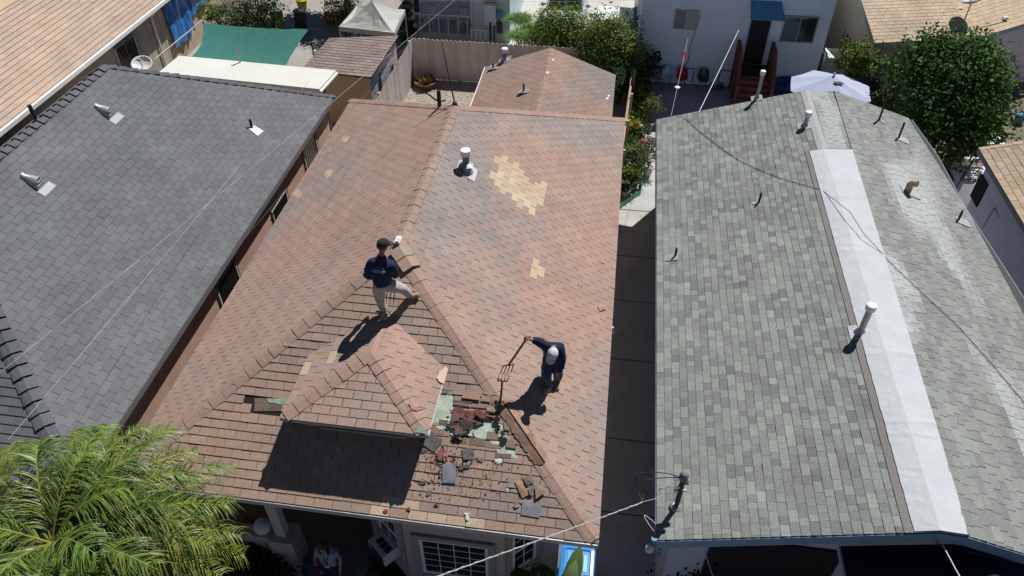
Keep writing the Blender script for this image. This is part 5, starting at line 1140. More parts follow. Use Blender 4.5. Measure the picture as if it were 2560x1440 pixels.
def head_extra(hc, f, u, col, s=1.0):
    f, u, r_ = frame(f, u)
    def ex(m_):
        def E(o_, rad, c, k=10, n=7):
            vs = []
            for i in range(n+1):
                t = math.pi*i/n
                for j in range(k):
                    a = 2*math.pi*j/k; l = V((rad[0]*math.sin(t)*math.cos(a), rad[1]*math.sin(t)*math.sin(a), rad[2]*math.cos(t))); l = l+V(o_); vs.append(hc+(r_*l.x+f*l.y+u*l.z)*s)
            m_.mesh(vs, [(i*k+j, (i+1)*k+j, (i+1)*k+(j+1) % k, i*k+(j+1) % k) for i in range(n) for j in range(k)], c)
        E((0, 0, .01), (.078, .098, .112), col, 18, 12); E((0, .03, -.06), (.055, .062, .055), col)
        E((0, .10, -.01), (.014, .022, .026), col); E((0, .088, -.058), (.026, .012, .008), (.30, .09, .08))
        for x in (-1, 1): E((x*.08, -.005, -.005), (.012, .025, .034), col); E((x*.032, .089, .022), (.015, .009, .008), (.5, .48, .46)); E((x*.032, .096, .022), (.007, .005, .007), (.03, .02, .015)); E((x*.033, .091, .040), (.02, .008, .005), (.04, .025, .02))
    return ex
def cap_part(parent, hc, f, u, col, brimcol=None, backwards=False, s=1.0):
    f, u, r_ = frame(f, u); m_ = MB(); vs = []; K, N = 20, 7
    for i in range(N+1):
        t = math.pi*.5*i/N
        for j in range(K): a = 2*math.pi*j/K; vs.append(hc+u*.035*s+(r_*(.090*math.sin(t)*math.cos(a))+f*(.108*math.sin(t)*math.sin(a))+u*(.098*math.cos(t)))*s)
    m_.mesh(vs, [(i*K+j, (i+1)*K+j, (i+1)*K+(j+1) % K, i*K+(j+1) % K) for i in range(N) for j in range(K)], col)
    m_.ball(hc+u*.137*s, .009, 6, 4, col)
    c = m_.build('cap', M_cloth, parent, smooth=True); m_ = MB(); top = []
    for j in range(11):
        a = math.pi*(.12+.76*j/10); top.append((r_*(.088*math.cos(a))+f*(.100*math.sin(a)), r_*(.082*math.cos(a))+f*(.100+.085*math.sin(a))))
    vs = [hc+(u*.04+p)*s for p, q in top]+[hc+(u*.025+q)*s for p, q in top]; vs2 = [v_-u*.006 for v_ in vs]
    m_.mesh(vs+vs2, [(j, j+1, 12+j, 11+j) for j in range(10)]+[(22+j, 33+j, 34+j, 23+j) for j in range(10)]+[(11+j, 12+j, 34+j, 33+j) for j in range(10)], brimcol or col); m_.build('brim', M_cloth, c)
    return c
def person(loc, lab, J, cols, face, upv, hands, cap=None, extra_hair=None, shirt_sleeve=1.0, sc_=1.0, skirt=False, fat=1.0, feetdir=(None, None)):
    # J: head neck chest belly pelvis  shL elL wrL shR elR wrR hipL knL anL hipR knR anR
    t = thing('person', loc, lab, 'person'); J = {k: V(v) for k, v in J.items()}; sk = cols['skin']
    toes = []
    for s_, fd in (('L', feetdir[0]), ('R', feetdir[1])):
        fd = V(fd).normalized(); an = J['an'+s_]; toes.append((an, an+V((0, 0, -.055))-fd*.05, an+V((0, 0, -.06))+fd*.08, an+V((0, 0, -.065))+fd*.17))
    ch = [[(J['pelvis'], (.14, .11)), (J['belly'], (.13, .10)), (J['chest'], (.15, .11)), (J['neck'], .05), (J['neck'].lerp(J['head'], .45), .05), (J['head'], .07)]]
    for s_, tt in (('L', toes[0]), ('R', toes[1])):
        ch.append([(J['chest'], .1), (J['sh'+s_], .055), (J['el'+s_], .042), (J['wr'+s_], .028)])
        ch.append([(J['pelvis'], .1), (J['hip'+s_], .085), (J['kn'+s_], .056), (J['an'+s_], .038), (tt[2], .035), (tt[3], .025)])
    for hh in hands: ch += hh
    body = skin_part('body', ch, M_skin, t, sk, head_extra(J['head'], face, upv, sk, sc_))
    f, u, r_ = frame(face, upv)
    sh = cols['shirt']
    c1 = [[(J['pelvis']+(J['pelvis']-J['belly'])*.25, (.205*fat, .17*fat)), (J['belly'], (.20*fat, .165*fat)), (J['chest'], (.225*fat, .17*fat)), (J['chest'].lerp(J['neck'], .6), (.13, .11)), (J['neck'].lerp(J['head'], .30), .070)]]
    for s_ in 'LR':
        seq = [(J['chest'], .12), (J['sh'+s_], .108*fat), (J['sh'+s_].lerp(J['el'+s_], .5), .088)]
        if shirt_sleeve > .6: seq += [(J['el'+s_], .078), (J['el'+s_].lerp(J['wr'+s_], .9), .056)]
        c1.append(seq)
    so_ = skin_part('jacket' if shirt_sleeve > .6 else 'blouse', c1, M_cloth, t, sh)
    pc_ = cols['pants']
    c2 = [[(J['pelvis'].lerp(J['belly'], .45), (.17*fat, .145*fat)), (J['pelvis'], (.185*fat, .155*fat))]]
    for s_ in 'LR': c2.append([(J['pelvis'], .12), (J['hip'+s_], .135), (J['hip'+s_].lerp(J['kn'+s_], .5), .118), (J['kn'+s_], .098), (J['kn'+s_].lerp(J['an'+s_], .55), .086), (J['an'+s_], .080), (J['an'+s_]-V((0, 0, .03)), .078)])
    skin_part('trousers', c2, M_cloth, t, pc_)
    for tt in toes:
        skin_part('boot', [[(tt[0], .07), (tt[0]+V((0, 0, -.03)), .072), (tt[2], (.070, .060)), (tt[3], (.060, .046)), (tt[3]+(tt[3]-tt[2])*.25, (.04, .035))], [(tt[0]+V((0, 0, -.03)), .072), (tt[1], .062)]], M_cloth, t, cols['boots'])
    if cap: cap_part(t, J['head'], face, upv, cap, s=sc_*1.06)
    # hair as a shell round the back of the head
    m_ = MB(); vs = []; K, N = 18, 10; full = extra_hair is not None
    for i in range(N+1):
        th = math.pi*(.62 if not full else .66)*i/N
        for j in range(K):
            a = 2*math.pi*j/K; l = V((.086*math.sin(th)*math.cos(a), .104*math.sin(th)*math.sin(a)-.012, .118*math.cos(th)+.012))
            if math.sin(a) > .25 and l.z < .05: l.y = min(l.y, .03); l.x *= .96
            l *= 1+R_.uniform(-.01, .02); vs.append(J['head']+(r_*l.x+f*l.y+u*l.z)*sc_)
    m_.mesh(vs, [(i*K+j, (i+1)*K+j, (i+1)*K+(j+1) % K, i*K+(j+1) % K) for i in range(N) for j in range(K)], cols['hair'])
    if full: extra_hair(m_, J, f, u, r_)
    m_.build('hair', mat('hair', attr=True, rough=.5, var=.3, scale=30, spec=.4), t, smooth=True)
    return t, so_
# --- worker seen from behind, one boot up on the hip
y0 = 9.56
J1 = dict(head=ony(957, 614, y0+.02), neck=ony(953, 643, y0-.0), chest=ony(952, 664, y0-.03), belly=ony(955, 690, y0-.02), pelvis=ony(957, 710, y0),
    shL=ony(928, 657, y0+.0), elL=ony(917, 688, y0+.05), wrL=ony(945, 692, y0+.28), shR=ony(980, 662, y0+.02), elR=ony(990, 690, y0+.08), wrR=ony(984, 676, y0+.30),
    hipL=ony(944, 713, y0), knL=ony(950, 747, y0+.06), anL=ony(962, 783, y0), hipR=ony(974, 713, y0+.02), knR=ony(1007, 722, y0+.20), anR=ony(1024, 743, y0+.26))
J1['anL'] = pF.px(963, 786)+V((0, 0, .12)); J1['anR'] = pF.px(1024, 748)+V((0, 0, .13))
fdir = V((.55, .75, .0)); skn = (.22, .11, .075)
h1 = [hand(J1['wrL'], V((.6, .35, .1)), V((.2, -.2, 1)), .9), hand(J1['wrR'], V((-.35, .5, .1)), V((-.9, 0, .1)), .9)]
man1, jk = person((-3.7, 9.55, 5.1), 'worker seen from behind in navy jacket and khaki trousers near the roof peak', J1,
    dict(skin=skn, shirt=(.010, .022, .062), pants=(.42, .385, .37), boots=(.36, .24, .14), hair=(.012, .01, .01)), (.62, .62, -.25), (.1, 0, 1), h1, cap=(.028, .028, .032), feetdir=((.15, -.9, .0), (.95, .25, .22)), fat=1.04)
# emblem on his back: roof outline and lines of script
bc = J1['chest'].lerp(J1['belly'], .12); bn = V((0, -1, .18)).normalized(); bx = V((1, 0, 0)); bz = bx.cross(-bn) if False else bn.cross(bx); bz = bz if bz.z > 0 else -bz
m_ = MB(); nb_ = bc+bn*.158
def ln_(pts, r, c): m_.tube([nb_+bx*x+bz*z-bn*(.55*x*x)*1.1 for x, z in pts], r, 4, c)
ln_([(-.10, .04), (-.085, .065), (-.05, .055), (0, .085), (.05, .06), (.08, .07), (.10, .045)], .0035, (.08, .16, .55))
ln_([(-.05, .035), (0, .062), (.05, .035)], .003, (.08, .16, .55))
for k, (z, a, b) in enumerate(((.018, -.12, .12), (-.002, -.10, .11), (-.022, -.07, .08))): ln_([(a+(b-a)*i/22, z+.006*math.sin(i*1.9+k)+.004*math.cos(i*4.1)-.012*abs(i/11-1)) for i in range(23)], .0042, (.45, .52, .68))
m_.build('back_emblem', M_attr, jk)
# --- forks
def fork(grip, tip, facing, lab, L=None):
    grip, tip = V(grip), V(tip); ax = (tip-grip).normalized(); fc = V(facing); fc = (fc-ax*fc.dot(ax)).normalized(); sd = ax.cross(fc); L = (tip-grip).length; t = thing('garden_fork', tip, lab, 'garden fork')
    sh = L-.30
    m_ = MB(); m_.tube([grip+ax*.07, grip+ax*sh*.5, grip+ax*(sh-.08)], .021, 8, (.24, .10, .055)); m_.build('shaft', M_attr, t)
    m_ = MB(); m_.tube([grip-sd*.055, grip+sd*.055], .014, 8, (.15, .05, .03)); m_.tube([grip-sd*.055, grip-sd*.045+ax*.05, grip+ax*.11], .011, 6, (.06, .04, .035)); m_.tube([grip+sd*.055, grip+sd*.045+ax*.05, grip+ax*.11], .011, 6, (.06, .04, .035)); m_.build('grip', M_attr, t)
    m_ = MB(); m_.tube([grip+ax*(sh-.22), grip+ax*(sh-.08), grip+ax*sh], .019, 8, (.03, .025, .025)); b = grip+ax*sh; m_.tube([b-sd*.105, b+sd*.105], .012, 6, (.03, .025, .025)); m_.build('socket', M_attr, t)
    for k in range(4):
        o_ = sd*(-.105+.07*k); m_ = MB(); m_.tube([b+o_, b+o_+ax*.06+fc*.012, b+o_+ax*.17+fc*.045, b+o_+ax*.29+fc*.03], [.010, .010, .009, .003], 6, (.035, .03, .03)); m_.build('tine', M_attr, t)
    return t
gp1 = J1['wrR'].lerp(J1['wrL'], .35)+V((.03, .08, .16)); tp1 = pF.px(972, 764)+V((.0, .0, .02))
fork(gp1+V((0, 0, .0)), tp1, (0, -.6, .3), 'garden fork held upright in front of the worker with the navy jacket and khaki trousers')
# --- worker bending on the right slope
an1 = pR.px(1372, 972)+V((0, 0, .11)); an2 = pR.px(1393, 957)+V((0, 0, .11))
J2 = dict(pelvis=ony(1380, 903, 9.42), belly=ony(1384, 886, 9.33), chest=ony(1384, 872, 9.12), neck=ony(1384, 868, 8.98), head=ony(1383, 884, 8.84),
    shL=ony(1403, 876, 9.08), elL=ony(1405, 908, 9.05), wrL=ony(1396, 934, 9.0), shR=ony(1362, 864, 9.06), elR=ony(1344, 853, 8.94), wrR=ony(1327, 848, 8.90),
    hipL=ony(1390, 908, 9.42), hipR=ony(1368, 910, 9.40), knL=V((0, 0, 0)), knR=V((0, 0, 0)), anL=an2, anR=an1)
J2['knR'] = (J2['hipR']+an1)/2+V((-.02, -.10, 0)); J2['knL'] = (J2['hipL']+an2)/2+V((.04, -.08, 0))
grip2 = ony(1319, 843, 8.88); tip2 = pR.px(1257, 934, .0)
h2 = [hand(J2['wrL'], V((-.1, -.1, -1)), V((-.6, -.4, .1)), .35), hand(J2['wrR'], grip2-J2['wrR'], V((0, .1, -1)), 1.0)]
man2, _ = person((-.6, 9.2, 4.0), 'worker bending over in a navy jacket, blue jeans and pale cap on the right slope', J2,
    dict(skin=(.30, .15, .10), shirt=(.010, .016, .045), pants=(.055, .085, .15), boots=(.42, .30, .18), hair=(.01, .01, .01)), (-.25, -.66, -.72), (-.15, -.60, .78), h2, cap=(.50, .56, .62), feetdir=((.1, -1, -.05), (-.35, -.95, .1)), fat=1.0)
fork(grip2, tip2, (.5, -.75, .1), 'garden fork with a wooden shaft prodding the brown roof, held by the bending worker')
# --- woman at the porch steps
hw_ = onz(808, 1366, 1.56); gx, gy = hw_.x, hw_.y
def W_(x, y, z): return V((gx+x, gy+y, z))
J3 = dict(head=W_(0, 0, 1.54), neck=W_(0, .04, 1.39), chest=W_(0, .05, 1.24), belly=W_(0, .02, 1.06), pelvis=W_(0, .04, .90), shL=W_(.17, .05, 1.30), elL=W_(.24, .05, 1.04), wrL=W_(.23, -.06, .82),
    shR=W_(-.17, .05, 1.30), elR=W_(-.25, -.02, 1.06), wrR=W_(-.13, -.20, 1.02), hipL=W_(.09, .04, .86), knL=W_(.1, .0, .48), anL=W_(.1, .04, .10), hipR=W_(-.09, .04, .86), knR=W_(-.1, .0, .48), anR=W_(-.1, .04, .10))
def longhair(m_, J, f, u, r_):
    for k in range(34):
        a = math.pi*(1.0+.16+.0)+(k/33-.5)*math.pi*1.25+math.pi*.5-.5; a = -math.pi/2+(k/33-.5)*math.pi*1.3
        p = J['head']+r_*.085*math.cos(a)+f*(.095*math.sin(a))+u*.03; m_.tube([p, p+V((0, 0, -.10))+r_*.01*math.cos(a), p+V((R_.uniform(-.02, .02), R_.uniform(-.02, .02), -.22-R_.uniform(0, .08)))], [.018, .018, .006], 5, jit((.065, .03, .014), .4))
h3 = [hand(J3['wrL'], V((0, -.1, -1)), V((-.6, -.4, 0)), .3), hand(J3['wrR'], V((.7, -.5, 0)), V((0, .2, 1)), .7)]
wom, bl = person((gx, gy, 0), 'woman with long brown hair, grey blouse and lanyard looking down by the porch', J3,
    dict(skin=(.40, .22, .17), shirt=(.27, .29, .35), pants=(.02, .022, .035), boots=(.03, .03, .03), hair=(.07, .032, .015)), (-.1, -.85, -.5), (0, -.2, 1), h3, extra_hair=longhair, shirt_sleeve=.4, feetdir=((0, -1, 0), (0, -1, 0)), fat=.98)
m_ = MB(); c_ = J3['chest']; m_.tube([c_+V((-.07, -.02, .16)), c_+V((-.02, -.145, .02)), c_+V((.03, -.165, -.16))], .008, 5, (.01, .01, .02)); m_.tube([c_+V((.08, -.02, .16)), c_+V((.05, -.145, .02)), c_+V((.03, -.165, -.16))], .008, 5, (.01, .01, .02)); lo_ = m_.build('lanyard', M_attr, wom)
m_ = MB(); m_.slab([c_+V((-.02, -.178, -.17)), c_+V((.08, -.178, -.17)), c_+V((.08, -.183, -.235)), c_+V((-.02, -.183, -.235))], .004, (.62, .64, .66)); m_.build('badge', M_attr, lo_)
m_ = MB(); p = J3['wrR']+V((.03, -.05, .07)); m_.lathe(p, [(.05, -.08), (.06, 0), (.055, .08), (.02, .10)], 12, (.12, .01, .05)); tag(m_.build('purse', M_gloss), 'dark red purse in the hand of the woman by the porch', 'purse')
# ================================================================== loose debris on the roof
M_deb = mat('debris', attr=True, rough=.9, var=.25, scale=7, fine=.2, fscale=60, bump=.5)
M_felt = mat('shingle_back', attr=True, rough=.5, var=.3, scale=5, fine=.1, spec=.5)
def piece(pts, col, lab, h=.03, tilt=.03, m_=None, rough=0, grp=None, name='loose_shingle', pl=pF, cat='loose shingle', th=.006, sub=1):
    h *= .55; tilt *= .6; q = [pl.pab(*p) for p in pts]; g_ = MB(); out = []
    for i in range(len(q)):
        a, b = q[i], q[(i+1) % len(q)]
        for k in range(sub): t = k/sub; e = rough if k else rough*.3; out.append((a[0]+(b[0]-a[0])*t+R_.uniform(-e, e), a[1]+(b[1]-a[1])*t+R_.uniform(-e, e)))
    n = len(out); cen = (sum(a for a, b in out)/n, sum(b for a, b in out)/n)
    top = [pl.at(a, b, h+R_.uniform(0, tilt)) for a, b in out]+[pl.at(cen[0], cen[1], h+tilt*.7)]; lo = [p-pl.n*th for p in top]
    N = n+1; g_.mesh(top+lo, [(i, (i+1) % n, n) for i in range(n)]+[(N+(i+1) % n, N+i, N+n) for i in range(n)]+[(i, N+i, N+(i+1) % n, (i+1) % n) for i in range(n)], col)
    return tag(g_.build(name, m_ or M_deb), lab, cat, grp)
dg_ = (.10, .10, .11); bg_ = (.20, .155, .125)
piece([(1066, 1072), (1108, 1100), (1086, 1131), (1052, 1108)], (.13, .125, .12), 'large charcoal sheet of shingle hanging at the lower right corner of the dormer', .05, .04)
piece([(1053, 1118), (1072, 1124), (1060, 1134), (1050, 1130)], (.10, .10, .09), 'small dark scrap just under the large charcoal sheet', .03, .02)
piece([(1154, 1124), (1180, 1120), (1187, 1138), (1184, 1150), (1160, 1150)], (.12, .12, .125), 'charcoal five-sided shingle scrap below the torn hole', .04, .05, rough=.015, sub=2)
piece([(1107, 1160), (1140, 1162), (1140, 1209), (1107, 1207)], (.19, .20, .23), 'upright grey rectangular shingle sheet on the front slope', .05, .03, M_felt)
piece([(1307, 1252), (1355, 1262), (1349, 1295), (1302, 1287)], (.21, .22, .25), 'grey rectangular shingle sheet lying near the front eave', .04, .03, M_felt)
piece([(1287, 1204), (1301, 1200), (1324, 1236), (1306, 1246)], (.36, .23, .15), 'orange-brown shingle tab standing askew beside the right hip', .05, .05)
piece([(1305, 1196), (1330, 1185), (1336, 1206), (1318, 1214)], bg_, 'grey-brown flap at the top of the pile beside the right hip', .04, .08)
piece([(1320, 1216), (1338, 1212), (1332, 1242), (1324, 1236)], (.17, .14, .11), 'narrow curled grey-brown flap in the middle of the pile beside the right hip', .06, .08)
piece([(1338, 1214), (1358, 1210), (1363, 1232), (1340, 1248)], (.24, .175, .13), 'brown flap at the right side of the pile beside the right hip', .05, .08)
piece([(1266, 1208), (1288, 1206), (1289, 1220), (1264, 1219)], (.20, .215, .205), 'small slate-green scrap left of the pile beside the right hip', .03, .03, rough=.01, sub=2)
piece([(1264, 1220), (1273, 1220), (1268, 1232)], (.50, .50, .42), 'tiny cream chip under the small slate-green scrap', .03, .02)
piece([(1238, 1148), (1252, 1147), (1256, 1156), (1248, 1163), (1238, 1156)], (.58, .58, .48), 'cream-white scrap of old shingle in the middle of the front slope', .03, .03, rough=.012, sub=2)
piece([(1160, 1282), (1174, 1281), (1172, 1300), (1166, 1300)], (.56, .56, .46), 'cream-white scrap resting on the light tan tabs near the eave', .03, .04, rough=.012, sub=2)
piece([(1094, 1130), (1112, 1120), (1122, 1142), (1112, 1156), (1096, 1150)], (.25, .11, .095), 'crumpled dark red scrap left of the five-sided charcoal one', .05, .08, rough=.03, sub=3)
piece([(1192, 1142), (1206, 1144), (1204, 1154), (1194, 1153)], (.15, .15, .155), 'small grey scrap right of the five-sided charcoal one', .03, .03)
piece([(1144, 1165), (1165, 1162), (1172, 1152), (1182, 1150), (1176, 1172), (1150, 1175)], (.13, .13, .12), 'dark jagged scrap below the five-sided charcoal one', .04, .04, rough=.03, sub=3)
piece([(1168, 1158), (1176, 1152), (1172, 1164)], (.5, .5, .42), 'tiny cream chip beside the dark jagged scrap', .05, .02)
piece([(1044, 1208), (1060, 1200), (1068, 1208), (1054, 1214)], (.11, .10, .09), 'dark crescent scrap left of the upright grey sheet', .03, .03, rough=.015, sub=2)
piece([(1066, 1232), (1080, 1222), (1078, 1236), (1070, 1240)], (.14, .14, .13), 'grey-green scrap below the dark crescent scrap', .03, .03, rough=.015, sub=2)
piece([(1282, 1266), (1294, 1250), (1302, 1252), (1300, 1266), (1288, 1270)], (.30, .21, .15), 'curled tan scrap left of the grey sheet near the eave', .03, .05, rough=.015, sub=2)
for u, v, lab in ((965, 1278, 'dark red lump on the tan tabs, leftmost of the three near the eave'), (1022, 1272, 'dark red lump on the tan tabs, middle one of the three near the eave'), (1090, 1264, 'dark red lump on the tan tabs, rightmost of the three near the eave')):
    piece([(u-5, v-3), (u+4, v-4), (u+6, v+3), (u-4, v+4)], (.19, .06, .05), lab, .03, .04, rough=.015, sub=3, name='red_scrap', cat='scrap')
piece([(978, 1256), (992, 1257), (991, 1268), (976, 1267)], (.30, .40, .38), 'pale green square of old shingle among the tan tabs', .02, .01)
piece([(1492, 768), (1502, 764), (1512, 776), (1498, 780)], (.42, .22, .15), 'curled brown tab lying on the right slope near the driveway edge', .03, .10, pl=pR)
piece([(1236, 1000), (1250, 1006), (1252, 1014), (1240, 1016)], (.035, .03, .03), 'black torn felt scrap at the top of the stripped hip', .06, .04, rough=.01, sub=2)
m_ = MB()
for k in range(420):
    if R_.random() < .6: u, v = R_.gauss(1112, 28), R_.gauss(1160, 26)
    else: u, v = R_.uniform(1040, 1300), R_.uniform(1140, 1250)
    if v < 1100 or u < 1030: continue
    s = abs(R_.gauss(0, 1.1))+.5; q = pF.px(u, v, .022); r_ = s*.0072; c = jit(R_.choice([(.06, .05, .045), (.13, .09, .07), (.16, .08, .06), (.10, .09, .085)]), .4)
    vs = [q+pF.e*(r_*math.cos(a)*R_.uniform(.6, 1.5))+pF.s*(r_*math.sin(a)*R_.uniform(.6, 1.4)) for a in (0, 1.6, 3.1, 4.7)]+[q+pF.n*r_*.8]
    m_.mesh(vs, [(0, 1, 4), (1, 2, 4), (2, 3, 4), (3, 0, 4)], c)
tag(m_.build('roof_crumbs', M_deb), kind='stuff')
# white specks, pale granule loss marks on the roofs are in the surface; a leaning leaf-shaped board on the driveway edge
q0 = V((.46, 8.6, 0)); bn_ = onz(1516, 1015, .9)
m_ = MB(); A = V((bn_.x+.10, bn_.y, 1.3)); m_.tube([V((X1+.02, A.y+.2, 3.3)), V((X1+.05, A.y+.2, 3.1)), V((.0, A.y+.2, 2.9))], .03, 6, (.5, .52, .5)); m_.build('downpipe', M_attr, house)
# ================================================================== blue recycling bin
lb = thing('recycling_bin', (.2, 7.35, 0), 'bright blue wheeled bin in the sun at the front corner of the brown-roofed house', 'bin')
bx0, bx1, by0, by1, bz1 = -.10, .52, 7.02, 7.72, 1.06
bc_ = (.035, .22, .55)
m_ = MB(); m_.mesh([(bx0+.06, by0+.1, .06), (bx1-.06, by0+.1, .06), (bx1-.06, by1-.08, .06), (bx0+.06, by1-.08, .06), (bx0, by0, bz1-.04), (bx1, by0, bz1-.04), (bx1, by1, bz1-.04), (bx0, by1, bz1-.04)], [(3, 2, 1, 0), (0, 1, 5, 4), (1, 2, 6, 5), (2, 3, 7, 6), (3, 0, 4, 7), (4, 5, 6, 7)], (.01, .03, .22)); m_.build('tub', M_gloss, lb)
m_ = MB(); K = 10; rows = []
def rr_(x0, x1, y0, y1, z, r):
    out = []
    for cx_, cy_, a0 in ((x1-r, y0+r, -90), (x1-r, y1-r, 0), (x0+r, y1-r, 90), (x0+r, y0+r, 180)):
        for k in range(5): a = math.radians(a0+k*22.5); out.append(V((cx_+r*math.cos(a), cy_+r*math.sin(a), z)))
    return out
r1 = rr_(bx0-.03, bx1+.03, by0-.04, by1+.03, bz1-.04, .07); r2 = rr_(bx0-.03, bx1+.03, by0-.04, by1+.03, bz1+.0, .07); r3 = rr_(bx0+.0, bx1-.0, by0-.0, by1-.0, bz1+.02, .06); r4 = rr_(bx0+.05, bx1-.05, by0+.06, by1-.05, bz1+.03, .05); r5 = rr_(bx0+.07, bx1-.07, by0+.09, by1-.07, bz1+.005, .05)
n = len(r1); vs = r1+r2+r3+r4+r5; m_.mesh(vs, [(i*n+j, i*n+(j+1) % n, (i+1)*n+(j+1) % n, (i+1)*n+j) for i in range(4) for j in range(n)]+[tuple(range(4*n, 5*n))], bc_); lid = m_.build('lid', M_gloss, lb)
m_ = MB()
for x in (.04, .14): m_.box((x-.03, by0+.12, bz1+.004), (x+.02, by1-.1, bz1+.03), (.06, .30, .62))
m_.build('rib', M_gloss, lid)
m_ = MB(); m_.box((.33, by0+.2, bz1+.006), (.40, by1-.15, bz1+.016), (.30, .60, .66)); m_.build('faded_label', M_attr, lid)
m_ = MB(); m_.tube([(bx0-.0, by1+.03, bz1-.1), (bx0-.0, by1+.09, bz1-.06), (bx1, by1+.09, bz1-.06), (bx1, by1+.03, bz1-.1)], .018, 8, bc_); m_.build('handle', M_gloss, lb)
for x in (bx0-.01, bx1+.01): m_ = MB(); m_.lathe((x, by1+.02, .13), [(.05, -.03), (.13, -.028), (.13, .028), (.05, .03)], 14, (.02, .02, .02), ax=V((1, 0, 0))); m_.build('wheel', M_black, lb)
for x, y, lab in ((-.22, 6.85, 'white ball finial on a garden stake left of the blue bin'), (.58, 6.72, 'white ball finial on a garden stake right of the blue bin')):
    m_ = MB(); m_.tube([(x, y, 0), (x, y, 1.0)], .012, 6, (.5, .5, .5)); m_.ball((x, y, 1.03), .05, 12, 8, (.7, .7, .7)); tag(m_.build('garden_stake', M_attr), lab, 'garden stake')
# ================================================================== vegetation
M_leaf = mat('leaf', attr=True, rough=.6, var=.25, scale=3, spec=.2, transl=.3)
M_bark = mat('bark', (.12, .09, .065), rough=.95, var=.3, scale=9, bump=.6, bscale=25)
def leafy(blobs, n, size, cols, seed=0, clump=3.0, asp=.55, flowers=None, shell=.55, droop=0.0):
    rg = random.Random(seed); m_ = MB(); vols = [b[1][0]*b[1][1]*b[1][2] for b in blobs]; tot = sum(v**.67 for v in vols)
    for (c, r), v in zip(blobs, vols):
        c = V(c); k = int(n*v**.67/tot)
        nc = max(6, int(k/26)); cents = []
        for q in range(nc):
            d = V((rg.gauss(0, 1), rg.gauss(0, 1), rg.gauss(.25, 1))).normalized(); rad = rg.uniform(shell, 1.03)
            if rg.random() < .12: rad = rg.uniform(1.0, 1.16)
            cents.append((V((d.x*r[0], d.y*r[1], d.z*r[2]))*rad, d, rg.random()))
        for q in range(nc):
            o_, d, sh = cents[q]; cr = min(r)*rg.uniform(.14, .26); base = mixc(cols[0], cols[1], min(1, max(0, sh*.9+rg.uniform(-.1, .2))))
            for l in range(26):
                p = c+o_+V((rg.gauss(0, cr), rg.gauss(0, cr), rg.gauss(0, cr*.8))); nd = (d*.7+V((rg.gauss(0, .6), rg.gauss(0, .6), rg.gauss(.45, .5)))).normalized()
                a = nd.orthogonal().normalized(); a = (Matrix.Rotation(rg.uniform(0, 6.3), 3, nd) @ a); a = (a-V((0, 0, droop))).normalized(); b = nd.cross(a).normalized(); s = size*rg.uniform(.6, 1.3)
                cc = base if not flowers or rg.random() > flowers[1] else flowers[0]; k_ = rg.uniform(.7, 1.35); cc = tuple(min(.9, x*k_) for x in cc)
                m_.mesh([p-a*s, p+b*s*asp+nd*s*.12, p+a*s, p-b*s*asp+nd*s*.12], [(0, 1, 2), (0, 2, 3)], cc)
    return m_
def tree(name, base, h, blobs, n, size, cols, lab, cat='tree', seed=1, tr=.10, limbs=5, grp=None, **k):
    t = thing(name, base, lab, cat, grp); m_ = leafy(blobs, n, size, cols, seed, **k); m_.build('crown', M_leaf, t)
    m_ = MB(); b = V(base); rg = random.Random(seed+5); m_.tube([b, b+V((rg.uniform(-.05, .05), 0, h*.5)), b+V((0, 0, h))], [tr, tr*.75, tr*.6], 8)
    for i in range(limbs):
        c, r = blobs[i % len(blobs)]; e = V(c)+V((rg.uniform(-.5, .5)*r[0], rg.uniform(-.5, .5)*r[1], rg.uniform(-.2, .5)*r[2])); s0 = b+V((0, 0, h*rg.uniform(.6, 1))); m_.tube([s0, s0.lerp(e, .5)+V((rg.uniform(-.1, .1), rg.uniform(-.1, .1), .05)), e], [tr*.5, tr*.3, tr*.1], 6)
    m_.build('trunk', M_bark, t); return t
G1, G2 = (.018, .045, .010), (.075, .135, .028)
# big leafy tree on the right
c0 = onz(2385, 225, 2.9)
bl = [((c0.x-.05, c0.y, 3.0), (1.45, 2.1, 1.5)), ((c0.x-.6, c0.y+1.3, 3.1), (1.0, 1.2, 1.1)), ((c0.x+.7, c0.y+.6, 2.9), (.95, 1.2, 1.1)), ((c0.x+.5, c0.y-1.2, 2.6), (1.1, 1.1, 1.1)), ((c0.x-.6, c0.y-1.1, 2.5), (1.0, 1.1, 1.0)), ((c0.x+.1, c0.y+.2, 3.7), (1.1, 1.3, .9)), ((c0.x-.1, c0.y-2.0, 2.0), (.8, .6, .7))]
tree('leafy_tree', (c0.x, c0.y, 0), 2.2, bl, 30000, .075, ((.016, .050, .010), (.070, .160, .020)), 'large dense round tree between the green-grey roof and the lilac wall', seed=11, tr=.15, limbs=8, shell=.35)
# bushes beyond the wing roof
for (u, v, z, r, n, lab, sd) in ((1405, 88, 1.7, (1.5, .9, 1.25), 14000, 'leafy white-flowered bush left of the white car', 21), (1522, 120, 1.7, (1.35, .9, 1.5), 16000, 'leafy bush directly in front of the white car', 22)):
    c = onz(u, v, z); bl = [((c.x, c.y, z), r), ((c.x-.5, c.y-.2, z-.4), (r[0]*.7, r[1]*.8, r[2]*.7)), ((c.x+.5, c.y-.3, z-.3), (r[0]*.7, r[1]*.8, r[2]*.75)), ((c.x+.1, c.y, z+.35), (r[0]*.55, r[1]*.6, .6))]
    tree('tall_bush', (c.x, c.y, 0), 1.2, bl, n, .052, ((.06, .11, .02), (.26, .36, .09)), lab, 'bush', seed=sd, tr=.07, flowers=((.6, .6, .55), .012))
c = onz(1545, 205, 1.0); tree('low_bush', (c.x, c.y, 0), .7, [((c.x, c.y, 1.0), (.45, 1.1, .8))], 2400, .05, (G1, (.05, .10, .025)), 'dark low part of the hedge between the wing roof and the plank fence', 'bush', seed=23, tr=.05)
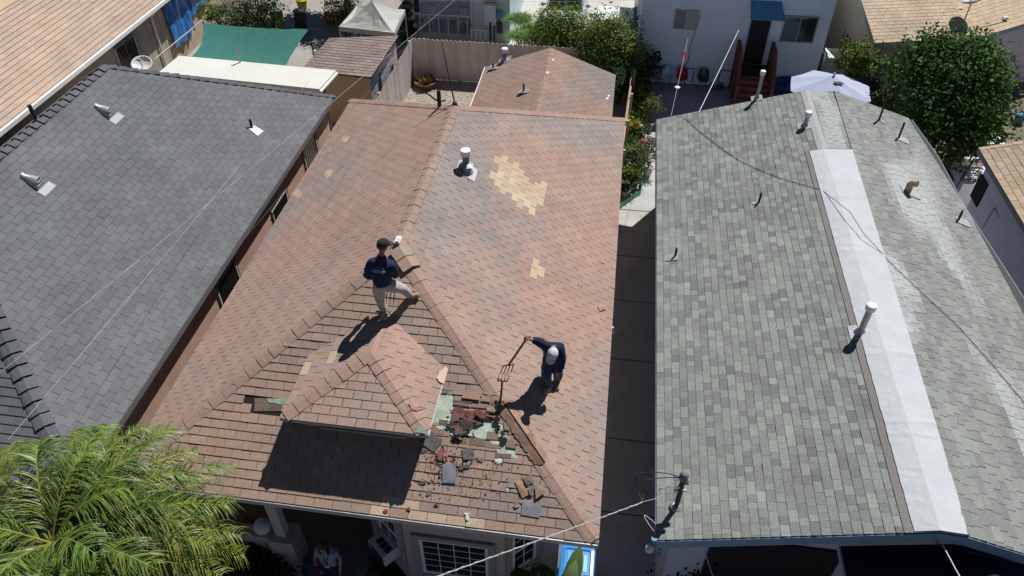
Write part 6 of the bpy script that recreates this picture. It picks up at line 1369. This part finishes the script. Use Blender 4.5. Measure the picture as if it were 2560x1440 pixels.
# dark round bush and small standard tree by the white wall
c = onz(1612, 168, .9); tree('round_bush', (c.x, c.y, 0), .5, [((c.x, c.y, .75), (.62, .6, .65))], 2600, .045, ((.012, .032, .010), (.055, .085, .02)), 'dark round bush at the left end of the white wall', 'bush', seed=24, tr=.05, flowers=((.25, .3, .05), .04))
c = onz(1632, 152, .8); c.y = min(c.y, 29.5); tree('small_tree', (c.x, c.y-.1, 0), 1.15, [((c.x-.15, c.y-.1, 1.35), (.22, .16, .12)), ((c.x+.18, c.y-.1, 1.25), (.2, .14, .1)), ((c.x+.02, c.y-.1, 1.5), (.16, .12, .1))], 260, .045, (G1, (.05, .08, .03)), 'thin sparse little tree in front of the white wall', 'tree', seed=25, tr=.02, limbs=7)
# small trees right of the white house
c = onz(2148, 140, 2.6); tree('small_tree', (c.x, c.y, 0), 1.8, [((c.x, c.y, 2.6), (.85, .6, .55)), ((c.x+.45, c.y-.2, 2.4), (.5, .45, .4)), ((c.x-.45, c.y-.1, 2.4), (.45, .45, .4))], 2600, .055, ((.05, .085, .012), (.17, .23, .035)), 'small yellow-green tree between the white house and the tan roof', 'tree', seed=31, tr=.05)
c = onz(2212, 192, 1.9); tree('broadleaf_bush', (c.x, c.y, 0), 1.0, [((c.x, c.y, 2.0), (.55, .45, .5)), ((c.x+.15, c.y-.5, 1.5), (.45, .5, .45)), ((c.x+.1, c.y-.9, 1.0), (.4, .4, .4))], 900, .11, ((.05, .13, .06), (.14, .27, .14)), 'large-leaved pale green bush beside the big round tree', 'bush', seed=32, tr=.04, asp=.8)
c = onz(2205, 262, 1.3); tree('low_bush', (c.x, c.y, 0), .8, [((c.x-.3, c.y+.1, 1.2), (.8, .5, .45)), ((c.x+.4, c.y-.4, 1.1), (.6, .5, .45))], 2400, .06, ((.05, .09, .012), (.15, .22, .035)), 'bright green low bush right of the lilac umbrella', 'bush', seed=33, tr=.03)
c = onz(2000, 178, .4); tree('low_bush', (c.x, c.y, 0), .3, [((c.x-.25, c.y, .45), (.5, .35, .3)), ((c.x+.5, c.y-.05, .4), (.35, .3, .3))], 900, .05, ((.012, .03, .008), (.03, .06, .02)), 'dark shrub under the larger window of the white house', 'bush', seed=34, tr=.02)
# dark green lattice fence left of the tan house, right of the white house
f_ = thing('green_fence', (9.3, 29, 0), 'dark green fence between the white house and the tan-roofed house', 'fence')
a_, b_ = onz(2110, 60, 1.8), onz(2160, 200, 1.6); m_ = MB(); m_.prism([(a_.x, a_.y+1, 0), (b_.x+.15, b_.y-1.6, 0), (b_.x+.15, b_.y-1.6, 1.7), (a_.x, a_.y+1, 1.7)], (.05, 0, 0), (.012, .035, .025)); m_.build('panel', M_attr, f_)
m_ = MB()
for k in range(6): q = V((a_.x, a_.y+1, 0)).lerp(V((b_.x+.15, b_.y-1.6, 0)), k/5); m_.box((q.x-.03, q.y-.03, 0), (q.x+.03, q.y+.03, 1.8), (.02, .04, .03))
m_.build('post', M_attr, f_)
# top-left shrubs
for (u, v, z, r, n, cols, lab, sd, fl) in (
    (522, 30, 1.7, (.45, .4, .55), 900, ((.09, .15, .01), (.24, .32, .03)), 'yellow-green shrub at the left of the rose bush', 41, None),
    (585, 45, 1.5, (1.0, .8, .75), 4200, ((.05, .085, .035), (.15, .20, .085)), 'grey-green rose bush with pink blooms behind the green net', 42, ((.65, .35, .33), .02)),
    (650, 20, 1.8, (.85, .8, .9), 3600, ((.012, .03, .008), (.05, .085, .02)), 'dark rose bush right of the grey-green one', 43, ((.6, .15, .18), .015)),
    (855, 18, 1.5, (.7, .6, .8), 2400, ((.02, .04, .008), (.10, .12, .02)), 'shrub with orange blossom left of the canopy tent', 44, ((.5, .25, .04), .05)),
    (1018, 60, .9, (.3, .9, .9), 1500, ((.010, .022, .008), (.04, .055, .02)), 'dark creeper between the canopy tent and the blue-grey house', 45, None)):
    c = onz(u, v, z); tree('tall_bush' if z > 1 else 'creeper', (c.x, c.y, 0), 1.0, [((c.x, c.y, z), r), ((c.x+r[0]*.4, c.y-.1, z-.4), (r[0]*.7, r[1]*.8, r[2]*.8))], n, .055, cols, lab, 'bush', seed=sd, tr=.05, flowers=fl)
# shade trees just beyond the top of the picture
for x, y, lab, sd in ((-13.3, 35.6, 'tall shade tree beyond the back yard, the one nearer the blue tarps', 51), (-9.9, 35.8, 'tall shade tree beyond the back yard, the one nearer the blue-grey house', 52)):
    tree('shade_tree', (x, y, 0), 3.2, [((x, y, 4.4), (1.9, 1.7, 1.4)), ((x-1, y-.5, 3.9), (1.3, 1.2, 1.0)), ((x+1, y-.4, 3.9), (1.3, 1.2, 1.0))], 7500, .12, (G1, G2), lab, 'tree', seed=sd, tr=.16)
# feathery papyrus clump
def blades(c, n, L, wd, cols, seed, up=.9, spread=1.0, droop=.5, seg=4):
    rg = random.Random(seed); m_ = MB(); c = V(c)
    for i in range(n):
        a = rg.uniform(0, 6.283); e = rg.uniform(.15, 1)*spread; d = V((math.cos(a)*e, math.sin(a)*e, up)).normalized(); l = L*rg.uniform(.6, 1.1); side = V((-math.sin(a), math.cos(a), 0)); pts = []
        for k in range(seg+1): t = k/seg; pts.append(c+V((rg.uniform(-.01, .01), 0, 0))+d*l*t-V((0, 0, droop*l*t*t))+V((math.cos(a), math.sin(a), 0))*l*.18*t*t)
        col = jit(mixc(cols[0], cols[1], rg.random()), .2)
        for k in range(seg):
            w0, w1 = wd*(1-(k/seg)**2*.9), wd*(1-((k+1)/seg)**2*.95); m_.face([pts[k]-side*w0, pts[k]+side*w0, pts[k+1]+side*w1, pts[k+1]-side*w1], col)
    return m_
for u, v, z, lab, sd in ((1330, 78, .9, 'feathery bright green papyrus clump, the low one against the leafy bush', 63), (1300, 50, 1.3, 'feathery bright green papyrus clump, the far one beside the bush', 61), (1302, 92, 1.1, 'feathery bright green papyrus clump, the near one behind the board fence', 62)):
    c = onz(u, v, z); t = thing('papyrus', (c.x, c.y, 0), lab, 'plant'); m_ = MB()
    for k in range(9): a = k*.7; m_.tube([(c.x+.05*math.cos(a), c.y+.05*math.sin(a), 0), (c.x+.25*math.cos(a), c.y+.25*math.sin(a), z)], .012, 5, (.10, .16, .04))
    m_.build('stem', M_leaf, t); b_ = MB()
    for k in range(9):
        a = k*.7; q = blades((c.x+.25*math.cos(a), c.y+.25*math.sin(a), z), 150, .62, .010, ((.10, .22, .05), (.22, .36, .10)), sd*10+k, up=.45, droop=.5)
        b_.mesh(q.v, q.f); b_.c[-len(q.f):] = q.c
    b_.build('foliage', M_leaf, t)
# bowl of aloe in the gravel yard
c = onz(1057, 206, .2); t = bucket('planter_bowl', (c.x+.1, c.y, 0), .42, .26, (.16, .06, .045), 'wide terracotta bowl of aloe in the corner of the gravel yard', 'planter', True)
b_ = MB()
for k in range(12): q = blades((c.x+.1+R_.uniform(-.24, .24), c.y+R_.uniform(-.24, .24), .2), 14, .42, .02, ((.10, .10, .02), (.22, .16, .05)), 70+k, up=1.2, droop=.15, spread=.8); b_.mesh(q.v, q.f); b_.c[-len(q.f):] = q.c
b_.build('aloe', M_leaf, t)
m_ = MB(); p = onz(1085, 238, .03); m_.tube([p+V((-.75+.1*k, .22*math.sin(k*.45)-.02*k, 0)) for k in range(14)], .022, 6, (.02, .02, .02)); tag(m_.build('garden_hose', M_black), 'black hose lying on the gravel', 'hose')
# ------------------------------------------------------------------ potted plants along the plank fence
pots = [ # u, v(ground), r, h, potcolour, style, leaf cols, label
 (1592, 214, .16, .26, (.30, .07, .03), 'rosette', ((.10, .18, .07), (.22, .30, .14)), 'plumeria-like rosette plant in a red pot below the dark round bush'),
 (1578, 226, .13, .22, (.12, .12, .13), 'bush', ((.10, .15, .03), (.22, .30, .06)), 'light green leafy plant at the far end of the potted row'),
 (1600, 248, .17, .26, (.06, .16, .12), 'blade', ((.05, .13, .06), (.12, .22, .10)), 'blue-green strappy plant in a green pot in the far part of the row'),
 (1612, 262, .15, .26, (.28, .09, .05), 'flower', ((.06, .10, .03), (.55, .18, .20)), 'pot of pink blossom in the far part of the row'),
 (1578, 276, .17, .28, (.14, .13, .13), 'bush', ((.07, .11, .02), (.24, .26, .04)), 'yellow-green bushy plant in the middle of the potted row, left side'),
 (1604, 290, .18, .3, (.22, .08, .05), 'bush', ((.10, .13, .015), (.30, .30, .03)), 'yellow-green bushy plant in the middle of the potted row, right side'),
 (1582, 318, .17, .3, (.08, .10, .14), 'blade', ((.03, .08, .03), (.08, .15, .06)), 'dark strappy plant in a navy pot in the middle of the row'),
 (1622, 316, .18, .3, (.26, .24, .22), 'twig', ((.06, .11, .03), (.16, .2, .06)), 'tall leggy shrub in a grey pot close to the green-grey roof'),
 (1572, 345, .17, .28, (.40, .27, .03), 'bush', ((.13, .15, .015), (.30, .28, .03)), 'yellow-leaved plant in an ochre pot beside the brown roof'),
 (1600, 352, .16, .28, (.5, .5, .48), 'flower', ((.04, .08, .02), (.62, .60, .55)), 'pot of white flowers in the near part of the row'),
 (1568, 378, .19, .30, (.26, .29, .31), 'blade', ((.03, .07, .02), (.07, .13, .04)), 'spiky dark plant in a blue-grey pot beside the brown roof'),
 (1610, 388, .15, .30, (.2, .08, .05), 'flower', ((.05, .07, .03), (.60, .16, .25)), 'bright pink flowering plant at the sunny edge of the row'),
 (1588, 404, .18, .30, (.10, .09, .08), 'blade', ((.05, .10, .03), (.12, .20, .06)), 'tall green strappy plant in a dark pot in the near part of the row'),
 (1619, 428, .17, .34, (.46, .44, .40), 'twig', ((.03, .06, .02), (.5, .3, .3)), 'spindly shrub in a tall pale grey pot standing on the sunny driveway'),
 (1562, 428, .17, .28, (.28, .10, .06), 'bush', ((.03, .07, .02), (.09, .14, .03)), 'dark leafy plant in a terracotta pot by the brown eave'),
 (1588, 448, .18, .28, (.30, .16, .07), 'twig', ((.04, .08, .02), (.10, .15, .04)), 'thin plant in an orange-brown pot inside the green edging'),
 (1570, 462, .13, .22, (.12, .12, .12), 'bush', ((.07, .14, .02), (.20, .30, .05)), 'bright green small plant inside the green edging'),
 (1562, 482, .18, .28, (.42, .45, .38), 'blade', ((.06, .12, .04), (.14, .22, .08)), 'low plant in a round pale pot at the near tip of the green edging')]
for k, (u, v, r, h, pc_, sty, lc, lab) in enumerate(pots):
    p = onz(u, v, h*.5); p = V((max(p.x, .52), p.y, .004)); t = bucket('potted_plant', p, r, h, pc_, lab, 'potted plant', True); z = h
    if sty == 'bush': m_ = leafy([((p.x, p.y, z+.28), (.42, .44, .42))], 950, .055, lc, 100+k)
    elif sty == 'flower': m_ = leafy([((p.x, p.y, z+.22), (.36, .36, .32))], 600, .046, (lc[0], lc[0]), 100+k); q = leafy([((p.x, p.y, z+.34), (.20, .20, .18))], 170, .032, (lc[1], lc[1]), 200+k, asp=.8); m_.mesh(q.v, q.f); m_.c[-len(q.f):] = q.c
    elif sty == 'rosette': m_ = blades((p.x, p.y, z+.35), 16, .30, .035, lc, 100+k, up=.5, droop=.2, spread=1.3); m_.tube([(p.x, p.y, z-.05), (p.x, p.y, z+.36)], .02, 6, (.2, .17, .12))
    elif sty == 'blade': m_ = blades((p.x, p.y, z-.03), 46, .80, .028, lc, 100+k, up=1.3, droop=.35)
    else:
        m_ = leafy([((p.x, p.y, z+.7), (.42, .42, .44))], 480, .048, lc, 100+k); rg = random.Random(k)
        for q in range(6): e = V((p.x+rg.uniform(-.25, .25), p.y+rg.uniform(-.25, .25), z+.6+rg.uniform(0, .35))); m_.tube([(p.x, p.y, z-.05), V((p.x, p.y, z)).lerp(e, .5)+V((0, 0, .08)), e], [.012, .009, .004], 5, (.10, .08, .05))
    m_.build('foliage', M_leaf, t)
m_ = MB(); pp = [onz(1606, 420, .12), onz(1603, 478, .12), onz(1560, 508, .12), onz(1546, 520, .12)]
for a, b in zip(pp, pp[1:]):
    L = (b-a).length; n = max(1, int(L/.11)); d = (b-a).normalized()
    for i in range(n): c = a+d*(i+.5)*L/n; c.z = .0; m_.prism([c-d*.05+V((0, 0, 0)), c+d*.05, c+d*.05+V((0, 0, .16)), c+V((0, 0, .21)), c-d*.05+V((0, 0, .16))], d.cross(V((0, 0, 1)))*.02, (.0, .33, .17))
tag(m_.build('garden_edging', M_gloss), 'bright green scalloped plastic edging around the pots', 'edging')
m_ = MB(); p = onz(1552, 452, .5)
for z_ in (.1, .35, .6): m_.box((p.x, p.y-.3, z_), (p.x+.3, p.y+.3, z_+.015), (.02, .02, .02))
for a in (-.3, .3): m_.tube([(p.x+.15, p.y+a, 0), (p.x+.15, p.y+a, .75)], .012, 5, (.02, .02, .02))
tag(m_.build('plant_rack', M_black), 'black wire rack against the brown house by the green edging', 'plant rack')
# plants by the front wall
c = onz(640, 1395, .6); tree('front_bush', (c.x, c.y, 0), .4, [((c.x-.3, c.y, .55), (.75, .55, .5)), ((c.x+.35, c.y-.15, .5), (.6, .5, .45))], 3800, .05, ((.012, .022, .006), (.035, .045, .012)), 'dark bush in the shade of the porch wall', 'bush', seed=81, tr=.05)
c = onz(990, 1420, .45); t = thing('fern', (c.x, c.y, 0), 'dark ferny plant under the air conditioner window', 'plant'); b_ = MB()
for k in range(7): q = blades((c.x-.3+k*.1, c.y+.05*math.sin(k), .12), 26, .5, .014, ((.012, .035, .008), (.04, .09, .02)), 90+k, up=.9, droop=.6); b_.mesh(q.v, q.f); b_.c[-len(q.f):] = q.c
b_.build('fronds', M_leaf, t)
c = onz(1290, 1425, .7); tree('climbing_vine', (c.x, c.y, 0), .8, [((c.x, c.y+.15, .9), (.45, .2, .55))], 700, .05, ((.015, .04, .01), (.05, .10, .02)), 'leafy climber beneath the small right bay window', 'vine', seed=83, tr=.02)
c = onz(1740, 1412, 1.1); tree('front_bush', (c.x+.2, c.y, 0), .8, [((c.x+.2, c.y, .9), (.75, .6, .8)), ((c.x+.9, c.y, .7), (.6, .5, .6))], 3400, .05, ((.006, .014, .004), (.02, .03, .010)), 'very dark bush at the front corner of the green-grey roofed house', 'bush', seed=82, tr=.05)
# banana plant over the bin
def bigleaf(m_, base, tip, wd, arch, col, seg=9, up=V((0, 0, 1))):
    base, tip = V(base), V(tip); d = tip-base; sd = d.cross(up).normalized(); L = d.length; rows = []
    for k in range(seg+1):
        t = k/seg; c = base+d*t+V((0, 0, arch*4*t*(1-t))); w_ = wd*math.sin(math.pi*min(1, .08+t*.92))**.7*(1 if k < seg else .05)
        rows.append([c-sd*w_+V((0, 0, -.10*w_)), c-sd*w_*.5+V((0, 0, .06*w_)), c+V((0, 0, -.03*w_)), c+sd*w_*.5+V((0, 0, .06*w_)), c+sd*w_+V((0, 0, -.10*w_))])
    vs = [p for r in rows for p in r]; m_.mesh(vs, [(k*5+q, k*5+q+1, (k+1)*5+q+1, (k+1)*5+q) for k in range(seg) for q in range(4)], col); m_.tube([rows[k][2]+V((0, 0, .004)) for k in range(seg+1)], [.014*(1-k/seg*.8) for k in range(seg+1)], 5, mixc(col, (.35, .4, .15), .5))
bt = thing('banana_plant', (.05, 6.7, 0), 'banana plant with broad leaves reaching over the blue bin', 'plant')
m_ = MB(); m_.tube([(-.05, 6.45, 0), (0, 6.5, .5), (.02, 6.55, .85)], [.07, .055, .04], 10, (.12, .15, .06)); m_.build('stem', M_leaf, bt)
b0 = V((.02, 6.55, .85))
for tip, w_, a_, col in ((onz(1452, 1362, 1.55), .17, .10, (.075, .13, .035)), (onz(1345, 1408, 1.3), .16, .22, (.05, .12, .025)), (onz(1475, 1440, 1.25), .15, .2, (.045, .11, .03)), (onz(1440, 1400, 1.5), .14, .12, (.14, .21, .08)), (onz(1250, 1418, 1.0), .15, .3, (.035, .09, .025)), (onz(1420, 1480, 1.3), .15, .2, (.05, .12, .03))):
    m_ = MB(); bigleaf(m_, b0, tip, w_, a_, col); m_.build('leaf', M_leaf, bt, smooth=True)
# ------------------------------------------------------------------ feather palm, lower left
pc0 = onz(120, 1345, 5.0); pm = thing('feather_palm', (pc0.x, pc0.y, 0), 'feather palm with glossy drooping fronds at the lower left corner', 'palm tree')
m_ = MB(); m_.tube([(pc0.x, pc0.y, 0), (pc0.x+.03, pc0.y, 2.5), (pc0.x, pc0.y, 4.75)], [.2, .15, .13], 12); m_.build('trunk', M_bark, pm)
M_palm = mat('palm_leaf', attr=True, rough=.42, var=.2, scale=4, spec=.4, transl=.25)
rg = random.Random(5)
def frond(az, el, L, cols, n=62, droop=.9, ll=.54, sway=V((.25, -.30, -.9)), name='frond', c=None, dens=1.0):
    sway = sway+V((rg.uniform(-.35, .45), rg.uniform(-.45, .3), rg.uniform(-.1, .35))); m_ = MB(); c = V(c) if c else V((pc0.x, pc0.y, 4.85)); hd = V((math.cos(az), math.sin(az), 0)); pts = []; S = 18
    for k in range(S+1):
        t = k/S; pts.append(c+hd*L*(t*math.cos(el)+.06*t*t)+V((0, 0, L*(math.sin(el)*t-droop*.42*t*t*t))))
    m_.tube(pts, [.022*(1-.85*k/S) for k in range(S+1)], 5, mixc(cols[1], (.30, .28, .06), .5), cap=False)
    gap_ = rg.uniform(0, 50)
    for i in range(n):
        if noise.noise(V((i*.22, gap_, 0))) < -.22: continue
        t = .10+.90*(i/n); f_ = t*S; k = min(S-1, int(f_)); p = pts[k].lerp(pts[k+1], f_-k); tg = (pts[k+1]-pts[k]).normalized(); sd = tg.cross(V((0, 0, 1))).normalized()
        for s_ in (-1, 1):
            for rep in range(2 if rg.random() < .75*dens else 1):
                l = ll*(math.sin(math.pi*(.12+.80*t))**.6)*rg.uniform(.75, 1.15); d = (tg*rg.uniform(.5, .9)+sd*s_*rg.uniform(.6, 1.0)+V((0, 0, rg.uniform(-.1, .55)))).normalized(); w_ = rg.uniform(.006, .012)
                q = [p]; dd = d.copy(); N = 4
                for z in range(N): dd = (dd+(sway+V((rg.uniform(-.12, .12), rg.uniform(-.12, .12), 0)))*.42*(z+.6)/N*1.5).normalized(); q.append(q[-1]+dd*l/N)
                col = jit(mixc(cols[0], cols[1], rg.random()**1.3), .25)
                for z in range(N):
                    wn = (q[z+1]-q[z]).cross(V((rg.uniform(-.2, .2), rg.uniform(-.2, .2), 1))).normalized(); a, b = w_*(1-z/N*.75), w_*(1-(z+1)/N*.75); m_.face([q[z]-wn*a, q[z]+wn*a, q[z+1]+wn*b, q[z+1]-wn*b], col)
    return m_.build(name, M_palm, pm)
GA, GB = (.030, .085, .012), (.25, .32, .06); YA, YB = (.09, .13, .015), (.30, .32, .05); BA, BB = (.20, .11, .07), (.36, .25, .16)
fr = [(65, 28, 2.35, GA, GB), (50, 10, 2.5, GA, GB), (40, 35, 2.2, GA, GB), (25, 22, 2.45, GA, GB), (13, 0, 2.35, YA, YB), (3, 10, 2.3, YA, YB), (-12, -8, 2.1, YA, YB), (80, 12, 2.2, GA, GB), (95, 25, 2.1, GA, GB), (115, 15, 2.3, GA, GB), (135, 25, 2.2, GA, GB), (160, 15, 2.2, GA, GB), (185, 20, 2.2, GA, GB), (-28, 15, 2.2, GA, GB), (-45, 20, 2.2, GA, GB), (-65, 15, 2.2, GA, GB), (-90, 20, 2.2, GA, GB), (-120, 20, 2.2, GA, GB), (-150, 20, 2.2, GA, GB), (30, 52, 1.9, GA, GB), (75, 55, 1.8, GA, GB), (120, 50, 1.9, GA, GB), (-20, 50, 1.8, GA, GB), (-80, 50, 1.8, GA, GB), (200, 50, 1.8, GA, GB), (15, 30, 2.1, GA, GB), (58, -2, 2.2, YA, GB), (-5, 30, 2.0, GA, GB)]
for az, el, L, a, b in fr+[(20, 12, 2.45, YA, YB), (55, 24, 2.3, GA, YB), (-2, 0, 2.2, YA, YB), (35, 5, 2.3, GA, YB), (72, 38, 2.2, GA, GB), (18, 40, 2.1, GA, GB), (105, 5, 2.2, GA, GB), (-35, 0, 2.2, GA, YB), (45, 45, 2.1, GA, GB), (8, 20, 2.3, GA, YB), (28, 10, 2.0, GA, GB), (-55, 35, 2.1, GA, GB), (150, 40, 2.0, GA, GB)]: frond(math.radians(az+rg.uniform(-4, 4)), math.radians(el), L, (a, b))
frond(math.radians(27), math.radians(-14), 1.9, (BA, BB), n=50, ll=.32, name='dry_frond')
frond(math.radians(-12), math.radians(-30), 2.1, (BA, BB), n=50, ll=.35, name='dry_frond')
